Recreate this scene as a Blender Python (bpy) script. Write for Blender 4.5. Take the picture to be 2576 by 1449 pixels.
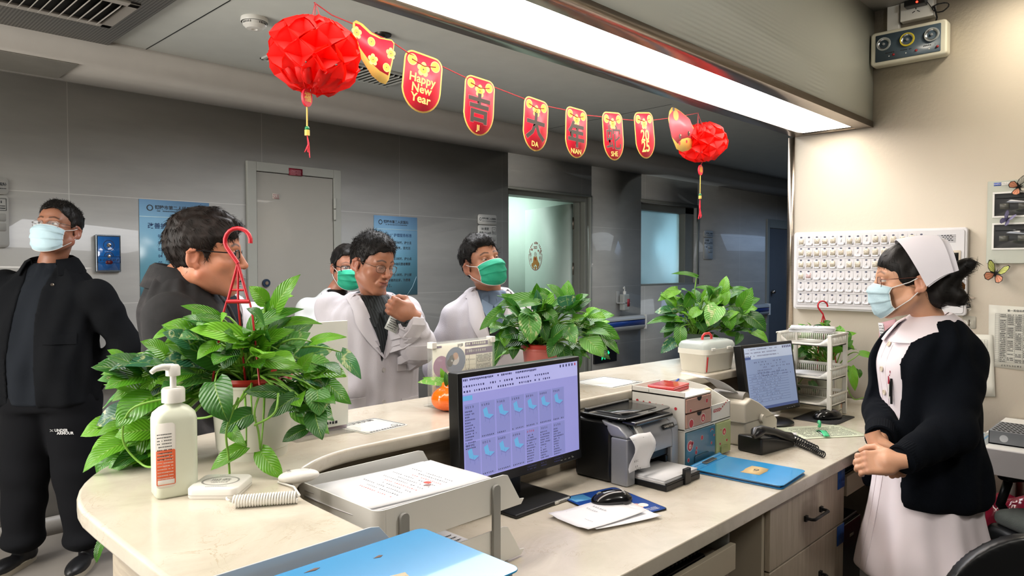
import bpy, bmesh, math, random
import numpy as np
from mathutils import Vector, Matrix, Euler
for _o in list(bpy.data.objects): bpy.data.objects.remove(_o)
SC = bpy.context.scene
PI = math.pi
# ------------------------------------------------------------------ camera
FPX = 1805.0; HCAM = 1.45; YAW = math.radians(44.15); PITCH = math.radians(1.78)
cam = bpy.data.cameras.new('camera'); cam.sensor_width = 36; cam.lens = FPX/2576*36; cam.clip_start = .02; cam.clip_end = 60
camo = bpy.data.objects.new('camera', cam); SC.collection.objects.link(camo)
camo.location = (0, 0, HCAM); camo.rotation_euler = (PI/2-PITCH, 0, YAW-PI/2)
SC.camera = camo
# ------------------------------------------------------------------ world and view
w = bpy.data.worlds.new('world'); SC.world = w; w.use_nodes = True
w.node_tree.nodes['Background'].inputs[0].default_value = (.55, .62, .75, 1); w.node_tree.nodes['Background'].inputs[1].default_value = .05
SC.view_settings.view_transform = 'Standard'; SC.view_settings.look = 'None'; SC.view_settings.gamma = 1; SC.view_settings.use_curve_mapping = False
SC.view_settings.exposure = 0.0
SC.render.film_transparent = False
cy = SC.cycles
cy.use_denoising = True; cy.max_bounces = 8; cy.diffuse_bounces = 4; cy.glossy_bounces = 4; cy.transmission_bounces = 8; cy.transparent_max_bounces = 12
cy.sample_clamp_indirect = 8; cy.caustics_reflective = False; cy.caustics_refractive = False
# ------------------------------------------------------------------ lamps of the place and added fill sources
def area(name, loc, size, power, col, rot=(0,0,0), sy=None, spread=PI):
    l = bpy.data.lights.new(name, 'AREA'); l.energy = power; l.color = col; l.size = size; l.spread = spread
    if sy: l.shape = 'RECTANGLE'; l.size_y = sy
    o = bpy.data.objects.new(name, l); SC.collection.objects.link(o); o.location = loc; o.rotation_euler = rot
    return o
LIGHTBOX = 11.0
R90 = math.radians
dl = bpy.data.lights.new('station_beam_fill', 'POINT'); dl.energy = 48; dl.color = (1, .97, .9); dl.shadow_soft_size = .14  # unseen point source, added to brighten the beam face and ceiling
do = bpy.data.objects.new('station_beam_fill', dl); SC.collection.objects.link(do); do.location = (1.75, -.75, 2.52)
area('station_ceiling_lamp', (.2, -.5, 2.70), .6, 11, (1, .93, .82), sy=.6)
area('wall_washer_lamp', (3.60, .62, 2.70), .12, 5, (1, .9, .74), sy=.12)
area('corridor_light', (-.6, 2.8, 2.55), 2.4, 160, (1, .95, .88), sy=1.2, spread=R90(156))
area('corridor_light', (2.8, 2.8, 2.55), 2.4, 78, (.97, .97, 1), sy=1.2, spread=R90(156))  # added without a fixture to lift the middle of the corridor
area('corridor_light', (6.0, 2.8, 2.55), 2.4, 26, (.85, .93, 1), sy=1.2, spread=R90(156))  # added fill without a fixture, spread limited to stay out of tile reflections
area('corridor_light', (9.4, 2.9, 2.55), 2.4, 30, (.46, .66, 1), sy=1.2, spread=R90(156))  # bluish source added to stand in for dusk light at this end
area('corridor_end_fill', (-3.85, 3.0, 1.35), 2.3, 230, (1, .97, .92), rot=(PI/2, 0, -PI/2), sy=2.2)  # no window built here: unseen panel added for soft light from the left
area('ward_lamp', (5.6, 6.2, 2.5), .9, 26, (.84, 1, .93), sy=.9)
area('side_room_lamp', (7.3, 6.3, 2.5), .9, 420, (.80, .93, 1), sy=.9)
# ------------------------------------------------------------------ projection helpers
_F = Vector((math.cos(YAW), math.sin(YAW), 0)); _R = Vector((math.sin(YAW), -math.cos(YAW), 0))
_f = _F*math.cos(PITCH)+Vector((0,0,-math.sin(PITCH))); _u = _F*math.sin(PITCH)+Vector((0,0,math.cos(PITCH)))
CAMP = Vector((0,0,HCAM))
def U(px, py, X=None, Y=None, Z=None, D=None):
    d = _f + _R*((px-1288)/FPX) - _u*((py-724.5)/FPX)
    if X is not None: t = X/d.x
    elif Y is not None: t = Y/d.y
    elif Z is not None: t = (Z-HCAM)/d.z
    else: t = D
    return CAMP+d*t
def PX(p):
    q = Vector(p)-CAMP; z = q.dot(_f)
    return (1288+FPX*q.dot(_R)/z, 724.5-FPX*q.dot(_u)/z, z)
# ------------------------------------------------------------------ materials
def lin(h):
    if isinstance(h, str):
        h = h.lstrip('#'); c = [int(h[i:i+2], 16)/255 for i in (0, 2, 4)]
    else: c = [x/255 for x in h]
    return tuple(x/12.92 if x <= .04045 else ((x+.055)/1.055)**2.4 for x in c)+(1,)
_M = {}
class NT:
    def __init__(s, name):
        s.m = bpy.data.materials.new(name); s.m.use_nodes = True; s.t = s.m.node_tree; s.b = s.t.nodes['Principled BSDF']
    def n(s, k, **kw):
        x = s.t.nodes.new('ShaderNode'+k)
        for a, b in kw.items():
            if a.startswith('i_'): x.inputs[a[2:].replace('_', ' ')].default_value = b
            elif a.startswith('j'): x.inputs[int(a[1:])].default_value = b
            else: setattr(x, a, b)
        return x
    def l(s, a, b): s.t.links.new(a, b)
    def co(s, k='Object', scale=None):
        c = s.n('TexCoord').outputs[k]
        if scale:
            mp = s.n('Mapping'); mp.inputs['Scale'].default_value = scale; s.l(c, mp.inputs[0]); return mp.outputs[0]
        return c
    def ramp(s, fac, stops):
        r = s.n('ValToRGB'); e = r.color_ramp.elements
        while len(e) > 1: e.remove(e[0])
        for i, (p, c) in enumerate(stops):
            x = e[0] if i == 0 else e.new(p); x.position = p; x.color = c if len(c) == 4 else tuple(c)+(1,)
        s.l(fac, r.inputs[0]); return r.outputs[0]
    def bump(s, h, d=.002, st=1.0):
        b = s.n('Bump'); b.inputs['Strength'].default_value = st; b.inputs['Distance'].default_value = d
        s.l(h, b.inputs['Height']); s.l(b.outputs[0], s.b.inputs['Normal'])
def mat(name, col='#808080', rough=.5, metal=0, spec=.5, noise=.06, ns=8, emis=0, bump=0, bs=200, coat=0, alpha=1, trans=0, sheen=0, sss=0, sc=(1,1,1), ior=1.45):
    if name in _M: return _M[name]
    q = NT(name); b = q.b; c = lin(col)
    b.inputs['Roughness'].default_value = rough; b.inputs['Metallic'].default_value = metal; b.inputs['Specular IOR Level'].default_value = spec
    b.inputs['IOR'].default_value = ior
    if noise:
        tx = q.n('TexNoise', i_Scale=ns, i_Detail=4.0); q.l(q.co(scale=sc), tx.inputs['Vector'])
        o = q.ramp(tx.outputs[0], [(.3, tuple(x*(1-noise) for x in c[:3])), (.7, tuple(min(1, x*(1+noise)) for x in c[:3]))])
        q.l(o, b.inputs['Base Color'])
    else: b.inputs['Base Color'].default_value = c
    if emis:
        b.inputs['Emission Color'].default_value = c; b.inputs['Emission Strength'].default_value = emis
    if bump:
        t2 = q.n('TexNoise', i_Scale=bs, i_Detail=3.0); q.l(q.co(scale=sc), t2.inputs['Vector']); q.bump(t2.outputs[0], bump)
    b.inputs['Coat Weight'].default_value = coat; b.inputs['Alpha'].default_value = alpha; b.inputs['Transmission Weight'].default_value = trans
    b.inputs['Sheen Weight'].default_value = sheen
    if sss: b.inputs['Subsurface Weight'].default_value = sss; b.inputs['Subsurface Scale'].default_value = .01; b.inputs['Subsurface Radius'].default_value = (1, .4, .25)
    _M[name] = q.m; return q.m
# ------------------------------------------------------------------ scene graph
COL = SC.collection
_MW = {}
def tag(o, label=None, cat=None, group=None, kind=None):
    if label: o['label'] = label
    if cat: o['category'] = cat
    if group: o['group'] = group
    if kind: o['kind'] = kind
    return o
def thing(name, label, cat, loc=(0,0,0), rz=0, group=None, kind=None, rot=None):
    o = bpy.data.objects.new(name, None); COL.objects.link(o); o.empty_display_size = .05
    o.location = loc; o.rotation_euler = rot if rot else (0, 0, rz)
    _MW[o.name] = Matrix.Translation(Vector(loc)) @ Euler(rot if rot else (0, 0, rz)).to_matrix().to_4x4()
    return tag(o, label, cat, group, kind)
def MW(o):
    return _MW.get(o.name, Matrix.Identity(4)) if o is not None else Matrix.Identity(4)
def obj(name, mb, mats, parent=None, W=False, smooth=None, bev=0, label=None, loc=None, sub=0, bseg=2):
    """link a mesh builder (or (verts, faces)) as ONE object; W: vertices given in world space"""
    if isinstance(mb, tuple): m_ = MB(); m_.v = [tuple(x) for x in mb[0]]; m_.f = [tuple(x) for x in mb[1]]; m_.mi = [0]*len(m_.f); mb = m_
    P = MW(parent)
    me = bpy.data.meshes.new(name)
    V = np.array(mb.v, dtype=float).reshape(-1, 3)
    if loc is not None: Mo = Matrix.Translation(Vector(loc))
    elif W and parent is None and len(V):
        lo, hi = V.min(0), V.max(0); Mo = Matrix.Translation(((lo[0]+hi[0])/2, (lo[1]+hi[1])/2, lo[2]))
    else: Mo = P
    if W:
        inv = np.array(Mo.inverted()); V = V @ inv[:3, :3].T + inv[:3, 3]
    fs = mb.f
    me.vertices.add(len(V)); me.vertices.foreach_set('co', V.astype(np.float32).ravel())
    tot = np.array([len(f) for f in fs], dtype=np.int32); st = np.concatenate([[0], np.cumsum(tot)[:-1]]).astype(np.int32) if len(fs) else np.zeros(0, np.int32)
    me.loops.add(int(tot.sum())); me.polygons.add(len(fs))
    me.loops.foreach_set('vertex_index', np.fromiter((i for f in fs for i in f), dtype=np.int32, count=int(tot.sum())))
    me.polygons.foreach_set('loop_start', st); me.polygons.foreach_set('loop_total', tot)
    for m in (mats if isinstance(mats, (list, tuple)) else [mats]): me.materials.append(m)
    if len(mb.mi) == len(fs): me.polygons.foreach_set('material_index', np.array(mb.mi, dtype=np.int32))
    if smooth is None: smooth = mb.smooth
    if smooth: me.polygons.foreach_set('use_smooth', np.ones(len(fs), dtype=bool))
    me.update(calc_edges=True); me.validate()
    if smooth and bev == 0 and mb.sharp:
        try: me.set_sharp_from_angle(angle=math.radians(mb.sharp))
        except Exception: pass
    if mb.uv is not None and len(mb.uv) == len(V):
        uvl = me.uv_layers.new(name='uv'); li = np.empty(len(me.loops), np.int32); me.loops.foreach_get('vertex_index', li)
        uvl.data.foreach_set('uv', np.array(mb.uv, np.float32)[li].ravel())
    if mb.col is not None and len(mb.col) == len(V):
        ca = me.color_attributes.new('Col', 'FLOAT_COLOR', 'POINT')
        c4 = np.ones((len(V), 4), np.float32); c4[:, :3] = mb.col; ca.data.foreach_set('color', c4.ravel())
    o = bpy.data.objects.new(name, me); COL.objects.link(o)
    if parent is not None: o.parent = parent; _MW[o.name] = P
    else: o.matrix_world = Mo; o.location = Mo.translation; _MW[o.name] = Mo
    if parent is not None and loc is not None:
        o.location = P.inverted() @ Vector(loc); _MW[o.name] = P @ Matrix.Translation(o.location)
    if bev:
        b = o.modifiers.new('bevel', 'BEVEL'); b.width = bev; b.segments = bseg; b.limit_method = 'ANGLE'; b.angle_limit = math.radians(40)
        me.polygons.foreach_set('use_smooth', np.ones(len(fs), dtype=bool))
        w_ = o.modifiers.new('normals', 'WEIGHTED_NORMAL'); w_.keep_sharp = True
    if sub: s_ = o.modifiers.new('subdivision', 'SUBSURF'); s_.levels = sub; s_.render_levels = sub
    if label: o['label'] = label
    return o
def struct(name, mb, mats, W=True, **k):
    o = obj(name, mb, mats, None, W=W, **k); o['kind'] = 'structure'; return o
# ------------------------------------------------------------------ mesh builder
_txc = {}
class MB:
    def __init__(s, smooth=False, sharp=40):
        s.v = []; s.f = []; s.mi = []; s.m = 0; s.smooth = smooth; s.sharp = sharp; s.uv = None; s.col = None; s.T = None
    def add(s, V, F, m=None):
        b = len(s.v)
        if s.T is not None: V = [tuple(s.T @ Vector(p)) for p in V]
        s.v += [tuple(p) for p in V]; s.f += [tuple(i+b for i in f) for f in F]; s.mi += [s.m if m is None else m]*len(F); return s
    def box(s, a, b, M=None, m=None):
        x0, y0, z0 = a; x1, y1, z1 = b
        V = [(x0,y0,z0),(x1,y0,z0),(x1,y1,z0),(x0,y1,z0),(x0,y0,z1),(x1,y0,z1),(x1,y1,z1),(x0,y1,z1)]
        if M is not None: V = [M @ Vector(p) for p in V]
        return s.add(V, [(0,3,2,1),(4,5,6,7),(0,1,5,4),(1,2,6,5),(2,3,7,6),(3,0,4,7)], m)
    def cb(s, c, d, M=None, m=None):
        return s.box((c[0]-d[0]/2, c[1]-d[1]/2, c[2]-d[2]/2), (c[0]+d[0]/2, c[1]+d[1]/2, c[2]+d[2]/2), M, m)
    def tube(s, P, r, n=8, m=None, caps=True, closed=False):
        P = [Vector(p) for p in P]; k = len(P)
        R = r if isinstance(r, (list, tuple)) else [r]*k
        V = []; F = []; up = None
        for i in range(k):
            if closed: t = (P[(i+1) % k]-P[i-1])
            else: t = P[min(i+1, k-1)]-P[max(i-1, 0)]
            if t.length < 1e-9: t = Vector((0,0,1))
            t.normalize()
            if up is None: up = t.orthogonal().normalized()
            up = (up-t*up.dot(t))
            if up.length < 1e-6: up = t.orthogonal()
            up.normalize(); sd = t.cross(up)
            for j in range(n):
                a = 2*PI*j/n; V.append(P[i]+(up*math.cos(a)+sd*math.sin(a))*R[i])
        rng = k if closed else k-1
        for i in range(rng):
            i2 = (i+1) % k
            for j in range(n): F.append((i*n+j, i*n+(j+1) % n, i2*n+(j+1) % n, i2*n+j))
        if caps and not closed: F.append(tuple(range(n-1, -1, -1))); F.append(tuple((k-1)*n+j for j in range(n)))
        return s.add(V, F, m)
    def cyl(s, a, b, r, r2=None, n=20, m=None): return s.tube([a, b], [r, r if r2 is None else r2], n, m)
    def lathe(s, prof, c=(0,0,0), n=32, m=None, M=None, caps=True):
        V = []; F = []; k = len(prof)
        for r, z in prof:
            for j in range(n):
                a = 2*PI*j/n; p = Vector((r*math.cos(a), r*math.sin(a), z)); p = (M @ p) if M is not None else p+Vector(c); V.append(p)
        for i in range(k-1):
            for j in range(n): F.append((i*n+j, i*n+(j+1) % n, (i+1)*n+(j+1) % n, (i+1)*n+j))
        if caps: F.append(tuple(range(n-1, -1, -1))); F.append(tuple((k-1)*n+j for j in range(n)))
        return s.add(V, F, m)
    def prism(s, pts, z0, z1, M=None, m=None):
        n = len(pts); V = [Vector((p[0], p[1], z0)) for p in pts]+[Vector((p[0], p[1], z1)) for p in pts]
        if M is not None: V = [M @ p for p in V]
        F = [tuple(range(n-1, -1, -1)), tuple(range(n, 2*n))]+[(i, (i+1) % n, n+(i+1) % n, n+i) for i in range(n)]
        return s.add(V, F, m)
    def poly(s, pts, m=None): return s.add(pts, [tuple(range(len(pts)))], m)
    def sph(s, c, r, n=16, k=10, m=None, M=None):
        r3 = r if isinstance(r, (tuple, list)) else (r, r, r); V = []; F = []
        for i in range(k+1):
            a = PI*i/k
            for j in range(n):
                b = 2*PI*j/n; p = Vector((r3[0]*math.sin(a)*math.cos(b), r3[1]*math.sin(a)*math.sin(b), r3[2]*math.cos(a)))
                V.append(M @ (Vector(c)+p) if M is not None else Vector(c)+p)
        for i in range(k):
            for j in range(n): F.append((i*n+j, (i+1)*n+j, (i+1)*n+(j+1) % n, i*n+(j+1) % n))
        return s.add(V, F, m)
    def sheet(s, G, th=.001, m=None):
        """double sided sheet from a grid of points G[i][j]"""
        G = np.array([[tuple(p) for p in r] for r in G], float); a, b = G.shape[:2]
        du = np.gradient(G, axis=0); dv = np.gradient(G, axis=1); N = np.cross(du, dv); N /= (np.linalg.norm(N, axis=2, keepdims=True)+1e-12)
        A = (G+N*th/2).reshape(-1, 3); B = (G-N*th/2).reshape(-1, 3); V = np.vstack([A, B]); o = a*b; F = []
        for i in range(a-1):
            for j in range(b-1):
                q = (i*b+j, (i+1)*b+j, (i+1)*b+j+1, i*b+j+1); F.append(q); F.append(tuple(o+x for x in q[::-1]))
        bd = [j for j in range(b)]+[i*b+b-1 for i in range(1, a)]+[(a-1)*b+j for j in range(b-2, -1, -1)]+[i*b for i in range(a-2, 0, -1)]
        for i in range(len(bd)):
            p, q = bd[i], bd[(i+1) % len(bd)]; F.append((p, q, o+q, o+p))
        return s.add([tuple(x) for x in V], F, m)
    def text(s, t, M, size=.02, m=None, bold=0, align='CENTER', depth=0, sx=1, lh=None):
        """writing laid out in the XY plane of M"""
        key = (t, round(bold, 4), align, depth, lh)
        if key not in _txc:
            c = bpy.data.curves.new('t', 'FONT'); c.body = t; c.size = 1; c.align_x = align; c.align_y = 'CENTER'; c.offset = bold; c.extrude = depth; c.resolution_u = 2
            if lh: c.space_line = lh
            o = bpy.data.objects.new('t', c); COL.objects.link(o)
            dg = bpy.context.evaluated_depsgraph_get(); me = bpy.data.meshes.new_from_object(o.evaluated_get(dg))
            _txc[key] = ([tuple(v.co) for v in me.vertices], [tuple(p.vertices) for p in me.polygons])
            bpy.data.objects.remove(o); bpy.data.meshes.remove(me); bpy.data.curves.remove(c)
        V, F = _txc[key]
        return s.add([M @ Vector((x*size*sx, y*size, z*size)) for x, y, z in V], F, m)
def frame(o, x, z, y=None):
    """matrix with origin o, X axis x and Y axis along z (text plane)"""
    x = Vector(x).normalized(); z = Vector(z); z = (z-x*z.dot(x)).normalized(); n = x.cross(z)
    return Matrix(((x.x, z.x, n.x, o[0]), (x.y, z.y, n.y, o[1]), (x.z, z.z, n.z, o[2]), (0,0,0,1)))
def rrect(w, h, r, n=5, cx=0, cy=0):
    P = []
    for sx, sy, a0 in ((1,1,0),(-1,1,90),(-1,-1,180),(1,-1,270)):
        for i in range(n+1):
            a = math.radians(a0+90*i/n); P.append((cx+sx*(w/2-r)+r*math.cos(a), cy+sy*(h/2-r)+r*math.sin(a)))
    return P
def scr(mb, M, x0, y0, w, n, h, rng, m=None, gap=.35, dens=.9):
    """a row of tiny printed marks (illegible small print)"""
    x = 0
    while x < w:
        ww = h*rng.uniform(.5, 1.0)
        if rng.random() < dens:
            a = h*rng.uniform(0, .25)
            mb.add([M @ Vector(p) for p in ((x0+x, y0+a, 0), (x0+min(x+ww, w), y0+a, 0), (x0+min(x+ww, w), y0+h, 0), (x0+x, y0+h, 0))], [(0,1,2,3)], m)
        x += ww+h*gap
def glyphs(mb, M, x0, y0, n, h, rng, m=None, gap=.25):
    """small dense characters: crossed strokes, too small to read"""
    for i in range(n):
        x = x0+i*h*(1+gap)
        for k in range(5):
            if k < 3:
                yy = y0+h*(.12+.36*k)+rng.uniform(-.05, .05)*h; a, b = sorted((rng.uniform(0, .35), rng.uniform(.6, 1))); q = ((x+a*h, yy), (x+b*h, yy), (x+b*h, yy+h*.12), (x+a*h, yy+h*.12))
            else:
                xx = x+h*rng.uniform(.15, .8); a, b = sorted((rng.uniform(0, .4), rng.uniform(.6, 1))); q = ((xx, y0+a*h), (xx+h*.12, y0+a*h), (xx+h*.12, y0+b*h), (xx, y0+b*h))
            mb.add([M @ Vector((p[0], p[1], 0)) for p in q], [(0,1,2,3)], m)
RNG = random.Random(7)
def sp(P, n=7):
    """smooth curve through the points"""
    P = [Vector(p) for p in P]; Q = []
    for i in range(len(P)-1):
        a, b, c, d = P[max(i-1, 0)], P[i], P[i+1], P[min(i+2, len(P)-1)]
        Q += [.5*(2*b+(c-a)*u+(2*a-5*b+4*c-d)*u*u+(3*b-a-3*c+d)*u**3) for u in [k/n for k in range(n)]]
    return Q+[P[-1]]
# ------------------------------------------------------------------ implicit surfaces for bodies and cloth
class SDF:
    def __init__(s, lo, hi, h):
        s.lo = np.array(lo, float); s.h = h; n = np.ceil((np.array(hi, float)-s.lo)/h).astype(int)+1; s.n = n
        s.D = np.full(n, .15, np.float32); s.ax = [s.lo[i]+h*np.arange(n[i]) for i in range(3)]
    def like(s):
        o = SDF.__new__(SDF); o.lo, o.h, o.n, o.ax = s.lo, s.h, s.n, s.ax; o.D = np.full(s.n, .15, np.float32); return o
    def reg(s, lo, hi):
        i0 = np.clip(np.floor((np.array(lo)-s.lo)/s.h).astype(int), 0, s.n-1); i1 = np.clip(np.ceil((np.array(hi)-s.lo)/s.h).astype(int)+1, 1, s.n)
        i1 = np.maximum(i1, i0+1)
        sl = tuple(slice(a, b) for a, b in zip(i0, i1))
        return sl, [s.ax[0][sl[0]][:, None, None].astype(np.float32), s.ax[1][sl[1]][None, :, None].astype(np.float32), s.ax[2][sl[2]][None, None, :].astype(np.float32)]
    def app(s, lo, hi, f, k, op):
        pad = .03+k; sl, X = s.reg(np.array(lo)-pad, np.array(hi)+pad); d = f(*X)
        D = s.D[sl]; d = np.broadcast_to(d, D.shape)
        if op == 'u':
            if k <= 0: s.D[sl] = np.minimum(D, d)
            else: h = np.clip(.5+.5*(D-d)/k, 0, 1); s.D[sl] = D*(1-h)+d*h-k*h*(1-h)
        elif op == 's':
            d = -d; kk = max(k, 1e-4); h = np.clip(.5-.5*(D-d)/kk, 0, 1); s.D[sl] = D*(1-h)+d*h+kk*h*(1-h)
        return s
    def cap(s, a, b, ra, rb=None, k=.0, op='u', w=None, sq=None):
        a = np.array(a, float); b = np.array(b, float); rb = ra if rb is None else rb; r = max(ra, rb)
        ba = b-a; L = max(ba @ ba, 1e-12)
        def f(X, Y, Z):
            x, y, z = X-a[0], Y-a[1], Z-a[2]; t = np.clip((x*ba[0]+y*ba[1]+z*ba[2])/L, 0, 1)
            dx, dy, dz = x-t*ba[0], y-t*ba[1], z-t*ba[2]
            if sq: dy = dy/sq
            rr = ra+(rb-ra)*t
            if w:
                an = np.arctan2(dx+dy*.6, dz+dy*.8+1e-6); rr = rr+w[0]*.55*(np.sin(t*w[1]*.6+1.8*np.sin(an+t*3+w[2])+w[2])+.7*np.sin(t*w[1]*.31+2*an+w[2]*2))*np.clip(t*4, 0, 1)
            return np.sqrt(dx*dx+dy*dy+dz*dz)-rr
        return s.app(np.minimum(a, b)-r, np.maximum(a, b)+r, f, k, op)
    def path(s, P, R, k=.0, op='u', w=None):
        for i in range(len(P)-1): s.cap(P[i], P[i+1], R[i], R[i+1], k, op, w)
        return s
    def ell(s, c, r, k=0, op='u', R=None):
        c = np.array(c, float); r = np.array(r if not np.isscalar(r) else [r]*3, float); m = r.max()
        Q = np.array(R) if R is not None else None
        def f(X, Y, Z):
            x, y, z = X-c[0], Y-c[1], Z-c[2]
            if Q is not None: x, y, z = (Q[0,0]*x+Q[1,0]*y+Q[2,0]*z), (Q[0,1]*x+Q[1,1]*y+Q[2,1]*z), (Q[0,2]*x+Q[1,2]*y+Q[2,2]*z)
            k0 = np.sqrt((x/r[0])**2+(y/r[1])**2+(z/r[2])**2)+1e-9; k1 = np.sqrt((x/r[0]**2)**2+(y/r[1]**2)**2+(z/r[2]**2)**2)+1e-9
            return k0*(k0-1)/k1
        return s.app(c-m, c+m, f, k, op)
    def box(s, c, r, rd=.01, k=0, op='u', R=None):
        c = np.array(c, float); r = np.array(r, float); m = np.linalg.norm(r); Q = np.array(R) if R is not None else None
        def f(X, Y, Z):
            x, y, z = X-c[0], Y-c[1], Z-c[2]
            if Q is not None: x, y, z = (Q[0,0]*x+Q[1,0]*y+Q[2,0]*z), (Q[0,1]*x+Q[1,1]*y+Q[2,1]*z), (Q[0,2]*x+Q[1,2]*y+Q[2,2]*z)
            qx, qy, qz = np.abs(x)-r[0]+rd, np.abs(y)-r[1]+rd, np.abs(z)-r[2]+rd
            return np.sqrt(np.maximum(qx, 0)**2+np.maximum(qy, 0)**2+np.maximum(qz, 0)**2)+np.minimum(np.maximum(qx, np.maximum(qy, qz)), 0)-rd
        return s.app(c-m, c+m, f, k, op)
    def loft(s, secs, k=0, op='u', p=2.4, rd=.03, fold=None):
        """secs: (z, cx, cy, rx, ry) from bottom to top"""
        A = np.array(secs, float); zz = A[:, 0]
        m = A[:, 3:].max(); lo = (A[:, 1].min()-m, A[:, 2].min()-m, zz[0]); hi = (A[:, 1].max()+m, A[:, 2].max()+m, zz[-1])
        def itp(q, Z):
            # smooth interpolation of the section values
            t = np.interp(Z, zz, np.arange(len(zz))); i = np.clip(np.floor(t).astype(int), 0, len(zz)-2); u = t-i
            P0 = q[np.maximum(i-1, 0)]; P1 = q[i]; P2 = q[i+1]; P3 = q[np.minimum(i+2, len(zz)-1)]
            return .5*(2*P1+(P2-P0)*u+(2*P0-5*P1+4*P2-P3)*u*u+(3*P1-P0-3*P2+P3)*u**3)
        def f(X, Y, Z):
            cx, cy_, rx, ry = [itp(A[:, j], Z) for j in (1, 2, 3, 4)]
            x, y = X-cx, Y-cy_
            q = (np.abs(x/rx)**p+np.abs(y/ry)**p)**(1/p); d = (q-1)*np.minimum(rx, ry)
            if fold is not None:
                an = np.arctan2(y/ry, x/rx); d = d+fold(an, Z)
            dz = np.maximum(zz[0]-Z, Z-zz[-1])+rd; dd = d+rd
            return np.sqrt(np.maximum(dd, 0)**2+np.maximum(dz, 0)**2)+np.minimum(np.maximum(dd, dz), 0)-rd
        return s.app(lo, hi, f, k, op)
    def noise(s, amp, fr, seed=0, lo=None, hi=None):
        r = np.random.RandomState(seed); sl, X = s.reg(lo if lo is not None else s.lo, hi if hi is not None else s.lo+s.h*s.n)
        acc = 0
        for i in range(5):
            k = r.normal(size=3); k /= np.linalg.norm(k); ph = r.uniform(0, 6.28, 2); q = r.normal(size=3)*fr*.45
            wv = 1.2*np.sin(X[0]*q[0]+X[1]*q[1]+X[2]*q[2]+ph[1]); acc = acc+np.sin((X[0]*k[0]+X[1]*k[1]+X[2]*k[2]*.7)*fr*(.7+.3*i)+ph[0]+wv)/(1+.4*i)
        s.D[sl] += (acc*amp/2).astype(np.float32); return s
    def keep(s, f):
        sl, X = s.reg(s.lo, s.lo+s.h*s.n); s.D = np.maximum(s.D, f(*X)).astype(np.float32); return s
    def at(s, P):
        P = np.atleast_2d(P); q = (P-s.lo)/s.h; q = np.clip(q, 0, s.n-1.001); i = q.astype(int); t = q-i; r = 0
        for a in (0, 1):
            for b in (0, 1):
                for c in (0, 1):
                    w_ = (t[:, 0] if a else 1-t[:, 0])*(t[:, 1] if b else 1-t[:, 1])*(t[:, 2] if c else 1-t[:, 2])
                    r = r+w_*s.D[i[:, 0]+a, i[:, 1]+b, i[:, 2]+c]
        return r
    def grad(s, P):
        e = s.h; return np.stack([s.at(P+np.array(v)*e)-s.at(P-np.array(v)*e) for v in ((1,0,0),(0,1,0),(0,0,1))], 1)/(2*e)
    def shoot(s, P, d, off=0, L=.6):
        """first point of the surface D=off met from P along d"""
        P = np.atleast_2d(np.array(P, float)).copy(); d = np.array(d, float); d = d/np.linalg.norm(d); t = np.zeros(len(P)); done = np.zeros(len(P), bool)
        for _ in range(int(L/(s.h*.5))):
            v = s.at(P+d*t[:, None])-off; done |= v <= 0; t[~done] += np.clip(v[~done]*.6, s.h*.15, .02)
            if done.all(): break
        if done.any() and not done.all(): t[~done] = t[done].mean()
        return P+d*t[:, None]
    def mesh(s, smooth=1):
        D = s.D; S = D < 0; n = np.array(D.shape); c8 = [(a, b, c) for a in (0,1) for b in (0,1) for c in (0,1)]
        sh = lambda A, o: A[o[0]:n[0]-1+o[0], o[1]:n[1]-1+o[1], o[2]:n[2]-1+o[2]]
        cnt = sum(sh(S, o).astype(np.int8) for o in c8); m = (cnt > 0) & (cnt < 8)
        ci = np.argwhere(m); idx = np.full(m.shape, -1, np.int64); idx[m] = np.arange(len(ci))
        vals = {o: D[ci[:, 0]+o[0], ci[:, 1]+o[1], ci[:, 2]+o[2]] for o in c8}; acc = np.zeros((len(ci), 3)); num = np.zeros(len(ci))
        for a in c8:
            for ax in range(3):
                if a[ax] == 0:
                    b = tuple(1 if i == ax else a[i] for i in range(3)); va, vb = vals[a], vals[b]; cr = (va < 0) != (vb < 0)
                    t = np.where(cr, va/np.where(cr, va-vb, 1), 0); p = np.array(a, float)[None, :].repeat(len(ci), 0); p[:, ax] += t
                    acc[cr] += p[cr]; num[cr] += 1
        V = (ci+acc/num[:, None])*s.h+s.lo; F = []
        for ax in range(3):
            u, v = (ax+1) % 3, (ax+2) % 3
            sl0 = [slice(None)]*3; sl1 = [slice(None)]*3; sl0[ax] = slice(0, -1); sl1[ax] = slice(1, None)
            A, B = S[tuple(sl0)], S[tuple(sl1)]; e = np.argwhere(A != B)
            e = e[(e[:, u] > 0) & (e[:, v] > 0) & (e[:, u] < n[u]-1) & (e[:, v] < n[v]-1)]
            if not len(e): continue
            eu = np.eye(3, dtype=int)[u]; ev = np.eye(3, dtype=int)[v]
            g = lambda q: idx[q[:, 0], q[:, 1], q[:, 2]]
            q = np.stack([g(e-eu-ev), g(e-ev), g(e), g(e-eu)], 1); fl = ~A[e[:, 0], e[:, 1], e[:, 2]]
            q[fl] = q[fl][:, ::-1]; F.append(q)
        F = np.vstack(F); F = F[(F >= 0).all(1)]
        for _ in range(smooth):
            a = np.zeros_like(V); c = np.zeros(len(V))
            for i in range(4):
                p, q = F[:, i], F[:, (i+1) % 4]
                for j in range(3): a[:, j] += np.bincount(p, V[q, j], len(V))+np.bincount(q, V[p, j], len(V))
                c += np.bincount(p, minlength=len(V))+np.bincount(q, minlength=len(V))
            V = V*.5+.5*a/np.maximum(c, 1)[:, None]
        return V, F
def mbvf(V, F, smooth=True):
    m = MB(smooth, sharp=0); m.v = V.tolist(); m.f = F.tolist(); m.mi = [0]*len(F); return m
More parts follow.
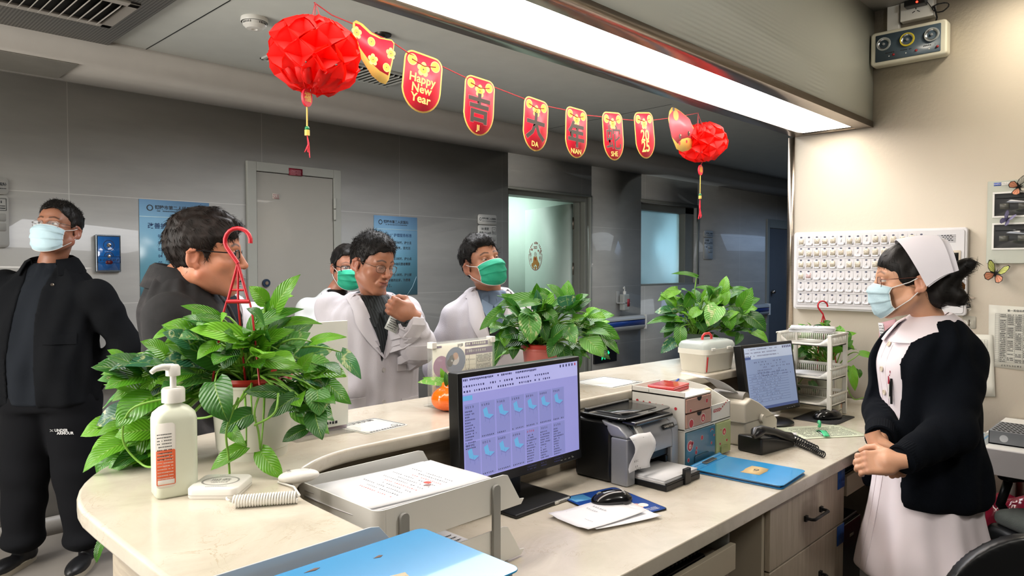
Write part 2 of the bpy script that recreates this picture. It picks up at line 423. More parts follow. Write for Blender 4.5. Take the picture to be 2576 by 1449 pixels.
# ================================================================== THE SETTING
YW = 4.45; XR = 3.90; ZC = 2.567; ZL = 2.445; YB = 3.96; ZS = 2.73; YB0 = 1.238; YB1 = 1.635; ZB = 2.15
def tile_mat():
    q = NT('wall_tile'); b = q.b; co = q.co('Object')
    sp = q.n('SeparateXYZ'); q.l(co, sp.inputs[0])
    def joint(out, off, pitch, wd):
        a = q.n('Math', operation='ADD'); q.l(out, a.inputs[0]); a.inputs[1].default_value = off
        m_ = q.n('Math', operation='PINGPONG'); q.l(a.outputs[0], m_.inputs[0]); m_.inputs[1].default_value = pitch/2
        c = q.n('Math', operation='LESS_THAN'); q.l(m_.outputs[0], c.inputs[0]); c.inputs[1].default_value = wd; return c.outputs[0]
    jx = joint(sp.outputs[0], -1.68+5.55*2, 1.11, .0022); jz = joint(sp.outputs[2], -.028+.604, .604, .0018)
    mx = q.n('Math', operation='MAXIMUM'); q.l(jx, mx.inputs[0]); q.l(jz, mx.inputs[1])
    tx = q.n('TexNoise', i_Scale=3.0, i_Detail=6.0, i_Roughness=.6); q.l(q.co(scale=(.6, 1, 3)), tx.inputs['Vector'])
    base = q.ramp(tx.outputs[0], [(.3, (.345, .342, .325)), (.7, (.41, .405, .385))])
    mix = q.n('MixRGB'); q.l(mx.outputs[0], mix.inputs[0]); q.l(base, mix.inputs[1]); mix.inputs[2].default_value = (.55, .55, .52, 1)
    q.l(mix.outputs[0], b.inputs['Base Color']); b.inputs['Roughness'].default_value = .35; b.inputs['Specular IOR Level'].default_value = .4
    b.inputs['Coat Weight'].default_value = .65; b.inputs['Coat Roughness'].default_value = .02
    t2 = q.n('TexNoise', i_Scale=1.6, i_Detail=2.0); q.l(co, t2.inputs['Vector']); q.bump(t2.outputs[0], .002, .25)
    return q.m
def marble_mat():
    q = NT('cream_quartz'); b = q.b; co = q.co('Object')
    n1 = q.n('TexNoise', i_Scale=5.0, i_Detail=8.0, i_Roughness=.65, i_Distortion=1.2); q.l(co, n1.inputs['Vector'])
    base = q.ramp(n1.outputs[0], [(.25, lin('#b7af9f')), (.5, lin('#c4bcad')), (.75, lin('#cec7b8'))])
    n2 = q.n('TexNoise', i_Scale=9.0, i_Detail=6.0, i_Roughness=.6, i_Distortion=2.5); q.l(co, n2.inputs['Vector'])
    v = q.ramp(n2.outputs[0], [(.485, (0,0,0)), (.5, (1,1,1)), (.515, (0,0,0))])
    n3 = q.n('TexNoise', i_Scale=7.0, i_Detail=2.0); q.l(co, n3.inputs['Vector']); g = q.ramp(n3.outputs[0], [(.5, (0,0,0)), (.72, (.9,.9,.9))])
    mu = q.n('MixRGB', blend_type='MULTIPLY'); mu.inputs[0].default_value = 1; q.l(v, mu.inputs[1]); q.l(g, mu.inputs[2])
    mix = q.n('MixRGB'); q.l(mu.outputs[0], mix.inputs[0]); q.l(base, mix.inputs[1]); mix.inputs[2].default_value = lin('#a8977c')
    q.l(mix.outputs[0], b.inputs['Base Color']); b.inputs['Roughness'].default_value = .17; b.inputs['Specular IOR Level'].default_value = .5
    return q.m
def wood_mat(name, a, c, sc=(1.2, 1.2, 22), rough=.45):
    q = NT(name); n1 = q.n('TexNoise', i_Scale=4.0, i_Detail=6.0, i_Roughness=.6, i_Distortion=.6); q.l(q.co(scale=sc), n1.inputs['Vector'])
    q.l(q.ramp(n1.outputs[0], [(.3, lin(a)), (.7, lin(c))]), q.b.inputs['Base Color']); q.b.inputs['Roughness'].default_value = rough
    q.bump(n1.outputs[0], .0006, .4); return q.m
M_TILE = tile_mat(); M_MARB = marble_mat()
M_WOODH = wood_mat('pale_wood_grain_across', '#8d8272', '#a59a88'); M_WOODV = wood_mat('pale_wood_grain_upright', '#a09380', '#b7ac9a', (22, 22, 1.2)); M_WOODD = wood_mat('brown_wood_panel', '#6a5c50', '#7d6e60', (20, 20, 1.2))  # the last one is a darker brown wood
M_CEIL = mat('corridor_ceiling_paint', '#b4b5af', .7, noise=.03); M_CEILB = mat('bulkhead_paint', '#a29d96', .6, noise=.03)
M_SCEIL = mat('station_ceiling_paint', '#c9c6c2', .8, noise=.03)
M_WALL = mat('cream_wall_paint', '#c2b8a7', .6, noise=.02, ns=3, bump=.0008, bs=60)
M_BEAM = NT('beam_paint')
def _beam():
    q = M_BEAM; q.b.inputs['Base Color'].default_value = lin('#d2d6cd'); q.b.inputs['Roughness'].default_value = .28
    w_ = q.n('TexWave', i_Scale=18.0, i_Distortion=1.5, i_Detail=2.0, wave_type='BANDS', bands_direction='Z'); q.l(q.co(scale=(.25, 1, 1)), w_.inputs['Vector'])
    t = q.n('TexNoise', i_Scale=1.3); q.l(q.co(), t.inputs['Vector']); m = q.n('MixRGB', blend_type='MULTIPLY'); m.inputs[0].default_value = 1
    q.l(w_.outputs[0], m.inputs[1]); q.l(q.ramp(t.outputs[0], [(.5, (0,0,0)), (.62, (1,1,1))]), m.inputs[2]); q.bump(m.outputs[0], .0012, .8)
_beam(); M_BEAM = M_BEAM.m
M_STEEL = mat('brushed_steel', '#a5998c', .28, 1, noise=.1, ns=30, sc=(1, 1, 12)); M_GREYM = mat('grey_powder_metal', '#8b8c85', .38, noise=.03); M_GREYM2 = mat('grey_frame_metal', '#7b7c75', .4, noise=.03)
M_DARK = mat('dark_gap', '#0d0d0e', .8, noise=0); M_WHITE = mat('white_plastic', '#dcdad4', .35, noise=.02); M_BLACK = mat('black_plastic', '#101113', .3, noise=.05)
M_FLOOR = mat('grey_vinyl_floor', '#7a7570', .3, noise=.07, ns=5)
M_WARD = mat('ward_paint', '#c3d3c9', .55, noise=.02)
Xdb0 = U(1278, 480, Y=YW).x; Xdb1 = U(1488, 480, Y=YW).x; Xwc0 = U(1613, 520, Y=YW).x; Xwc1 = U(1755, 520, Y=YW).x
ZD = 2.147; ZSILL = U(1613, 720, Y=YW).z
# floor
struct('floor', MB().box((-4, -3, -.1), (14, 9, 0)), M_FLOOR)
# corridor back wall, with the ward door opening and the window opening
wl = MB()
wl.box((-4, YW, 0), (Xdb0, YW+.2, ZL+.15)); wl.box((Xdb0, YW, ZD), (Xdb1, YW+.2, ZL+.15)); wl.box((Xdb1, YW, 0), (Xwc0, YW+.2, ZL+.15))
wl.box((Xwc0, YW, ZD), (Xwc1, YW+.2, ZL+.15)); wl.box((Xwc0, YW, 0), (Xwc1, YW+.2, ZSILL)); wl.box((Xwc1, YW, 0), (14, YW+.2, ZL+.15))
struct('wall_back', wl, M_TILE)
struct('wall_left', MB().box((-4.1, -3, 0), (-4, YW+.2, 2.9)), M_WALL)
struct('wall_far_right', MB().box((14, 1.5, 0), (14.1, YW+.2, 2.9)), M_TILE)
struct('wall_corridor_near', MB().box((XR+.12, YB1-.12, 0), (14, YB1, 2.6)), mat('near_corridor_wall', '#57564f', .85))
struct('wall_front', MB().box((-4, -3.1, 0), (XR+.12, -3, 2.9)), mat('far_station_wall', '#6f6b64', .7))
struct('wall_right', MB().box((XR, -3, 0), (XR+.12, YB1, 2.9)), M_WALL)
struct('trim_corner', MB().box((XR-.004, YB1, 1.03), (XR+.12, YB1+.035, ZB)), M_STEEL)
struct('baseboard_back', MB().box((-4, YW-.012, 0), (Xdb0, YW, .1)).box((Xdb1, YW-.012, 0), (U(1925, 600, Y=YW).x, YW, .1)), mat('grey_skirting', '#7c7872', .35, noise=.04))
# ceilings
ce = MB(); ce.m = 0; ce.box((-4, YB1, ZC), (14, YB, ZC+.1))
for a, b in (((1375, 325), (1690, 262)), ((395, 28), (268, 108)), ((580, 0), (365, 125)), ((1820, 420), (1930, 408)), ((1590, 470), (1700, 455))):
    p, q_ = U(*a, Z=ZC), U(*b, Z=ZC)
    d = (q_-p).normalized(); n_ = Vector((-d.y, d.x, 0))*.003
    if p.y < YB and q_.y < YB+.3: ce.add([p-n_-Vector((0,0,.001)), p+n_-Vector((0,0,.001)), q_+n_-Vector((0,0,.001)), q_-n_-Vector((0,0,.001))], [(0,1,2,3)], 1)
struct('ceiling', ce, [M_CEIL, M_DARK])
struct('ceiling_bulkhead', MB().box((-4, YB, ZL), (14, YW+.001, ZC+.1)), M_CEILB)
struct('ceiling_station', MB().box((-4, -3, ZS), (XR+.12, YB0+.05, ZS+.1)), M_SCEIL)
# the beam over the counter with its light box
struct('ceiling_beam', MB().box((-4, YB0, ZB+.03), (XR, YB1, ZS+.1)), M_BEAM)
bt = MB(); y0, y1 = YB0+.072, YB1-.066; xe = XR-.055
bt.box((-4, YB0-.003, ZB), (XR, y0, ZB+.03)); bt.box((-4, y1, ZB), (XR, YB1+.003, ZB+.03)); bt.box((xe, y0, ZB), (XR, y1, ZB+.03))
struct('trim_light_box', bt, M_STEEL)
lb = obj('light_box_diffuser', MB().box((-3.9, y0, ZB+.008), (xe, y1, ZB+.028)), mat('lit_diffuser', '#fff6ec', .5, noise=0, emis=LIGHTBOX), W=True)
tag(lb, 'long glowing white light panel in the underside of the beam', 'light panel')
# ---- rooms behind the openings
rm = MB(); rm.box((3.6, 8.2, 0), (6.35, 8.3, 2.6)); rm.box((3.5, YW+.2, 0), (3.6, 8.3, 2.6)); rm.box((6.35, YW+.2, 0), (6.45, 8.3, 2.6)); rm.box((3.5, YW+.2, 2.55), (6.45, 8.3, 2.65))
struct('wall_ward', rm, M_WARD)
rm = MB(); rm.box((6.45, 8.2, 0), (9, 8.3, 2.6)); rm.box((9, YW+.2, 0), (9.1, 8.3, 2.6)); rm.box((6.45, YW+.2, 2.55), (9.1, 8.3, 2.65))
struct('wall_side_room', rm, mat('side_room_paint', '#9db0b8', .6, noise=.02))
# ---- door frame of the open ward door, leaf, its hinges and sticker
fd = MB(); fr = .05
fd.box((Xdb0, YW+.04, 0), (Xdb0+fr, YW+.2, ZD-.0)); fd.box((Xdb1-fr, YW+.04, 0), (Xdb1, YW+.2, ZD)); fd.box((Xdb0+fr, YW+.04, ZD-.06), (Xdb1-fr, YW+.2, ZD))
fd.box((Xdb1-fr-.02, YW+.1, 0), (Xdb1-fr, YW+.16, ZD-.06))
struct('trim_door_2', fd, M_GREYM2, bev=.004)
struct('trim_door_2_reveal', MB().box((Xdb1-.012, YW-.004, 0), (Xdb1+.004, YW+.04, ZD)).box((Xdb0, YW-.004, ZD-.012), (Xdb1, YW+.04, ZD+.004)), mat('pale_stone_reveal', '#8f918a', .4, noise=.05))
def leaf_at(hx, hy, ang, wd, h, name, m_, th=.045):
    M = Matrix.Translation((hx, hy, 0)) @ Matrix.Rotation(ang, 4, 'Z')
    o = obj(name, MB().box((0, -th/2, .01), (wd, th/2, h)), m_, None, loc=(hx, hy, 0)); o.rotation_euler = (0, 0, ang); _MW[o.name] = M
    o['kind'] = 'structure'; return o, M
hx = Xdb1-fr-.03; d2, Md2 = leaf_at(hx, YW+.2, math.radians(70), .98, ZD-.07, 'door_2', M_WARD)
hg = MB()
for z in (1.88, 1.42, .5): hg.cyl((0, -.026, z-.06), (0, -.026, z+.06), .008, n=10); hg.box((0, -.026, z-.055), (.035, -.023, z+.055))
obj('hinge', hg, M_STEEL, d2)
# round sticker on the leaf: ring and lettering, plain centre
stc = U(1338, 645, Y=YW+.2+.42); ls = Md2.inverted() @ stc
zst = U(1337, 644, X=(Md2 @ Vector((.62, 0, 0))).x).z
SX = .73; SZ = 1.555
st = MB(); F0 = Matrix.Translation((SX, .0235, SZ)) @ Matrix(((-1,0,0,0),(0,0,1,0),(0,1,0,0),(0,0,0,1)))
def ring(mb, M, r0, r1, a0, a1, m, n=40, e=1.0):
    for i in range(n):
        a, b = math.radians(a0+(a1-a0)*i/n), math.radians(a0+(a1-a0)*(i+1)/n)
        mb.add([M @ Vector((r*math.cos(t)*e, r*math.sin(t), 0)) for r, t in ((r0, a), (r1, a), (r1, b), (r0, b))], [(0,1,2,3)], m)
def disc(mb, M, c, r, m, n=20, e=1): mb.add([M @ Vector((c[0]+r*e*math.cos(2*PI*i/n), c[1]+r*math.sin(2*PI*i/n), c[2] if len(c) > 2 else 0)) for i in range(n)], [tuple(range(n))], m)
ring(st, F0, .150, .157, 170, 370, 0)
for i, ch in enumerate('HAPPY NEW YEAR'):
    if ch == ' ': continue
    a = math.radians(158-i*136/13); st.text(ch, F0 @ Matrix.Translation((.145*math.cos(a), .145*math.sin(a), .0002)) @ Matrix.Rotation(a-PI/2, 4, 'Z'), .036, 0, .02)
st.text('2025', F0 @ Matrix.Translation((0, .095, .0002)), .045, 0, .01)
for x, y, ch in ((-.115, .02, '蛇'), (-.105, -.04, '年'), (.115, .035, '旺'), (.112, -.025, '旺')):
    ring(st, F0 @ Matrix.Translation((x, y, 0)), .022, .025, 0, 360, 0, 20); st.text(ch, F0 @ Matrix.Translation((x, y, .0002)), .03, 0, .01)
for x, y, r in ((-.08, .075, .014), (.07, .06, .012), (.0, -.128, .02), (-.05, -.12, .018), (.05, -.12, .018)): disc(st, F0, (x, y, .0001), r, 0 if y > 0 else 1)
for x, y, r in ((0, -.04, .05), (-.03, -.075, .03), (.035, -.07, .035), (-.07, -.095, .022), (.07, -.09, .025)): disc(st, F0, (x, y, .0001+r*.002), r, 1)
disc(st, F0, (0, -.03, .0004), .018, 0); disc(st, F0, (0, .02, .0003), .03, 2)
obj('festive_sticker', st, [mat('sticker_red', '#b03428', .5), mat('sticker_gold', '#c98a44', .5), mat('sticker_white', '#dcd8cc', .5)], d2)
# glass fronted cupboard inside the ward
gc = thing('glass_cabinet', 'pale glass-fronted cabinet with black frame just inside the open ward doorway', 'cabinet', (4.95, 6.3, 0))
cbx = MB(); cbx.box((-.45, 0, 0), (.45, .4, 1.95)); obj('body', cbx, M_WARD, gc)
for s_ in (-1, 1):
    dr = obj('door', MB().box((min(0, s_*.44), -.02, .95), (max(0, s_*.44), 0, 1.93)), mat('cabinet_glass', '#a9bdb9', .08, noise=0), gc)
    obj('door_frame', MB().box((s_*.43-.012, -.026, .95), (s_*.43+.012, -.019, 1.93)).box((-.005 if s_ < 0 else 0, -.026, .95), (0 if s_ < 0 else .005, -.019, 1.93)).box((min(0, s_*.44), -.026, 1.91), (max(0, s_*.44), -.019, 1.935)), M_BLACK, dr)
    obj('handle', MB().cyl((s_*.05, -.05, 1.45), (s_*.05, -.05, 1.62), .008, n=8), M_STEEL, dr)
ct = obj('curtain_rail', MB().tube([(4.6, 5.6, 2.35), (5.9, 5.6, 2.35)], .012, 8).tube([(5.0, 5.6, 2.35), (5.0, 5.6, 2.55)], .006, 6).tube([(5.5, 5.6, 2.35), (5.5, 5.6, 2.55)], .006, 6), M_STEEL, W=True)
tag(ct, 'thin metal rail hung from the ward ceiling behind the open door', 'rail')
# ---- interior window (frosted pane in a deep frame)
fw = MB(); fw.box((Xwc0, YW+.05, ZSILL), (Xwc0+.05, YW+.2, ZD)); fw.box((Xwc1-.2, YW+.05, ZSILL), (Xwc1, YW+.2, ZD)); fw.box((Xwc0, YW+.05, ZD-.08), (Xwc1, YW+.2, ZD)); fw.box((Xwc0, YW+.03, ZSILL-.02), (Xwc1, YW+.2, ZSILL+.02))
w1 = struct('window_1', fw, M_GREYM2, bev=.005)
obj('pane', MB().box((Xwc0+.05, YW+.13, ZSILL+.02), (Xwc1-.2, YW+.14, ZD-.08)), mat('frosted_glass', '#c8dde2', .55, noise=0, trans=.85, spec=.3), w1, W=True)
struct('trim_window_1', MB().box((Xwc0-.01, YW-.006, ZD), (Xwc1+.03, YW+.01, ZD+.03)).box((Xwc1, YW-.006, ZSILL), (Xwc1+.03, YW+.01, ZD)), M_GREYM2)
# ---- closed service door
Xa0 = U(617, 420, Y=YW).x; Xa1 = U(853, 440, Y=YW).x; ZA = U(617, 404, Y=YW).z; Xl0 = U(643, 480, Y=YW).x; Xl1 = U(834, 480, Y=YW).x; ZT = U(643, 432, Y=YW).z
fa = MB(); fa.box((Xa0, YW-.025, 0), (Xl0-.004, YW, ZA)); fa.box((Xl1+.004, YW-.025, 0), (Xa1, YW, ZA)); fa.box((Xl0-.004, YW-.025, ZT+.004), (Xl1+.004, YW, ZA))
struct('trim_door_1', fa, M_GREYM, bev=.003)
d1 = struct('door_1', MB().box((Xl0, YW-.016, .01), (Xl1, YW-.002, ZT)), mat('grey_door_leaf', '#8d8b84', .2, noise=.03, ns=2, coat=.3), bev=.002)
h1 = MB()
for z in (U(838, 527, Y=YW).z, .35): h1.cyl((Xl1+.008, YW-.03, z-.075), (Xl1+.008, YW-.03, z-.004), .011, n=12); h1.cyl((Xl1+.008, YW-.03, z+.004), (Xl1+.008, YW-.03, z+.075), .011, n=12)
obj('hinge', h1, M_GREYM, d1, W=True, smooth=True)
pl = U(671, 712, Y=YW-.03)
lk = MB(True).cyl((pl.x, YW-.03, pl.z), (pl.x, YW-.015, pl.z), .026, n=28); lk.m = 1; lk.cyl((pl.x, YW-.034, pl.z), (pl.x, YW-.03, pl.z), .011, n=20); lk.box((pl.x-.003, YW-.036, pl.z-.012), (pl.x+.003, YW-.034, pl.z+.012))
obj('lock', lk, [mat('lock_navy', '#18283c', .3), M_STEEL], d1, W=True)
pn = MB(); pn.m = 0; c = U(744, 433, Y=YW-.027); pn.cb(c, (.1, .002, .047)); pn.m = 1
for i in range(4): scr(pn, frame((c.x-.04, c.y-.0015, c.z), (1,0,0), (0,0,1)), 0, .014-.009*i-.006, .078, 0, .005, RNG)
s_ = obj('door_sign', pn, [mat('maroon_plate', '#6d1426', .4), mat('plate_print', '#b07a80', .5)], W=True); tag(s_, 'small maroon inscribed plate on the header of the grey service door', 'sign')
pn = MB(); c = U(694, 494, Y=YW-.018); pn.cb(c, (.05, .001, .038)); pn.m = 1
for i in range(3): scr(pn, frame((c.x-.02, c.y-.001, c.z), (1,0,0), (0,0,1)), 0, .01-.01*i-.004, .04, 0, .005, RNG)
tag(obj('sticker', pn, [mat('old_paper', '#a39a92', .7), mat('sticker_print', '#7a3038', .6)], W=True), 'small faded label stuck on the grey service door leaf', 'sticker')
# ---- far metal door
Xf0 = U(1926, 600, Y=YW).x; Xf1 = U(1983, 600, Y=YW).x; ZF = U(1927, 551, Y=YW).z
struct('trim_door_3', MB().box((Xf0, YW-.03, 0), (Xf0+.07, YW, ZF)).box((Xf1-.05, YW-.03, 0), (Xf1+.02, YW, ZF)).box((Xf0+.07, YW-.03, ZF-.12), (Xf1-.05, YW, ZF)), M_GREYM, bev=.003)
d3 = struct('door_3', MB().box((Xf0+.075, YW-.018, 0), (Xf1-.055, YW-.002, ZF-.125)), mat('far_door_paint', '#5d6166', .3, noise=.03), bev=.002)
obj('knob', MB(True).sph((Xf0+.16, YW-.05, 1.08), .03), M_STEEL, d3, W=True)
obj('hinge', MB(True).cyl((Xf1-.055, YW-.035, 1.3), (Xf1-.055, YW-.035, 1.75), .012).cyl((Xf1-.055, YW-.035, .3), (Xf1-.055, YW-.035, .5), .012), M_STEEL, d3, W=True)
# ---- handrails along the corridor wall (one run per stretch of wall)
M_RAIL = mat('rail_grey', '#a7a8a6', .35, noise=.02); M_RBLUE = mat('rail_blue', '#1e3f88', .35, noise=.02)
for x0, x1, lb_ in ((-3.9, Xa0-.06, 'grey and blue wall handrail left of the service door'), (Xa1+.08, Xdb0-.08, 'grey and blue wall handrail between service door and open ward door'),
                (Xdb1+.05, Xwc0, 'short grey and blue handrail under the wall sanitizer dispenser'), (U(1800, 700, Y=YW).x-1, U(1924, 790, Y=YW).x, 'grey and blue handrail ending at the far metal door')):
    t = thing('handrail', lb_, 'handrail', ((x0+x1)/2, YW, .84), group='corridor handrails')
    L = (x1-x0)/2; prof = [(-.005, -.075), (-.05, -.075), (-.07, -.055), (-.075, -.03), (-.062, -.028), (-.062, .032), (-.075, .034), (-.07, .06), (-.05, .078), (-.005, .078)]
    m_ = MB(); m_.add([(-L, y, z) for y, z in prof]+[(L, y, z) for y, z in prof], [(i, (i+1) % 10, 10+(i+1) % 10, 10+i) for i in range(10)]+[tuple(range(9, -1, -1)), tuple(range(10, 20))])
    obj('rail_body', m_, M_RAIL, t, bev=.003)
    obj('blue_strip', MB().box((-L+.005, -.066, -.027), (L-.005, -.0625, .031)), M_RBLUE, t)
    for s_ in (-1, 1): obj('end_cap', MB().box((s_*L-.012, -.08, -.078), (s_*L+.012, 0, .082)), M_WHITE, t, bev=.006)
# ---- ceiling fittings
def grille(name, label, p00, p10, p01, nsl, z, dark, frm, wide=.03):
    """p00 corner, p10 end of the long side, p01 end of the short side on the ceiling"""
    a = p10-p00; b = p01-p00; L, W_ = a.length, b.length; ex, ey = a.normalized(), b.normalized(); ey = (ey-ex*ey.dot(ex)).normalized()
    ang = math.atan2(ex.y, ex.x); sg = 1 if ex.cross(ey).z > 0 else -1
    t = thing(name, label, 'vent', (p00+a/2+ey*W_/2).to_tuple()[:2]+(z,), ang)
    f = MB(); 
    for q in (((-L/2, -W_/2, -.012), (L/2, -W_/2+wide, 0)), ((-L/2, W_/2-wide, -.012), (L/2, W_/2, 0)), ((-L/2, -W_/2, -.012), (-L/2+wide, W_/2, 0)), ((L/2-wide, -W_/2, -.012), (L/2, W_/2, 0))): f.box(*q)
    obj('frame', f, frm, t, bev=.003)
    obj('backing', MB().box((-L/2+wide, -W_/2+wide, -.002), (L/2-wide, W_/2-wide, 0)), M_DARK, t)
    for i in range(nsl):
        x = -L/2+wide+(L-2*wide)*(i+.5)/nsl; R_ = Matrix.Translation((x, 0, -.012)) @ Matrix.Rotation(math.radians(35), 4, 'Y')
        obj('slat', MB().cb((0, 0, 0), (.004, W_-2*wide, .026), R_), frm, t)
    return t
pA = U(276, 66, Z=ZC-.02); pB = U(352, 8, Z=ZC-.02)
ey = Vector((0, 1, 0)); g0 = Vector((pA.x-1.0, 3.25-.0, 0)); 
yg1 = pA.y; yg0 = pB.y
grille('air_vent', 'large louvred air grille in the perforated ceiling panel near the left end of the corridor', Vector((pA.x-1.05, yg0, 0)), Vector((pA.x, yg0, 0)), Vector((pA.x-1.05, yg1, 0)), 26, ZC-.02, M_DARK, M_CEILB, .045)
q = NT('perforated_panel'); v_ = q.n('TexVoronoi', i_Scale=75.0, i_Randomness=0.0); q.l(q.co(), v_.inputs['Vector'])
q.l(q.ramp(v_.outputs[0], [(.25, lin('#4a4a48')), (.35, lin('#969591'))]), q.b.inputs['Base Color']); q.b.inputs['Roughness'].default_value = .6; M_PERF = q.m
pC = U(268, 108, Z=ZC-.004)
struct('ceiling_panel', MB().box((pC.x-1.6, 2.0, ZC-.02), (pC.x, YB-.002, ZC-.003)), M_PERF)
pa, pb, pc = U(974, 215, Z=ZC), U(650, 146, Z=ZC), U(1024, 187, Z=ZC)
grille('air_vent', 'dark slotted ceiling vent behind the first pennant and the large lantern', Vector((pb.x, pc.y, 0)), Vector((pa.x, pc.y, 0)), Vector((pb.x, pa.y, 0)), 22, ZC, M_DARK, M_CEIL, .02)
p = U(640, 46, Z=ZC); t = thing('smoke_detector', 'round white smoke detector on the corridor ceiling left of the large lantern', 'detector', (p.x, p.y, ZC))
obj('base', MB(True).lathe([(.0, 0), (.058, 0), (.06, -.012), (.058, -.02)], n=36, caps=False), M_WHITE, t)
obj('sensor_head', MB(True, 30).lathe([(.052, -.02), (.05, -.034), (.035, -.048), (.014, -.05), (.012, -.044), (0, -.044)], n=36, caps=False), M_WHITE, t)
m_ = MB()
for i in range(40):
    if i % 10 < 6: a = 2*PI*i/40; m_.cb((0,0,0), (.0025, .002, .009), Matrix.Rotation(a, 4, 'Z') @ Matrix.Translation((0, -.0515, -.027)))
obj('slots', m_, M_DARK, t)
p = U(963, 86, Z=ZC); t = thing('sprinkler', 'small dark fire sprinkler on the ceiling above the first pennant', 'sprinkler', (p.x, p.y, ZC))
obj('rose', MB(True).lathe([(0, 0), (.042, 0), (.04, -.008), (.012, -.012), (.012, -.03), (0, -.03)], caps=False), mat('dark_bronze', '#3a3632', .35, .7), t)
obj('deflector', MB(True).lathe([(0, -.055), (.018, -.055), (.018, -.057), (0, -.057)], caps=False).tube([(.01, 0, -.03), (.012, 0, -.045), (.004, 0, -.055)], .002).tube([(-.01, 0, -.03), (-.012, 0, -.045), (-.004, 0, -.055)], .002), _M['dark_bronze'], t)
p0 = U(60, 172, Z=ZL)
tag(obj('ceiling_hatch', MB().box((p0.x-.9, YB+.06, ZL-.006), (U(172, 178, Z=ZL).x, YW-.06, ZL-.0005)), mat('hatch_paint', '#7e7b74', .6), W=True, bev=.002), 'flat rectangular hatch in the low ceiling strip at the far left', 'hatch')
# ---- things on the corridor wall
def onwall(px0, py0, px1, py1, off=0): return U(px0, py0, Y=YW-off), U(px1, py1, Y=YW-off)
FW = lambda x, y, z: frame((x, y, z), (1,0,0), (0,0,1))
M_INK = mat('print_ink', '#1f2226', .6, noise=0); M_INKB = mat('print_navy', '#16345c', .6, noise=0)
def poster(px0, pyt, px1, pyb, label, kind):
    a = U(px0, pyt, Y=YW-.006); b = U(px1, pyb, Y=YW-.006) if kind == 2 else None
    W_ = .405; H = .60 if kind == 2 else .615; x0, z1 = a.x, a.z
    t = thing('poster', label, 'poster', (x0+W_/2, YW, z1-H))
    q = NT('poster_blue_%d' % kind); sp = q.n('SeparateXYZ'); q.l(q.co('Generated'), sp.inputs[0])
    q.l(q.ramp(sp.outputs[2], [(0, lin('#4e7f93')), (.3, lin('#5f94a8')), (.8, lin('#7199b5')), (1, lin('#6487a8'))]), q.b.inputs['Base Color']); q.b.inputs['Roughness'].default_value = .25
    obj('sheet', MB().box((-W_/2, -.004, 0), (W_/2, -.001, H)), q.m, t)
    m_ = MB(); F_ = lambda x, z: frame((x, -.0048, z), (1,0,0), (0,0,1)); m_.m = 0
    m_.text('铜陵市第二人民医院', F_(-.0, H-.045), .026, 0, .018); scr(m_, F_(-.105, H-.068), 0, 0, .21, 0, .006, RNG, 0)
    ring(m_, F_(-.145, H-.048), .013, .018, 0, 360, 0, 24); m_.box((-W_/2, -.0048, H-.102), (W_/2, -.0042, H-.098), m=1)
    if kind == 1:
        m_.text('改善护理服务十项', F_(-.015, H-.155), .036, 2, .015)
        L_ = ['一声问候', '一次介绍', '一份真诚', '一项告知', '一次巡视', '一次及时', '一个微笑', '一次指导', '一张卡片', '一份关怀']
        for i in range(10):
            m_.text('%02d' % (i+1), F_(-.09, H-.212-i*.0395), .024, 2, .01); m_.text('—'+L_[i], F_(-.05, H-.212-i*.0395), .024, 0, .012, align='LEFT')
    else:
        m_.text('“5-3-1” 护理服务标准', F_(.015, H-.145), .0285, 2, .01)
        for i, s_ in enumerate(['患者距离护士5米时，护士主', '动站起，面带微笑，目光注', '视患者。', '患者距离护士3米时，护士点', '头示意，主动询问患者需要', '什么活动。', '患者距离护士1米时，护士耐', '心听取患者的主诉，为患者', '提供服务。']):
            m_.text(s_, F_(-.148, H-.2-i*.041), .0235, 0, .016, align='LEFT')
        m_.tube([(W_/2-.10, -.0045, .0), (W_/2-.05, -.0045, .06), (W_/2-.01, -.0045, .14)], .0015, 4, 1)
    obj('lettering', m_, [M_INK, mat('poster_line', '#9db9c4', .5), M_INKB], t)
poster(350, 500, 470, 757, 'blue poster listing ten numbered care points behind the man in the denim jacket', 1)
poster(941, 541, 1050, 740, 'blue service standards poster behind the pointing doctor', 2)
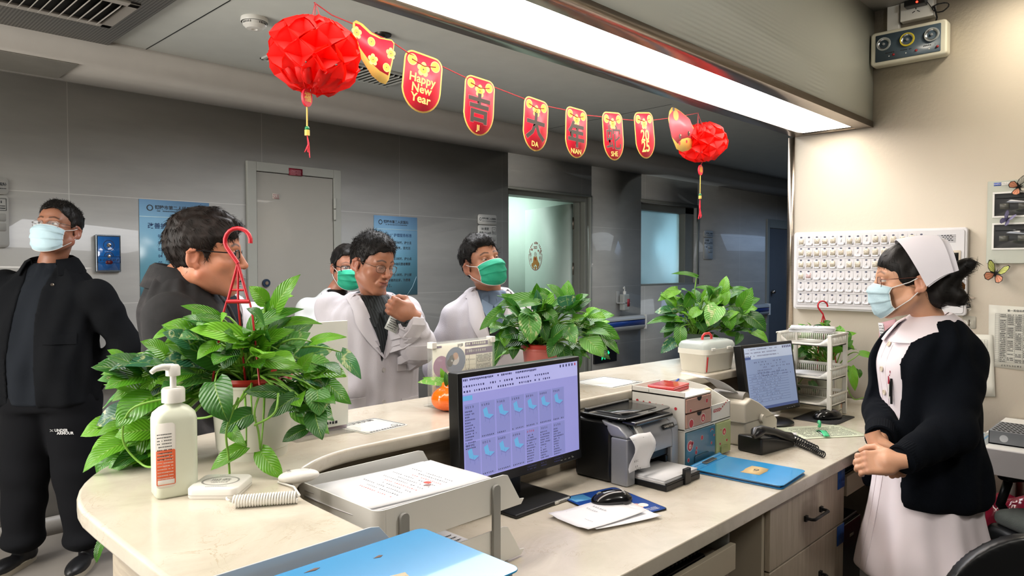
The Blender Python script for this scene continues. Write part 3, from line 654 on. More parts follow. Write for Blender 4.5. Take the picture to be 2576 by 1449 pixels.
def roomsign(px, pyt, label, k, dim=False):
    a = U(px, pyt, Y=YW-.01); W_ = .215; t = thing('room_sign', label, 'sign', (a.x+W_/2, YW, a.z-.36), group='room signs')
    A = _M.get('sign_plate') or mat('sign_plate', '#b9b9b4', .4, noise=.02)
    obj('header_plate', MB().prism(rrect(W_, .085, .018), 0, .012, frame((0, -.001, .3155), (1,0,0), (0,0,1))), A, t)
    obj('name_plate', MB().prism(rrect(W_, .265, .018), 0, .012, frame((0, -.001, .1345), (1,0,0), (0,0,1))), A, t)
    m_ = MB(); F_ = lambda x, z: frame((x, -.0138, z), (1,0,0), (0,0,1)); m_.text('铜陵市第二人民医院', F_(.018, .323), .0185, 0, .02); scr(m_, F_(-.065, .3), 0, 0, .165, 0, .005, RNG, 0)
    ring(m_, F_(-.085, .318), .009, .013, 0, 360, 0, 20)
    m_.text('08 病室' if k == 8 else '07 病室' if k == 7 else '09 病室', F_(-.03, .235), .027, 0, .012); m_.text('床号: 22-24床' if k == 8 else '床号: 19-21床', F_(-.028, .2), .0245, 0, .014)
    for x0, z0, x1, z1 in ((.053, .19, .098, .192), (.053, .25, .098, .252), (.053, .19, .055, .252), (.096, .19, .098, .252), (.06, .2, .092, .204), (.06, .2, .063, .222), (.06, .212, .092, .215), (.074, .228, .078, .24)): m_.box((x0, -.0145, z0), (x1, -.0137, z1))
    scr(m_, F_(-.09, .15), 0, 0, .06, 0, .012, RNG, 0)
    obj('lettering', m_, M_INK, t)
    obj('name_slot', MB().prism(rrect(.1, .04, .006), 0, .002, frame((.045, -.0128, .155), (1,0,0), (0,0,1))).prism(rrect(.1, .04, .006), 0, .002, frame((.045, -.0128, .105), (1,0,0), (0,0,1))), mat('sign_slot', '#a2a29d', .35), t)
roomsign(1203, 538, 'grey ward sign reading 08 above the green-masked doctor', 8)
_a = U(20, 446, Y=YW-.01); _px = PX((_a.x-.215, YW-.01, _a.z))
roomsign(_px[0], _px[1]+1, 'grey ward sign cut by the left edge of the photo', 7)
roomsign(1771, 579, 'small dark ward sign beyond the interior window', 9)
# blue framed alarm box
a, b = onwall(238, 590, 302, 684); t = thing('call_box', 'blue glass-faced alarm panel on the wall between the masked man and the denim-jacketed man', 'panel', ((a.x+b.x)/2, YW, b.z)); W_ = b.x-a.x; H = a.z-b.z
obj('frame', MB().box((-W_/2, -.022, 0), (W_/2, 0, H)), mat('chrome_edge', '#7d8790', .15, .9), t, bev=.004)
obj('face', MB().box((-W_/2+.008, -.0245, .01), (W_/2-.008, -.0221, H-.01)), mat('blue_film', '#1b5596', .08, noise=.1, coat=.5), t)
m_ = MB(); F_ = lambda x, z: frame((x, -.0252, z), (1,0,0), (0,0,1)); ring(m_, F_(0, H*.72), .026, .029, 0, 360, 0); ring(m_, F_(0, H*.42), .022, .025, 0, 180, 0); ring(m_, F_(0, H*.42), .012, .014, 0, 180, 0)
for x0, z0, x1, z1 in ((-.06, .05, .06, .052), (-.06, .085, .06, .087), (-.06, .05, -.058, .087), (.058, .05, .06, .087)): m_.box((x0, -.0256, z0), (x1, -.025, z1))
glyphs(m_, F_(-.05, .06), 0, 0, 6, .014, RNG, 0)
obj('print', m_, mat('panel_print', '#0b2142', .5), t)
obj('socket', MB(True).lathe([(0, 0), (.009, 0), (.011, -.006), (.006, -.008), (.004, -.002), (0, -.002)], M=Matrix.Translation((0, -.025, H*.72)) @ Matrix.Rotation(-PI/2, 4, 'X'), caps=False).lathe([(0, 0), (.008, 0), (.008, -.007), (0, -.009)], M=Matrix.Translation((0, -.025, H*.42)) @ Matrix.Rotation(-PI/2, 4, 'X'), caps=False), M_STEEL, t)
obj('button', MB().prism(rrect(.036, .02, .009), 0, .004, frame((0, -.0245, H*.26), (1,0,0), (0,0,1))), mat('dark_red_button', '#4a1018', .3), t)
# wall sanitizer dispenser
a = U(1560, 780, Y=YW); t = thing('sanitizer_dispenser', 'clear pump bottle in a wall bracket above the short handrail', 'dispenser', (a.x, YW, a.z))
obj('bracket', MB().box((-.075, -.012, .07), (-.02, 0, .2)).box((-.075, -.09, .07), (.06, -.0, .085)), M_RAIL, t, bev=.004)
obj('bottle', MB(True).prism(rrect(.105, .07, .02), .0, .17, Matrix.Translation((0, -.055, 0))), mat('clear_bottle', '#9da09c', .2, noise=.02), t, bev=.01)
obj('pump', MB(True).cyl((0, -.055, .17), (0, -.055, .2), .017).cyl((0, -.055, .2), (0, -.055, .235), .006).tube([(0, -.055, .235), (-.01, -.06, .245), (-.045, -.075, .235)], .008), M_WHITE, t)
obj('label', MB().box((.0, -.0915, .04), (.045, -.0905, .12)), mat('red_label', '#9c3038', .5), t)
# low green exit sign
a, b = onwall(1496, 868, 1552, 908, .02); t = thing('exit_sign', 'low glowing green running-man exit sign with an arrow', 'sign', ((a.x+b.x)/2, YW, b.z)); W_ = b.x-a.x; H = a.z-b.z
obj('housing', MB().box((-W_/2, -.02, 0), (W_/2, 0, H)), M_BLACK, t, bev=.003)
m_ = MB(); F_ = frame((0, -.0215, H/2), (1,0,0), (0,0,1)); g = H*.36
for q in (((-.42, .9), (-.30, .9), (-.30, -.9), (-.42, -.9)), ((-.42, .9), (.3, .9), (.3, .75), (-.42, .75)), ((.18, .9), (.3, .9), (.3, -.9), (.18, -.9)), ((-.2, .3), (.1, .4), (.12, .2), (-.18, .1)), ((-.08, .4), (.08, .4), (0, -.2), (-.14, -.15)), ((-.1, -.1), (-.02, -.2), (-.2, -.8), (-.28, -.75)), ((-.06, -.1), (.02, -.05), (.14, -.7), (.05, -.75)), ((.5, .1), (.95, .1), (.95, -.08), (.5, -.08)), ((.85, .4), (1.25, 0), (.85, -.4), (.85, .1))):
    m_.add([F_ @ Vector((x*g*1.15-.04, y*g, 0)) for x, y in q], [(0,1,2,3)])
disc(m_, F_, (-.045, g*.55, 0), g*.14, 0)
obj('pictogram', m_, mat('exit_green', '#1fe08a', .5, noise=0, emis=1.6), t)
# ================================================================== THE COUNTER
ZW = .76; ZG = 1.0
def arc(cx, cy_, r, a0, a1, n=12): return [(cx+r*math.cos(math.radians(a0+(a1-a0)*i/n)), cy_+r*math.sin(math.radians(a0+(a1-a0)*i/n))) for i in range(n+1)]
inn = [(3.895, 1.455), (2.888, 1.467), (1.9, 1.505), (1.45, 1.51)]+arc(1.01, 1.205, .305, 90, 180)+[(.70, 1.03), (.695, .45)]
out = [(.42, .45), (.392, .6)]+[(.385, 1.2), (.385, 1.40)]+arc(.87, 1.445, .485, 176, 92, 14)+[(1.343, 1.93), (2.37, 1.90), (3.13, 1.845), (3.895, 1.80)]
def offs(P, d):
    """offset an open polyline to its left by d"""
    Q = []
    for i, p in enumerate(P):
        a = Vector(P[max(i-1, 0)]); b = Vector(P[min(i+1, len(P)-1)]); t = (b-a).normalized(); Q.append((p[0]-t.y*d, p[1]+t.x*d))
    return Q
def tagged(o, label, cat, group=None): return tag(o, label, cat, group)
tagged(obj('counter_ledge', MB().prism(inn+out, ZG-.036, ZG), M_MARB, W=True, bev=.008, bseg=3), 'raised cream quartz ledge curving round the reception counter', 'counter')
pin = offs(inn, -.05); pout = offs(out, -.06)
body = MB(); body.prism(pin+pout, .0, ZG-.037)
tagged(obj('reception_counter', body, M_WOODH, W=True), 'wood-grain upright panel carrying the raised counter ledge', 'counter')
wt = [(3.895, .925), (.78, .925), (.76, 1.1)]+[(x, y) for x, y in offs(arc(1.01, 1.205, .305, 180, 90), .045)]+[(1.45, 1.55), (1.9, 1.548), (2.888, 1.51), (3.895, 1.5)]
tagged(obj('worktop', MB().prism(wt[::-1], ZW-.042, ZW), M_MARB, W=True, bev=.004), 'lower cream quartz worktop with computers and printer on it', 'worktop')
# drawer cabinet under the worktop
M_TAPE = mat('blue_tape', '#1c4f9c', .5, noise=.05); M_EDGE = mat('beige_edge_band', '#b5ab97', .4, noise=.03); M_HAND = mat('black_handle', '#17181a', .4)
t = thing('drawer_cabinet', 'pale wood-grain drawer cabinet with black handles under the worktop', 'cabinet', (2.43, .97, 0))
obj('body', MB().box((-.315, .0, .02), (.315, .5, ZW-.045)), M_WOODV, t, bev=.002)
obj('side_panel', MB().box((-.335, -.004, .02), (-.317, .5, ZW-.045)), M_EDGE, t, bev=.001)
for i, (z0, z1) in enumerate(((.505, .708), (.26, .50), (.04, .255))):
    d = obj('drawer', MB().box((-.312, -.02, z0), (.312, -.001, z1)), M_WOODV, t, bev=.002)
    zc = (z0+z1)/2+.0; hx_ = .02
    obj('handle', MB(True, 50).tube([(hx_-.065, -.02, zc), (hx_-.065, -.042, zc), (hx_-.058, -.05, zc), (hx_+.058, -.05, zc), (hx_+.065, -.042, zc), (hx_+.065, -.02, zc)], .0055, 8).cb((hx_-.065, -.024, zc), (.018, .008, .018)).cb((hx_+.065, -.024, zc), (.018, .008, .018)), M_HAND, d)
    tp = MB(); tp.m = 0; tp.box((.245, -.0215, z1-.072), (.313, -.0203, z1+.0)); glyphs(tp, frame((.252, -.0222, z1-.05), (1,0,0), (0,0,1)), 0, 0, 3, .016, RNG, 1)
    obj('tape_label', tp, [M_TAPE, mat('tape_writing', '#0e2f63', .6)], d)
# knee space panels and keyboard trays
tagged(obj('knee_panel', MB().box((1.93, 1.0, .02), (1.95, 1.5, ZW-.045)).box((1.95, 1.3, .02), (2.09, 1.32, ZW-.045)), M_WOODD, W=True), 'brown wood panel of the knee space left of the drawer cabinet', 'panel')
def kbtray(x0, x1, y0, label, klabel):
    t = thing('keyboard_tray', label, 'tray', ((x0+x1)/2, y0, .60)); L = (x1-x0)/2
    obj('shelf', MB().box((-L, .018, 0), (L, .38, .016)), M_WOODH, t, bev=.001)
    obj('front_edge', MB().box((-L, 0, -.02), (L, .017, .055)), M_EDGE, t, bev=.002)
    for q in (-L-.02, L+.002): obj('runner', MB().box((q, .03, .02), (q+.018, .4, .115)), M_GREYM, t)
    k = thing('keyboard', klabel, 'keyboard', ((x0+x1)/2, y0+.12, .6165)); W_ = min(.44, (x1-x0)-.05)
    obj('body', MB().box((-W_/2, -.07, 0), (W_/2, .075, .018)), M_BLACK, k, bev=.004)
    ks = MB(); nx = int(W_/.0195)
    for r in range(6):
        for c in range(nx):
            x = -W_/2+.012+c*.0193; y = -.055+r*.0205; ks.box((x, y, .018), (x+.0165, y+.0165, .0245))
    obj('keys', ks, mat('key_black', '#1b1d20', .35), k)
kbtray(1.30, 1.905, .955, 'pale wood pull-out keyboard tray under the worktop edge', 'black keyboard on the near pull-out tray')
kbtray(2.80, 3.16, .96, 'short pull-out keyboard tray beside the nurse', 'black keyboard on the tray beside the nurse')
t = thing('computer_tower', 'black computer tower standing under the worktop right of the drawers', 'computer', (2.93, 1.1, .0))
obj('case', MB().box((-.11, -.1, .01), (.11, .34, .46)), M_BLACK, t, bev=.006)
obj('front_bezel', MB().box((-.105, -.115, .03), (.105, -.1, .45)), mat('tower_bezel', '#1a1b1e', .25), t, bev=.004)
obj('badge', MB().box((-.02, -.1165, .39), (.02, -.1155, .40)), M_STEEL, t)
obj('foot', MB().box((-.09, -.08, 0), (-.07, .32, .01)).box((.07, -.08, 0), (.09, .32, .01)), M_BLACK, t)
# ---- desk along the right wall
t = thing('side_desk', 'white desk against the cream wall behind the nurse', 'desk', (3.55, -.2, 0))
obj('tabletop', MB().box((-.36, -.9, .735), (.345, .85, .76)), M_WHITE, t, bev=.003)
obj('front_edge', MB().box((-.375, -.9, .665), (-.36, .85, .762)), mat('desk_edge', '#b9b5b5', .35), t, bev=.002)
for y in (-.88, .8): obj('leg', MB().box((-.34, y, 0), (-.3, y+.04, .735)), M_GREYM, t); obj('leg', MB().box((.3, y, 0), (.34, y+.04, .735)), M_GREYM, t)
t = thing('tube_rack', 'grey perforated test tube rack on the desk behind the nurse', 'rack', (3.17, 0, 0)); t.location = (3.38, .50, .7605); _MW[t.name] = Matrix.Translation(t.location)
rk = MB(); W_, L_ = .105, .10
m_ = MB(); m_.box((-W_, -L_, .0), (W_, L_, .006)); m_.box((-W_, -L_, 0), (-W_+.004, L_, .052)); m_.box((W_-.004, -L_, 0), (W_, L_, .052)); m_.box((-W_, -L_, 0), (W_, -L_+.004, .052)); m_.box((-W_, L_-.004, 0), (W_, L_, .052)); m_.box((-W_, -L_, .050), (W_, L_, .0525))
obj('rack_body', m_, mat('rack_grey', '#73767a', .4), t, bev=.001)
m_ = MB()
for i in range(6):
    for j in range(12): m_.prism(rrect(.024, .009, .004), .0527, .0531, Matrix.Translation((-.085+i*.034, -.085+j*.0155, 0)) @ Matrix.Rotation(math.radians(30), 4, 'Z'))
for j in (-.05, .05): disc(m_, frame((-W_-.0004, j, .026), (0,-1,0), (0,0,1)), (0, 0, 0), .014, 1)
obj('holes', m_, [M_DARK, mat('rack_hole', '#b9bcc0', .4)], t)
m_ = MB(); m_.m = 0; m_.box((3.2, .60, .7603), (3.48, .80, .7615)); m_.m = 1; F_ = frame((3.22, .62, .762), (0,1,0), (-1,0,0))
F_ = Matrix.Translation((3.22, .62, .762))
for i in range(7): scr(m_, F_, 0, .02*i, .22, 0, .01, RNG, 1)
tagged(obj('leaflet', m_, [mat('leaflet_paper', '#d8dedf', .5), mat('leaflet_blue', '#5d8fb0', .5)], W=True), 'pale printed leaflet lying beside the grey tube rack', 'leaflet')

# ================================================================== ON THE WORKTOP
def thg(name, label, cat, x, y, z, rz=0, group=None): return thing(name, label, cat, (x, y, z+.0006), rz, group)
M_SCRBG = mat('screen_lavender', '#8f90cf', .3, noise=0, emis=.62); M_SCRTX = mat('screen_text', '#3a3c66', .3, noise=0, emis=.4); M_SCRCY = mat('screen_cyan', '#62a6d6', .3, noise=0, emis=.6)
M_SCRLT = mat('screen_light', '#a6a8dd', .3, noise=0, emis=.66); M_SCRBL = mat('screen_bar', '#6d78b8', .3, noise=0, emis=.5); M_SCRDK = mat('screen_panel', '#8287c4', .3, noise=0, emis=.55); M_SCRRD = mat('screen_red', '#b03a55', .3, noise=0, emis=.5)
SCRM = [M_SCRBG, M_SCRTX, M_SCRCY, M_SCRLT, M_SCRBL, M_SCRDK, M_SCRRD]
def monitor(label, x, y, z0, w_, h_, tilt, base, screen, bezel=.014, chin=.022, rz=0):
    t = thg('monitor', label, 'monitor', x, y, ZW, rz)
    T = Matrix.Translation((0, 0, z0-ZW)) @ Matrix.Rotation(-math.radians(tilt), 4, 'X')
    m = MB(); m.T = T; m.box((-w_/2, -.012, 0), (w_/2, .03, h_)); m.box((-w_/2+.05, .03, .04), (w_/2-.05, .055, h_-.04)); obj('housing', m, M_BLACK, t, bev=.004)
    m = MB(); m.T = T; F_ = frame((0, -.0130, 0), (1,0,0), (0,0,1)); sw, z1, zb = w_/2-bezel, h_-bezel, chin
    def q(x0, y0, x1, y1, mi, d=0): m.add([F_ @ Vector(p) for p in ((x0, y0, d), (x1, y0, d), (x1, y1, d), (x0, y1, d))], [(0,1,2,3)], mi)
    q(-sw, zb, sw, z1, 0); screen(m, F_, q, sw, zb, z1); obj('screen', m, SCRM if rz == 0 else [mat('screen_slate', '#7f90b4', .3, noise=0, emis=.5), M_SCRTX, M_SCRCY, mat('screen_pale', '#a9b5cc', .3, noise=0, emis=.55), mat('screen_navy', '#46588c', .3, noise=0, emis=.45), M_SCRDK, M_SCRRD], t)
    m = MB(True, 30); m.T = T; m.cyl((w_/2-.05, -.0125, chin/2), (w_/2-.05, -.0135, chin/2), .002, n=8)
    for i in range(4): m.cb((w_/2-.10+i*.018, -.0125, chin/2-.003), (.008, .0015, .002))
    obj('buttons', m, M_GREYM, t)
    base(t, T); return t
def base1(t, T):
    obj('neck', MB().prism(rrect(.07, .03, .01), .012, .30, Matrix.Translation((0, .055, 0))), M_BLACK, t, bev=.003)
    b = obj('base', MB().box((-.12, -.085, 0), (.115, .13, .012)), mat('matte_black_base', '#141517', .45), t, bev=.005)
    m = MB(); m.m = 0; m.box((.04, -.0862, .002), (.105, -.0852, .011)); m.text('Lenovo', frame((.0725, -.0866, .0062), (1,0,0), (0,0,1)), .0115, 1, .01); obj('badge', m, [M_WHITE, M_INK], b)
def bed(m, F_, x, y, s):
    Z = 2e-4
    def P(pts, mi): m.add([F_ @ Vector((x+a*s, y+b*s, Z)) for a, b in pts], [tuple(range(len(pts)))], mi)
    P([(-.5, .35), (-.15, .5), (.0, .0), (-.38, -.12)], 2); P([(-.38, -.12), (.0, .0), (.5, -.12), (.1, -.32)], 2); P([(-.38, -.16), (.1, -.36), (.1, -.42), (-.38, -.22)], 4); P([(.1, -.36), (.5, -.16), (.5, -.22), (.1, -.42)], 4)
    for a, b in ((-.3, -.25), (.1, -.42), (.45, -.22), (0, -.1)): P([(a-.015, b), (a+.015, b), (a+.015, b-.25), (a-.015, b-.25)], 4)
def scr1(m, F_, q, sw, z0, z1):
    W_ = 2*sw; H = z1-z0; d = 1e-4; r = random.Random(3)
    q(-sw, z1-.012, sw, z1, 3, d); scr(m, F_ @ Matrix.Translation((0,0,2*d)), -sw+.003, z1-.010, W_*.6, 0, .006, r, 1)
    q(-sw, z1-.045, sw, z1-.012, 3, d)
    for k in range(2): scr(m, F_ @ Matrix.Translation((0,0,2*d)), -sw+.004, z1-.027-k*.014, W_*.72, 0, .006, r, 1, .8, .75)
    q(-sw, z1-.062, -sw+.035, z1-.049, 2, 2*d)
    for i in range(6): q(sw-.085+i*.014, z1-.012, sw-.079+i*.014, z1-.004, 6 if i == 5 else 1, 2*d)
    top = z1-.066; cw = (W_*.86)/7; ch = (top-z0-.006)/2
    for r_ in range(2):
        for c in range(7):
            x0 = -sw+.004+c*cw; y0 = z0+.004+(1-r_)*ch; q(x0, y0, x0+cw-.004, y0+ch-.004, 5, d)
            isbed = (r_ == 0 and c > 0) or (r_ == 1 and c < 4)
            glyphs(m, F_ @ Matrix.Translation((0,0,2*d)), x0+.004, y0+ch-.016, 4, .0065, r, 6 if (r_ == 1 and c == 4) else 1)
            if isbed:
                bed(m, F_, x0+cw*.5, y0+ch-.040, .040); scr(m, F_ @ Matrix.Translation((0,0,2*d)), x0+.004, y0+.003, cw-.014, 0, .004, r, 1, 1)
            else:
                for i in range(14): scr(m, F_ @ Matrix.Translation((0,0,2*d)), x0+.003, y0+ch-.026-i*.0076, r.uniform(.4, .95)*(cw-.012), 0, .0038, r, 1, .6)
M1X = 1.512; monitor('large black monitor showing a lavender screen of bed icons', M1X, 1.42, .842, .512, .322, 2, base1, scr1, .014, .030)
def base2(t, T):
    obj('base', MB(True, 30).lathe([(0, 0), (.10, 0), (.102, .008), (.09, .014), (.03, .022), (0, .022)], c=(-.0, .02, 0), n=40, caps=False), M_BLACK, t)
    obj('neck', MB().prism(rrect(.05, .025, .008), .02, .14, Matrix.Translation((0, .05, 0))), M_BLACK, t, bev=.002)
def scr2(m, F_, q, sw, z0, z1):
    W_ = 2*sw; d = 1e-4; r = random.Random(5); G = F_ @ Matrix.Translation((0,0,2*d))
    q(-sw, z1-.05, sw, z1, 3, d); q(-sw, z1-.05, -sw+.04, z1-.04, 4, 2*d)
    for k in range(3): scr(m, G, -sw+.005, z1-.012-k*.014, W_*.7, 0, .005, r, 1, .8, .7)
    for i in range(5): q(sw-.07+i*.014, z1-.014, sw-.062+i*.014, z1-.004, 1, 2*d)
    q(-sw, z0, sw, z0+.012, 4, 2*d)
    for k in range(6): scr(m, G, -sw+.05+(k % 3)*.03, z1-.068-k*.012, W_*.6, 0, .005, r, 1, 1.2, .6)
    for k in range(12): q(-sw+.01, z0+.03+k*.011, sw-.05, z0+.031+k*.011, 4, 2*d); scr(m, G, -sw+.03, z0+.033+k*.011, W_*.6, 0, .004, r, 1, 1.5, .5)
monitor('smaller black monitor with a pale spreadsheet screen beside the white basket tower', 3.035, 1.352, .812, .372, .30, 9, base2, scr2, .014, .02, math.radians(-10))
# ---- printer
t = thg('laser_printer', 'black and silver laser printer with a taped note beside the drawer organiser', 'printer', 1.982, 1.325, ZW)
M_SILV = mat('silver_plastic', '#9a9da2', .3, .35); PW = .150; PD = .165; PH = .205
m = MB(); prof = [(-.03, .055), (-.03, .13), (-.022, .165), (.02, .19), (.06, .2), (.15, .205), (PD, .2), (PD, 0), (.02, 0), (.02, .055)]
obj('body', MB().add([(-PW+.03, y, z) for y, z in prof]+[(PW-.03, y, z) for y, z in prof], [tuple(range(10))[::-1], tuple(range(10, 20))]+[(i, 10+i, 10+(i+1) % 10, (i+1) % 10) for i in range(10)]), M_BLACK, t, bev=.004)
fp = [(-.045, .045), (-.045, .13), (-.032, .168), (.0, .192), (.006, .186), (-.02, .16), (-.03, .12), (-.03, .045)]
obj('front_panel', MB().add([(-PW+.045, y, z+.0) for y, z in [(-.046, .085), (-.046, .13), (-.033, .168), (.0, .194), (.006, .188), (-.02, .16), (-.03, .085)]]+[(PW-.045, y, z) for y, z in [(-.046, .085), (-.046, .13), (-.033, .168), (.0, .194), (.006, .188), (-.02, .16), (-.03, .085)]], [tuple(range(7))[::-1], tuple(range(7, 14))]+[(i, 7+i, 7+(i+1) % 7, (i+1) % 7) for i in range(7)]), M_SILV, t, bev=.002)
for s_ in (-1, 1): obj('front_pillar', MB().box((min(s_*(PW-.045), s_*PW), -.045, 0), (max(s_*(PW-.045), s_*PW), .02, .15)).add([(x, y, z) for x in (s_*(PW-.045), s_*PW) for y, z in ((-.045, .15), (.02, .15), (.06, .198), (-.01, .186), (-.036, .168))], [(0,1,2,3,4)[::1], (5,9,8,7,6), (0,5,6,1), (1,6,7,2), (2,7,8,3), (3,8,9,4), (4,9,5,0)]), M_SILV, t, bev=.006)
for s_ in (-1, 1): obj('side_panel', MB().box((min(s_*(PW-.03), s_*PW), .02, 0), (max(s_*(PW-.03), s_*PW), PD, .195)), M_BLACK, t, bev=.012)
tp = obj('output_tray', MB().prism(rrect(.29, .19, .03), .2055, .212, Matrix.Translation((-.005, .065, 0))).prism(rrect(.24, .02, .008), .212, .220, Matrix.Translation((-.005, .14, 0))), mat('smoked_black', '#1b1c1f', .12, coat=.6), t, bev=.004)
m = MB(); m.T = Matrix.Translation((0, -.0, .205)); m.prism(rrect(.20, .13, .02), .0075, .0085, Matrix.Translation((-.005, .065, 0))); obj('tray_recess', m, mat('tray_recess', '#050506', .2), tp)
obj('flap', MB().box((-.12, -.055, .186), (.1, -.0, .200)), mat('smoked_black', '#1b1c1f', .12), t, bev=.005)
m = MB(); m.m = 0; disc(m, frame((.0, -.0468, .108), (1,0,0), (0,0,1)), (0, 0, 0), .0105, 0, 28); m.text('hp', frame((0, -.0472, .108), (1,0,0), (0,0,1)), .014, 1, .01); obj('emblem', m, [mat('emblem_ring', '#1d2d3c', .3), M_WHITE], t)
m = MB(); m.m = 0; Fp = frame((.085, -.0432, .1555), (1,0,0), (0,.37,.93)); m.prism(rrect(.068, .017, .003), 0, .002, Fp); m.text('LaserJet P1108', Fp @ Matrix.Translation((0, 0, .0025)), .0088, 1, .01); obj('model_plate', m, [M_BLACK, M_WHITE], t)
m = MB(); m.box((-PW+.048, -.155, .0), (PW-.05, .04, .018)); m.box((-PW+.048, -.155, .018), (PW-.05, -.150, .026)); m.box((-.0, -.16, .0), (.035, -.148, .05)); m.box((.085, -.035, .018), (.10, .01, .055)); obj('paper_tray', m, M_BLACK, t, bev=.004)
m = MB(); m.T = Matrix.Translation((.0, -.058, .0185)) 
for i in range(5): m.cb((RNG.uniform(-.003, .003), RNG.uniform(-.003, .003), .0015+i*.003), (.195, .175, .0026))
tagged(obj('paper_stack', m, mat('white_paper', '#dfdfe2', .6, noise=.01), None, loc=None), 'stack of blank white paper in the front tray of the printer', 'paper').location = (1.982, 1.325, ZW)
m = MB(); G = [[(-.165+i*.023+.012*math.sin(j*.5), -.062-.012*math.sin(j*.55)-.02*(j/9)**2, .165-j*.0120+.003*math.sin(i)) for j in range(10)] for i in range(6)]
m.sheet(G, .0006); m.m = 1
for k, (zz, ln) in enumerate(((.148, .07), (.085, .03), (.07, .02), (.062, .03))): glyphs(m, frame((-.155, -.069-.004*k, zz), (1,0,0), (0,0,1)), 0, 0, int(ln/.009), .007, RNG, 1)
tagged(obj('taped_note', m, [M['white_paper'] if False else _M['white_paper'], M_INK], None), 'handwritten slip of paper hanging from tape on the printer front', 'note').location = (1.982, 1.325, ZW)
tagged(obj('tape_strip', MB().sheet([[(-.115+i*.018, -.036-.012*j, .195-.018*j) for j in range(4)] for i in range(3)], .0008), mat('clear_tape', '#c9c9c4', .2, alpha=.7), None), 'torn clear tape holding the note on the printer', 'tape').location = (1.982, 1.325, ZW)
# ---- desktop drawer organiser with stickers
t = thg('desk_organiser', 'white two-tier desk organiser with pink, blue and green drawers', 'organiser', 2.300, 1.262, ZW)
M_ORG = mat('organiser_white', '#d5d2ca', .4, noise=.02); hw = .162; dp = .215
m = MB(); m.box((-hw, 0, 0), (hw, dp, .006)); m.box((-hw, 0, 0), (-hw+.005, dp, .125)); m.box((hw-.005, 0, 0), (hw, dp, .125)); m.box((-hw, dp-.004, 0), (hw, dp, .125)); m.box((-hw, 0, .122), (hw, dp, .128)); m.box((.042, 0, 0), (.047, dp, .125)); obj('lower_case', m, M_ORG, t, bev=.001)
for x0, x1, c, nm in ((-hw+.006, .040, '#3d6f86', 'blue drawer front'), (.048, hw-.006, '#a5b07c', 'green drawer front')):
    d = obj('drawer', MB().box((x0, -.006, .007), (x1, .15, .121)), mat('drawer_'+nm.split()[0], c, .25, noise=.03, coat=.3), t, bev=.002, label=nm)
    xc = (x0+x1)/2; wd = (x1-x0)*.5
    m = MB(); m.prism(rrect(wd, .026, .006), 0, .006, frame((xc, -.006, .022), (1,0,0), (0,0,1))); obj('pull', m, mat('pull_'+nm.split()[0], '#2c5467' if 'blue' in nm else '#8b9666', .3), d, bev=.001)
m = MB(); x0, x1 = -hw, 0.02; m.box((x0, .0, .129), (x1, dp, .134)); m.box((x0, 0, .129), (x0+.005, dp, .245)); m.box((x1-.005, 0, .129), (x1, dp, .245)); m.box((x0, dp-.004, .129), (x1, dp, .245)); m.box((x0, 0, .238), (x1, dp, .243)); m.box((x0, dp-.004, .24), (x1, dp, .262)); m.box((x0, 0, .24), (x0+.004, dp, .26)); m.box((x0, .14, .24), (x1, .144, .255)); obj('upper_case', m, M_ORG, t, bev=.001)
for z0 in (.134, .186):
    d = obj('drawer', MB().box((x0+.006, -.004, z0+.002), (x1-.006, .16, z0+.049)), mat('drawer_pink', '#b0897a', .35, noise=.03), t, bev=.002, label='dusty pink drawer front')
    m = MB(); m.add([(-.071+.016*math.cos(a), -.0046, z0+.05+.014*min(0, math.sin(a))) for a in [PI*(1+i/10) for i in range(11)]], [tuple(range(11))]); obj('finger_notch', m, M_DARK, d)
# open side bin with a sloping top
m = MB(); x0, x1 = .022, hw
for a, b in (((x0, x0+.004), 1), ((x1-.004, x1), 1)):
    m.add([(x, y, z) for x in a for y, z in ((0, .129), (dp, .129), (dp, .25), (.1, .235), (0, .19))], [(0,4,3,2,1), (5,6,7,8,9), (0,1,6,5), (1,2,7,6), (2,3,8,7), (3,4,9,8), (4,0,5,9)])
m.box((x0, 0, .129), (x1, .004, .19)); m.box((x0, dp-.004, .129), (x1, dp, .25)); m.box((x0, 0, .129), (x1, dp, .133)); m.box((x0, .1, .133), (x1, .103, .225)); obj('side_bin', m, M_ORG, t, bev=.001)
m = MB(); rr = random.Random(11); F_ = lambda x, z, y=-.0065: frame((x, y, z), (1,0,0), (0,0,1))
def stk(x, z, r, y=-.0065, k=0):
    disc(m, F_(x, z, y), (0, 0, 0), r*1.15, 1); disc(m, F_(x, z, y-.0002), (0, 0, 0), r, 0)
    if k: disc(m, F_(x, z, y-.0004), (0, -r*.15, 0), r*.5, 2); disc(m, F_(x, z, y-.0005), (-r*.2, -r*.1, 0), r*.09, 3); disc(m, F_(x, z, y-.0005), (r*.2, -r*.1, 0), r*.09, 3)
for a in ((-.135, .075, .017, -.0065, 1), (-.118, .082, .006), (-.055, .09, .008), (-.092, .06, .006), (-.094, .046, .007), (.012, .06, .005), (.03, .085, .004), (-.145, .028, .007), (.105, .085, .012, -.0065, 1), (.125, .05, .005), (.075, .045, .005), (.08, .095, .003), (-.125, .15, .014, -.0045), (-.045, .158, .014, -.0045, 1), (-.13, .195, .006, -.0045), (-.02, .215, .008, -.0045)): stk(*a)
for i in range(7): x = -.0; disc(m, frame((-hw-.0006, .19-i*.026, .21-i*.0015), (0,-1,0), (0,0,1)), (0, 0, 0), .0035 if i % 2 else .0055, 0, 12)
m.m = 0; m.text('GOOD', F_(.06, .168, -.0008), .017, 0, .03)
for i in range(5): disc(m, F_(.09+i*.012, .17+i*.006, -.0008), (0,0,0), .004, 0, 5)
ring(m, F_(.015, .098), .010, .013, 20, 170, 0); ring(m, F_(.015, .098), .007, .010, 20, 170, 4)
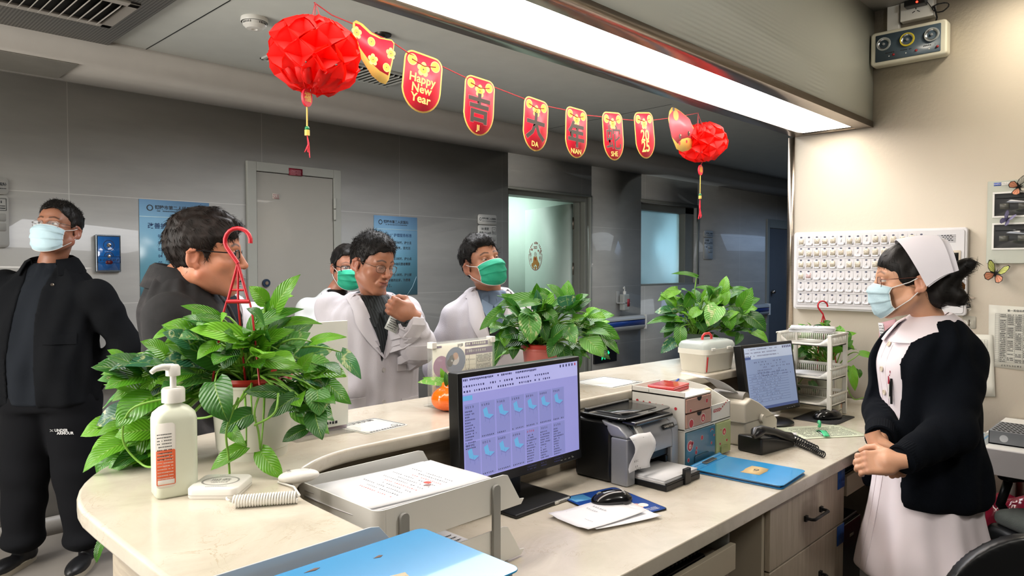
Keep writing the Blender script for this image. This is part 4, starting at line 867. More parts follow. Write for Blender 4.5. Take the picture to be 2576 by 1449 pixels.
obj('decals', m, [mat('decal_red', '#b52f3a', .4), mat('decal_white', '#dcd9d2', .4), mat('decal_skin', '#e0b29c', .4), M_INK, mat('decal_teal', '#4fa4ad', .4)], t)
o = thg('ink_pad', 'clear red ink pad box lying on top of the organiser', 'ink pad', 2.235, 1.385, ZW+.2435, .12)
obj('base', MB().box((-.065, -.05, 0), (.065, .05, .012)), mat('red_plastic', '#b01f26', .3), o, bev=.002); obj('lid', MB().box((-.066, -.051, .0125), (.066, .051, .022)), mat('clear_red_lid', '#c73a3c', .12, coat=.6), o, bev=.003)
for nm, lb_, x, y, c, cc, tl in (('medicine_tube', 'white tube with green band and cream cap leaning in the organiser bin', 2.375, 1.315, '#d6d6d2', '#d8c49a', .5), ('medicine_bottle', 'white bottle with a round white cap in the organiser bin', 2.335, 1.30, '#cfd2d0', '#e2e2dd', .15)):
    o = thing(nm, lb_, 'tube' if 'tube' in nm else 'bottle', (x, y, ZW+.145), rot=(math.radians(-10), tl, 0))
    obj('body', MB(True, 30).lathe([(0, 0), (.016, 0), (.018, .01), (.018, .06), (.012, .075), (0, .075)], caps=False, n=24), mat(nm+'_white', c, .35), o)
    if 'tube' in nm: obj('band', MB(True).lathe([(.0183, .008), (.0183, .035)], caps=False, n=24), mat('band_green', '#1d8468', .4), o)
    obj('cap', MB(True, 30).lathe([(.0135, .075), (.0135, .095), (.011, .099), (0, .099)], caps=False, n=24), mat(nm+'_cap', cc, .4), o)
o = thing('pen', 'blue and white pen lying across the organiser top', 'pen', (2.37, 1.44, ZW+.248), rot=(0, math.radians(84), .3)); obj('barrel', MB(True).cyl((0,0,-.03), (0,0,.05), .004, n=12), mat('pen_blue', '#28469a', .3), o); obj('tip', MB(True).cyl((0,0,.05), (0,0,.062), .004, .001, n=12), M_WHITE, o)
# ---- label printer with its paper strip
t = thg('label_printer', 'beige label printer behind the phone with a curling paper strip', 'printer', 2.70, 1.305, ZW); M_LBL = mat('label_printer_beige', '#bdb7a9', .4, noise=.02)
pr = [(-.09, 0), (-.09, .10), (-.06, .125), (.03, .20), (.10, .235), (.145, .22), (.15, 0)]; n = len(pr)
# the profile runs along x: low nose at right (+x) rising to the left
def ext(pr, y0, y1): 
    n = len(pr); return [(x, y0, z) for x, z in pr]+[(x, y1, z) for x, z in pr], [tuple(range(n)), tuple(range(2*n-1, n-1, -1))]+[(i, n+i, n+(i+1) % n, (i+1) % n) for i in range(n)]
pr = [(-.14, 0), (.14, 0), (.145, .065), (.12, .085), (-.02, .155), (-.09, .18), (-.14, .165)]
V_, F__ = ext(pr, -.055, .12); obj('body', MB().add(V_, F__), M_LBL, t, bev=.008, bseg=3)
V_, F__ = ext([(-.148, .09), (.148, .085), (.148, .089), (-.148, .094)], -.0565, .1215); obj('seam', MB().add(V_, F__), mat('seam_grey', '#8f8a7e', .5), t)
obj('dial', MB(True).cyl((-.01, -.056, .09), (-.01, -.068, .09), .019, .016, n=24), M_LBL, t)
T_ = Matrix.Translation((.045, .03, .124)) @ Matrix.Rotation(math.radians(27), 4, 'Y'); obj('display', MB().cb((0, 0, 0), (.07, .09, .006), T_).cb((0, 0, .004), (.05, .05, .002), T_), mat('lcd_dark', '#2a3036', .15), t, bev=.001)
obj('roll_cover', MB(True, 40).tube([(-.085, -.03, .172), (-.085, .10, .172)], .028, 24), mat('roll_cover', '#6d6860', .4), t)
obj('port', MB().box((.1, -.0565, .02), (.118, -.054, .034)), M_DARK, t)
G = [[(.145+.008*i*.0, -.03+.11*j/4, .1) for j in range(5)] for i in range(3)]
tagged(obj('paper_strip', MB().sheet([[(2.70+.10+.022*i, 1.27+.012*j, ZW+.108-.020*i+.0006*i*i*4) for j in range(5)] for i in range(6)], .0006), _M['white_paper'], W=True), 'short blank label strip feeding out of the label printer', 'paper')
m = MB(); m.sheet([[(2.60-.018*i+.002*math.sin(i), 1.30+.018*j+.010*i, ZW+.195+.018*i-.0012*i*i+.002*j) for j in range(6)] for i in range(9)], .0006); m.m = 1
F_ = frame((2.485, 1.33, ZW+.335), (.6, .8, 0), (.6, -.3, -.75))
tagged(obj('paper_note', m, [_M['white_paper'], M_INK], W=True), 'handwritten paper strip curling up from the label printer to the ledge', 'note')
# ---- desk phone with coiled cord
t = thg('desk_phone', 'black desk phone in front of the label printer', 'phone', 2.58, 1.185, ZW, math.radians(-8))
pr = [(-.09, 0), (.13, 0), (.135, .018), (.0, .05), (-.09, .062)]; V_, F__ = ext(pr, -.05, .055); obj('base', MB().add(V_, F__), M_BLACK, t, bev=.008, bseg=3)
m = MB(True); G = []; hs = MB(True, 60); hs.tube([(-.12, -.035, .072), (-.105, -.035, .083), (-.07, -.035, .088), (0, -.035, .072), (.07, -.035, .048), (.115, -.035, .034), (.13, -.035, .026)], [.012, .022, .018, .015, .016, .021, .010], 14)
obj('handset', hs, M_BLACK, t)
ky = MB()
for i in range(4):
    for j in range(3): T_ = Matrix.Translation((.04+i*.022, -.005+j*.017, .047-i*.0075)) @ Matrix.Rotation(math.radians(17), 4, 'Y'); ky.cb((0,0,0), (.014, .013, .007), T_)
obj('keypad', ky, mat('key_grey', '#55585c', .4), t)
ring_pts = []
def coil(path, r, turns, k=10):
    P = [Vector(p) for p in path]; L = [0]
    for a, b in zip(P, P[1:]): L.append(L[-1]+(b-a).length)
    out_ = []; N = turns*k
    for i in range(N+1):
        s = L[-1]*i/N; j = max(x for x in range(len(L)-1) if L[x] <= s+1e-9); u_ = (s-L[j])/(L[j+1]-L[j]); p = P[j].lerp(P[j+1], u_); tn = (P[j+1]-P[j]).normalized()
        a_ = tn.cross(Vector((0,0,1))).normalized(); b_ = a_.cross(tn); an = 2*PI*i/k; out_.append(p+a_*math.cos(an)*r+b_*math.sin(an)*r)
    return out_
c0 = (2.70, 1.235, ZW+.012)
path = [c0, (2.72, 1.20, ZW+.014), (2.735, 1.16, ZW+.014), (2.70, 1.10, ZW+.014), (2.66, 1.04, ZW+.014), (2.62, .995, ZW+.014), (2.605, .975, ZW+.014)]
cc_ = MB(True, 0); cc_.tube(coil(path, .0108, 26, 9), .0024, 5)
path2 = [(2.735, 1.16, ZW+.03), (2.715, 1.12, ZW+.03), (2.68, 1.07, ZW+.026), (2.64, 1.01, ZW+.022)]; cc_.tube(coil(path2, .0100, 12, 9), .0024, 5)
cc_.tube([(2.66, 1.21, ZW+.05), (2.70, 1.18, ZW+.03), (2.735, 1.16, ZW+.03)], .0022, 6)
tagged(obj('phone_cord', cc_, M_BLACK, W=True), 'tangled black coiled phone cord lying on the worktop', 'cord')
# ---- blue folders, clipboard
M_BLUE = mat('blue_folder', '#2f8fc9', .18, noise=.04, coat=.5); M_BLUE2 = mat('blue_folder_edge', '#2173a8', .3)
def folder(name, label, M4, L, W_, spine=True, patch=None, tag_m=None):
    t = thing(name, label, 'folder'); t.matrix_world = M4; t.location = M4.translation; t.rotation_euler = M4.to_euler(); _MW[t.name] = M4
    obj('cover', MB().prism(rrect(W_, L, .018), .010, .0125), M_BLUE, t, bev=.0008); obj('back_cover', MB().prism(rrect(W_, L, .018), 0, .0025), M_BLUE2, t, bev=.0008)
    obj('paper_block', MB().box((-W_/2+.012, -L/2+.012, .003), (W_/2-.012, L/2-.012, .0097)), _M['white_paper'], t)
    if spine:
        obj('clip_bar', MB(True, 40).tube([(-W_/2, L/2-.012, .012), (W_/2, L/2-.012, .012)], .009, 12).box((-W_/2, L/2-.04, .0126), (W_/2, L/2-.012, .0145)), M_BLUE, t)
        obj('clip_plate', MB().prism(rrect(.085, .028, .004), .015, .019, Matrix.Translation((.0, L/2-.022, 0))), M_STEEL, t, bev=.001)
    return t
t = folder('clip_folder', 'glossy blue clip folder with a torn paper patch lying on the worktop', Matrix.Translation((2.245, 1.09, ZW+.0012)) @ Matrix.Rotation(math.radians(4), 4, 'Z'), .315, .225)
m = MB(); m.m = 0; m.prism([(-.045, -.03), (.02, -.034), (.03, -.028), (.042, -.03), (.05, .0), (.046, .03), (.0, .034), (-.03, .03), (-.05, .032)], .0127, .0131, Matrix.Translation((-.0, -.03, 0))); m.text('9', Matrix.Translation((0, -.03, .0133)) @ Matrix.Rotation(-PI/2, 4, 'Z'), .045, 1, 0)
obj('paper_patch', m, [mat('kraft_patch', '#c9ad7c', .7, noise=.05), M_INK], t)
# ---- mice, mats, loose sheets
def mouse(label, x, y, rz, txt=None, sc=1):
    t = thg('computer_mouse', label, 'mouse', x, y, ZW+.004, rz)
    S = SDF((-.045, -.075, -.01), (.045, .075, .06), .0022); S.ell((0, -.012, .008), (.032, .05, .030), .0); S.ell((0, .025, .006), (.028, .036, .022), .02); S.keep(lambda X, Y, Z: .001-Z+0*X+0*Y); V, F = S.mesh(2); V = V*sc
    obj('shell', mbvf(V, F), mat('mouse_black', '#0e0f11', .16, coat=.4, noise=0), t)
    obj('wheel', MB(True).cyl((-.003, .035, .024*sc), (.003, .035, .024*sc), .009, n=18), M_GREYM, t)
    if txt: m = MB(); m.text(txt, Matrix.Translation((0, -.03, .0372)) @ Matrix.Rotation(.3, 4, 'X'), .017, 0, .01); obj('logo', m, M_WHITE, t)
    return t
mouse('black computer mouse with wordmark on the blue mouse mat', 1.675, 1.225, math.radians(52), 'acer')
mouse('black computer mouse on the dark mat near the nurse', 3.285, 1.215, math.radians(58), sc=1.15)
m = MB(); m.prism(rrect(.20, .235, .012), 0, .003, Matrix.Rotation(0, 4, 'Z')); t = thg('mouse_mat', 'blue printed mouse mat under the papers and mouse', 'mouse mat', 1.68, 1.22, ZW+.0005, math.radians(-14))
obj('mat_base', m, M_BLACK, t); m = MB(); m.m = 0; m.prism(rrect(.196, .231, .012), .0031, .0034); m.m = 1
disc(m, Matrix.Translation((.035, -.055, .0036)), (0,0,0), .022, 2); disc(m, Matrix.Translation((.06, -.058, .0037)), (0,0,0), .015, 1); disc(m, Matrix.Translation((.03, -.05, .0038)), (0,0,0), .011, 3); disc(m, Matrix.Translation((.01, -.07, .0036)), (0,0,0), .014, 2)
for i in range(3): scr(m, Matrix.Translation((-.01, -.09-.007*i, .0036)) @ Matrix.Rotation(0, 4, 'Z'), .03, 0, .06, 0, .003, RNG, 1)
m.prism(rrect(.06, .05, .004), .0035, .0037, Matrix.Translation((-.06, .085, 0)), 4)
obj('printed_face', m, [mat('mat_blue', '#12479c', .4), M_WHITE, mat('mat_pink', '#e3a897', .4), mat('mat_gold', '#d2963a', .4), mat('mat_lightblue', '#4b93c4', .4)], t)
m = MB(); m.m = 0; m.prism(rrect(.235, .19, .01), 0, .0035); m.m = 1
for i in range(7): scr(m, Matrix.Translation((-.04, -.075+.012*i, .0037)), 0, 0, .13, 0, .005, RNG, 1)
tagged(obj('mouse_mat', m, [mat('mat_charcoal', '#232428', .6), mat('mat_greyprint', '#5c5d62', .6)], None), 'charcoal mouse mat near the far end of the worktop', 'mouse mat').location = (3.30, 1.235, ZW+.0005)
def paper(label, x, y, z, rz, w_=.21, h_=.297, lines=(), curl=.0, name='paper_sheet', red=False, mm=None):
    t = thg(name, label, 'paper', x, y, z, rz)
    m = MB(); m.sheet([[(-w_/2+w_*i/8, -h_/2+h_*j/8, .0006+curl*((i/8-.5)**2+(j/8-.5)**2)*4*(1 if (i < 2 and j < 2) or i > 6 else .4)) for j in range(9)] for i in range(9)], .0004); obj('sheet', m, mm or _M['white_paper'], t)
    if lines:
        m = MB()
        for (lx, ly, L_, h, k) in lines:
            (glyphs if k < 2 else scr)(m, Matrix.Translation((0, 0, .0016+curl*.5)), *((lx, ly, int(L_/(h*1.25)), h, RNG, k % 2) if k < 2 else (lx, ly, L_, 0, h, RNG, k-2)))
        obj('writing', m, [M_INK, mat('red_ink', '#b8402f', .6)], t)
    return t
paper('handwritten white sheet on top of the loose papers in front of the mouse', 1.565, 1.192, ZW+.0062, math.radians(-97), .155, .225, [(-.05, .03, .06, .007, 0), (-.05, .005, .045, .006, 0), (.01, -.06, .03, .004, 0)], .003)
paper('white sheet half hidden beneath the handwritten sheet', 1.595, 1.160, ZW+.0035, math.radians(-108), .15, .215, curl=.002)
paper('pale green printed form under the plastic film on the worktop', 3.02, 1.14, ZW+.0003, math.radians(-35), .30, .21, [(-.12, -.08+.018*i, .24, .007, 2) for i in range(9)], 0, 'printed_form', mm=mat('green_paper', '#cfd6bd', .5))
t = thg('wristband', 'curled green plastic wristband beside the printed form', 'wristband', 2.99, 1.13, ZW+.004, math.radians(35)); M_GRN = mat('green_plastic', '#3fbf83', .25, coat=.3)
obj('band', MB().sheet([[(-.085+.016*i, -.012+.008*j, .004+.010*math.sin(i*.5)) for j in range(4)] for i in range(11)], .0012), M_GRN, t); obj('curled_end', MB(True).tube([(.08+.011*math.cos(a), -.012, .018+.011*math.sin(a)) for a in [i*.55 for i in range(10)]], .006, 6), M_GRN, t); obj('label', MB().sheet([[(-.05+.02*i, -.02+.01*j, .002) for j in range(4)] for i in range(4)], .0008), _M['white_paper'], t)
paper('small white slip of paper beside the round monitor foot', 2.83, 1.235, ZW+.0006, .4, .10, .13, curl=.003, name='paper_slip')
# ---- clear bottle, tower of baskets
t = thg('reed_bottle', 'small glass bottle with a cork-coloured cap and white stick by the baskets', 'bottle', 3.53, 1.275, ZW); 
obj('glass', MB(True, 30).prism(rrect(.062, .062, .012), .0, .075), mat('thin_glass', '#d5d6c8', .08, alpha=.6, noise=0), t, bev=.006); obj('cap', MB(True, 40).cyl((0,0,.075), (0,0,.10), .018, n=24), mat('cork_cap', '#b99b78', .6), t); obj('neck', MB(True).cyl((0,0,.07), (0,0,.078), .015), M_WHITE, t)
obj('label', MB().box((.0, -.0325, .012), (.026, -.0315, .062)), mat('peach_label', '#cf9d7c', .5), t); obj('stick', MB(True).cyl((0.005, 0, .10), (.012, .01, .235), .007, n=12), M_WHITE, t)
t = thg('basket_tower', 'white plastic three-tier basket tower holding papers', 'rack', 3.375, 1.322, ZW, -PI/2); M_BSK = mat('basket_white', '#d9d7cf', .35, noise=.02)
bw, bd = .122, .098
for i, z in enumerate((.055, .175, .325)):
    m = MB(); m.box((-bw, -bd, z), (bw, bd, z+.004))
    for y in (-bd, bd):
        if y < 0:
            hz = lambda x: .012+.04*min(1, max(0, (abs(x)-.07)/.05))
            for k in range(16): x0 = -bw+2*bw*k/16; x1 = x0+2*bw/16; m.add([(x0, y, z), (x1, y, z), (x1, y, z+hz(x1)), (x0, y, z+hz(x0)), (x0, y+.003, z), (x1, y+.003, z), (x1, y+.003, z+hz(x1)), (x0, y+.003, z+hz(x0))], [(0,1,2,3), (7,6,5,4), (3,2,6,7), (0,4,5,1)])
        else:
            m.box((-bw, y-.003, z), (bw, y, z+.012)); m.box((-bw, y-.003, z+.042), (bw, y, z+.052))
            for k in range(26): m.box((-bw+k*2*bw/26, y-.003, z+.012), (-bw+k*2*bw/26+.005, y, z+.042))
    for x in (-bw, bw):
        a, b = (x, x+.003) if x < 0 else (x-.003, x); m.box((a, -bd, z), (b, bd, z+.010)); m.box((a, -bd, z+.042), (b, bd, z+.052))
        for k in range(14): m.box((a, -bd+k*2*bd/14, z+.01), (b, -bd+k*2*bd/14+.005, z+.042))
    m.box((-bw-.006, -bd-.006, z+.048), (-bw+.001, bd+.006, z+.056)); m.box((bw-.001, -bd-.006, z+.048), (bw+.006, bd+.006, z+.056)); m.box((-bw, bd-.001, z+.048), (bw, bd+.006, z+.056))
    obj('basket', m, M_BSK, t)
for sx in (-1, 1):
    for sy in (-1, 1): obj('post', MB().cb((sx*(bw-.006), sy*(bd-.004), .19), (.02, .014, .38)), M_BSK, t, bev=.003)
for i, (z, n_, rz) in enumerate(((.332, 6, .3), (.182, 3, .1))):
    m = MB()
    for k in range(n_): m.cb((3.375, 1.322, ZW+z+k*.004+(.052 if i == 0 else 0)), (.13, .19, .003), Matrix.Translation((3.375, 1.322, 0)) @ Matrix.Rotation(rz+RNG.uniform(-.12, .12), 4, 'Z') @ Matrix.Translation((-3.375, -1.322, 0)))
    if i == 0:
        for k in range(5): scr(m, Matrix.Translation((3.33, 1.28+.018*k, ZW+z+.0775)) @ Matrix.Rotation(rz, 4, 'Z'), 0, 0, .12, 0, .006, RNG, 1)
    tagged(obj('paper_stack', m, [_M['white_paper'], M_INK], W=True), ('loose stack of handwritten papers on the top basket', 'thin stack of papers in the middle basket')[i], 'paper')
# ================================================================== POTHOS PLANTS
def leaf_mat():
    q = NT('pothos_leaf'); b = q.b
    at = q.n('VertexColor', layer_name='Col'); uv = q.n('UVMap', uv_map='uv')
    sp = q.n('SeparateXYZ'); q.l(uv.outputs[0], sp.inputs[0])
    # midrib and side veins
    ab = q.n('Math', operation='ABSOLUTE'); q.l(sp.outputs[0], ab.inputs[0])
    mr = q.n('Math', operation='LESS_THAN'); q.l(ab.outputs[0], mr.inputs[0]); mr.inputs[1].default_value = .045
    a1 = q.n('Math', operation='MULTIPLY_ADD'); q.l(ab.outputs[0], a1.inputs[0]); a1.inputs[1].default_value = -.35; q.l(sp.outputs[1], a1.inputs[2])
    a2 = q.n('Math', operation='MULTIPLY'); q.l(a1.outputs[0], a2.inputs[0]); a2.inputs[1].default_value = 60
    a3 = q.n('Math', operation='SINE'); q.l(a2.outputs[0], a3.inputs[0])
    vn = q.n('Math', operation='MULTIPLY_ADD'); q.l(a3.outputs[0], vn.inputs[0]); vn.inputs[1].default_value = .07; vn.inputs[2].default_value = 1.0
    m1 = q.n('MixRGB', blend_type='MULTIPLY'); m1.inputs[0].default_value = 1; q.l(at.outputs[0], m1.inputs[1]); cb_ = q.n('CombineXYZ')
    for i in range(3): q.l(vn.outputs[0], cb_.inputs[i])
    q.l(cb_.outputs[0], m1.inputs[2])
    # cream marbling, only on leaves whose alpha-like blue channel marks them
    nz = q.n('TexNoise', i_Scale=55.0, i_Detail=5.0, i_Distortion=1.0); q.l(q.co(scale=(1, 1, .5)), nz.inputs['Vector'])
    rr = q.ramp(nz.outputs[0], [(.56, (0,0,0)), (.64, (1,1,1))])
    s2 = q.n('SeparateColor'); q.l(at.outputs[0], s2.inputs[0]); g = q.n('Math', operation='GREATER_THAN'); q.l(s2.outputs[2], g.inputs[0]); g.inputs[1].default_value = .045
    mm = q.n('Math', operation='MULTIPLY'); q.l(rr, mm.inputs[0]); q.l(g.outputs[0], mm.inputs[1]); mk = q.n('Math', operation='MULTIPLY'); q.l(mm.outputs[0], mk.inputs[0]); mk.inputs[1].default_value = .75
    m2 = q.n('MixRGB'); q.l(mk.outputs[0], m2.inputs[0]); q.l(m1.outputs[0], m2.inputs[1]); m2.inputs[2].default_value = lin('#b9c08a')
    m3 = q.n('MixRGB'); mh = q.n('Math', operation='MULTIPLY'); q.l(mr.outputs[0], mh.inputs[0]); mh.inputs[1].default_value = .45; q.l(mh.outputs[0], m3.inputs[0]); q.l(m2.outputs[0], m3.inputs[1]); m3.inputs[2].default_value = lin('#8fae4a')
    q.l(m3.outputs[0], b.inputs['Base Color']); b.inputs['Roughness'].default_value = .3; b.inputs['Specular IOR Level'].default_value = .5
    tr = q.n('BsdfTranslucent'); q.l(m3.outputs[0], tr.inputs[0]); mx = q.n('MixShader'); mx.inputs[0].default_value = .22
    out_ = [n for n in q.t.nodes if n.type == 'OUTPUT_MATERIAL'][0]; q.l(b.outputs[0], mx.inputs[1]); q.l(tr.outputs[0], mx.inputs[2]); q.l(mx.outputs[0], out_.inputs[0])
    bp = q.n('Bump'); bp.inputs['Strength'].default_value = .35; bp.inputs['Distance'].default_value = .0015; q.l(a3.outputs[0], bp.inputs['Height']); q.l(bp.outputs[0], b.inputs['Normal'])
    return q.m
M_LEAF = leaf_mat(); M_STEM = mat('pothos_stem', '#6d9a35', .45, noise=.15, ns=30); M_SOIL = mat('potting_soil', '#2a2018', .9, noise=.3, ns=60)
LT = [0, .04, .12, .22, .34, .46, .58, .70, .80, .89, .96, 1.0]; LW = [.06, .27, .42, .495, .5, .475, .43, .35, .26, .15, .06, 0]; LB = [.0, -.075, -.05, -.02, 0, 0, 0, 0, 0, 0, 0, 0]
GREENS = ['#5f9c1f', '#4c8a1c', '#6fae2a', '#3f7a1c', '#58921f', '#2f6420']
def leaf(mb, base, tip, nrm, wd, rng, dark=0, var=False, droop=.12, cup=.16):
    base = Vector(base); tip = Vector(tip); ax = tip-base; L = ax.length; ax.normalize(); n = Vector(nrm); n = (n-ax*n.dot(ax))
    if n.length < 1e-3: n = ax.orthogonal()
    n.normalize(); sd = ax.cross(n); V = []; UV = []; C = 6; tw = rng.uniform(-.25, .25)
    for i, t in enumerate(LT):
        for j in range(-C//2, C//2+1):
            u_ = j/(C/2); x = u_*LW[i]*wd; y = t*L+LB[i]*L*abs(u_)*1.6
            h = cup*abs(x)-droop*L*((2*t-1)**2-1)*-1*.0+droop*L*(1-(2*t-1)**2)+rng.uniform(-.0006, .0006)+.018*wd*math.sin(9*t+3*u_)
            h += tw*x*t; V.append(base+ax*y+sd*x+n*h); UV.append((u_, t))
    k = C+1; F = [(i*k+j, i*k+j+1, (i+1)*k+j+1, (i+1)*k+j) for i in range(len(LT)-1) for j in range(C)]
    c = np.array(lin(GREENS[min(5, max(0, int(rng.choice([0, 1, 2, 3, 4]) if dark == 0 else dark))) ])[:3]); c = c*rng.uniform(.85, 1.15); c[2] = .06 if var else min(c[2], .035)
    mb.add(V, F); mb.uv += UV; mb.col += [tuple(c)]*len(V)
def plant(name, label, pot_xy, z, pot_fn, leaves, blobs, seed, mpp_D, stem_from, group=None, shade=0, avoid=None, lsize=.085):
    """leaves: (bx, by, tx, ty, width_px, depth_offset, flags)"""
    rng = random.Random(seed); t = thing(name, label, 'plant', (pot_xy[0], pot_xy[1], z), group=group)
    pot_fn(t); fm = MB(True, 0); fm.uv = []; fm.col = []; st_ = MB(True, 0); sc_ = mpp_D/FPX; org = Vector(stem_from)
    toC = -_F
    def stem(p):
        p = Vector(p); o2 = org+Vector((rng.uniform(-.03, .03), rng.uniform(-.03, .03), 0)); mid = (o2+p)/2+Vector((rng.uniform(-.02, .02), rng.uniform(-.02, .02), .35*abs(p.z-o2.z)+.03+.10*(o2-p).length))
        pts = [o2*(1-s)**2+mid*2*s*(1-s)+p*s*s for s in [i/7 for i in range(8)]]; st_.tube(pts, [.0028]*5+[.0024, .002, .0016], 6)
    for l in leaves:
        bx, by, tx, ty, wp = l[:5]; d = l[5] if len(l) > 5 else rng.uniform(-.05, .05); fl = l[6] if len(l) > 6 else ''
        b = U(bx, by, D=mpp_D+d); e = U(tx, ty, D=mpp_D+d+(-.03 if 'n' not in fl else 0)+rng.uniform(-.02, .02))
        n = toC*rng.uniform(.7, 1.0)+Vector((0,0,1))*rng.uniform(.3, .8)+_R*rng.uniform(-.3, .3)
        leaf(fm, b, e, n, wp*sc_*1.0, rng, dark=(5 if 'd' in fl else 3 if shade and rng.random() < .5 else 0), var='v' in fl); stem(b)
    for (cx, cyy, rx, ry, n_, dr) in blobs:
        for i in range(n_):
            a = rng.uniform(0, 2*PI); r = math.sqrt(rng.random()); px, py = cx+rx*r*math.cos(a), cyy+ry*r*math.sin(a); d = rng.uniform(-dr, dr)
            b = U(px, py, D=mpp_D+d); out_ = (b-org); out_.z *= .6; out_.normalize(); dirv = (out_+Vector((rng.uniform(-.6, .6), rng.uniform(-.6, .6), rng.uniform(-.7, .45)))).normalized()
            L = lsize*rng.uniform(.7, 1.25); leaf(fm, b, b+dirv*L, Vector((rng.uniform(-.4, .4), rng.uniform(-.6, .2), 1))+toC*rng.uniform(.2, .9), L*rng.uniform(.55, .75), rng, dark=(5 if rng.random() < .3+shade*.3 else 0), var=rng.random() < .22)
            if rng.random() < .8: stem(b)
    obj('foliage', fm, M_LEAF, t, W=True); obj('stems', st_, M_STEM, t, W=True); return t
def pot(prof, mat_, rim=None, rim_m=None, n=40, z_soil=None, saucer=None):
    def f(t):
        obj('pot', MB(True, 35).lathe(prof, n=n, caps=False), mat_, t)
        if rim: obj('rim', MB(True, 35).lathe(rim, n=n, caps=False), rim_m, t)
        zs = z_soil if z_soil else prof[-1][1]-.02; rs = [r for r, z in prof][-1]-.004
        obj('soil', MB(True).lathe([(0, zs), (rs*.5, zs+.004), (rs, zs)], n=n, caps=False), M_SOIL, t)
        if saucer: obj('base_tray', MB(True, 35).lathe(saucer, n=n, caps=False), mat_, t)
    return f
def hook_hanger(t, base, top, r, sc=1.0, spread=.05, bot=None):
    """red plastic hanging hook with three strands, world coordinates"""
    m = MB(True, 50); b = Vector(base); tp = Vector(top); ax = (tp-b)
    H = ax.length; up = ax.normalized(); sd = _R
    hw = .030*sc; z_split = tp-up*.155*sc; neck = tp-up*.075*sc
    arcp = [neck]+[tp-up*(.028*sc)+up*(.027*sc*math.sin(a))-sd*(.027*sc*math.cos(a)) for a in [math.radians(x) for x in range(-30, 200, 20)]]
    m.tube(arcp, [.0045*sc]*len(arcp), 10)
    m.tube([neck, z_split+sd*.022*sc], .0032*sc, 8); m.tube([neck, z_split-sd*.022*sc], .0032*sc, 8); m.tube([neck, z_split], .0025*sc, 8); m.tube([z_split-sd*.024*sc, z_split+sd*.024*sc], .0045*sc, 8)
    m.tube([neck+(z_split-neck)*.7-sd*.012*sc, neck+(z_split-neck)*.7+sd*.012*sc], .0025*sc, 8)
    for k in (-1, 0, 1):
        s0 = z_split+sd*(.024*sc*k); e0 = b+sd*(spread*k)+_F*(spread*.8 if k == 0 else -spread*.3); m.tube([s0, s0.lerp(e0, .15)+sd*.003*k, e0], .0022*sc, 6)
    obj('hanger', m, _M.get('red_hanger') or mat('red_hanger', '#b5202c', .3), t, W=True)
M_POTW = mat('white_pot', '#c9c8bb', .35, noise=.03); M_POTR = mat('red_rim', '#a8291f', .35); M_POTP = mat('pink_pot', '#b5615a', .35, noise=.04)
# plant 1: the large one at the curved end
pf = pot([(0, .0), (.078, 0), (.080, .02), (.083, .022), (.094, .165), (.098, .17), (.098, .175), (.088, .174)], M_POTW, [(.086, .172), (.094, .182), (.090, .19), (.080, .178)], M_POTR, z_soil=.165)
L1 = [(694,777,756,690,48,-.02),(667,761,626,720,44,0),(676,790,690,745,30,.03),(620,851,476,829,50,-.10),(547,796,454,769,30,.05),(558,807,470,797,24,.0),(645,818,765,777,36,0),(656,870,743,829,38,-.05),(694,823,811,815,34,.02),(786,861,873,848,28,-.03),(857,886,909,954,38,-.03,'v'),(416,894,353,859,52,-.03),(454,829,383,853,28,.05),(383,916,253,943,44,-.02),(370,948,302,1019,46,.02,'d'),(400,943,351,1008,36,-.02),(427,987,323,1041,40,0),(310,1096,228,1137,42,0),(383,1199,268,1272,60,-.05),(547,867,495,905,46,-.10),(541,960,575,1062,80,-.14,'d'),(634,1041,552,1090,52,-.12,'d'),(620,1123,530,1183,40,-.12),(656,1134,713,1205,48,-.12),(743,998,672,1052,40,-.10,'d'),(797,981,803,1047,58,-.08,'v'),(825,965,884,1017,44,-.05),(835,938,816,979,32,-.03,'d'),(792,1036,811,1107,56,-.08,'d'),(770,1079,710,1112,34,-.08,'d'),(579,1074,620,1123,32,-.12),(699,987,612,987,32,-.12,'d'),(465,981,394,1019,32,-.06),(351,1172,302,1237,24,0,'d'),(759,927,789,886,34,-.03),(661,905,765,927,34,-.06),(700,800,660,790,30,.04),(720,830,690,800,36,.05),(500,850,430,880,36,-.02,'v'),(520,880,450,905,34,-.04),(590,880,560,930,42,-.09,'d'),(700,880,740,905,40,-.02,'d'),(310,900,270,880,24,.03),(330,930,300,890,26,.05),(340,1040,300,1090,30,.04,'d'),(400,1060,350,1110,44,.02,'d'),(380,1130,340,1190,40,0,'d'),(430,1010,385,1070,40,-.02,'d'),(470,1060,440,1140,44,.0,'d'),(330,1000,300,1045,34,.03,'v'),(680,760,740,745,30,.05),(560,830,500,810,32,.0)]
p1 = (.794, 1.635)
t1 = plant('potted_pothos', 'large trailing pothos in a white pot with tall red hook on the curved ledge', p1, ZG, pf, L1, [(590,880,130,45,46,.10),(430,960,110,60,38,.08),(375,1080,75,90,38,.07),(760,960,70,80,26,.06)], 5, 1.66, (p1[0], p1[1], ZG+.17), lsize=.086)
hook_hanger(t1, U(600, 975, D=1.63), U(598, 573, D=1.63), .05, 1.08, .055)
tl = MB(True, 0)
for P in ([(620,990),(590,1020),(520,1050),(440,1052)], [(650,1000),(640,1040),(650,1085),(655,1130)], [(600,1000),(570,1080),(575,1150),(578,1200)], [(430,1000),(330,1030),(310,1110),(360,1170),(400,1172)], [(700,990),(690,1040),(640,1070)]):
    tl.tube(sp([U(x, y, D=1.52+.02*math.sin(x)) for x, y in P]), .0024, 7)
tl.tube(sp([U(*p, D=1.75) for p in ((330,1160),(300,1260),(290,1330),(262,1352))]), .0022, 6)
obj('trailing_stems', tl, M_STEM, t1, W=True)
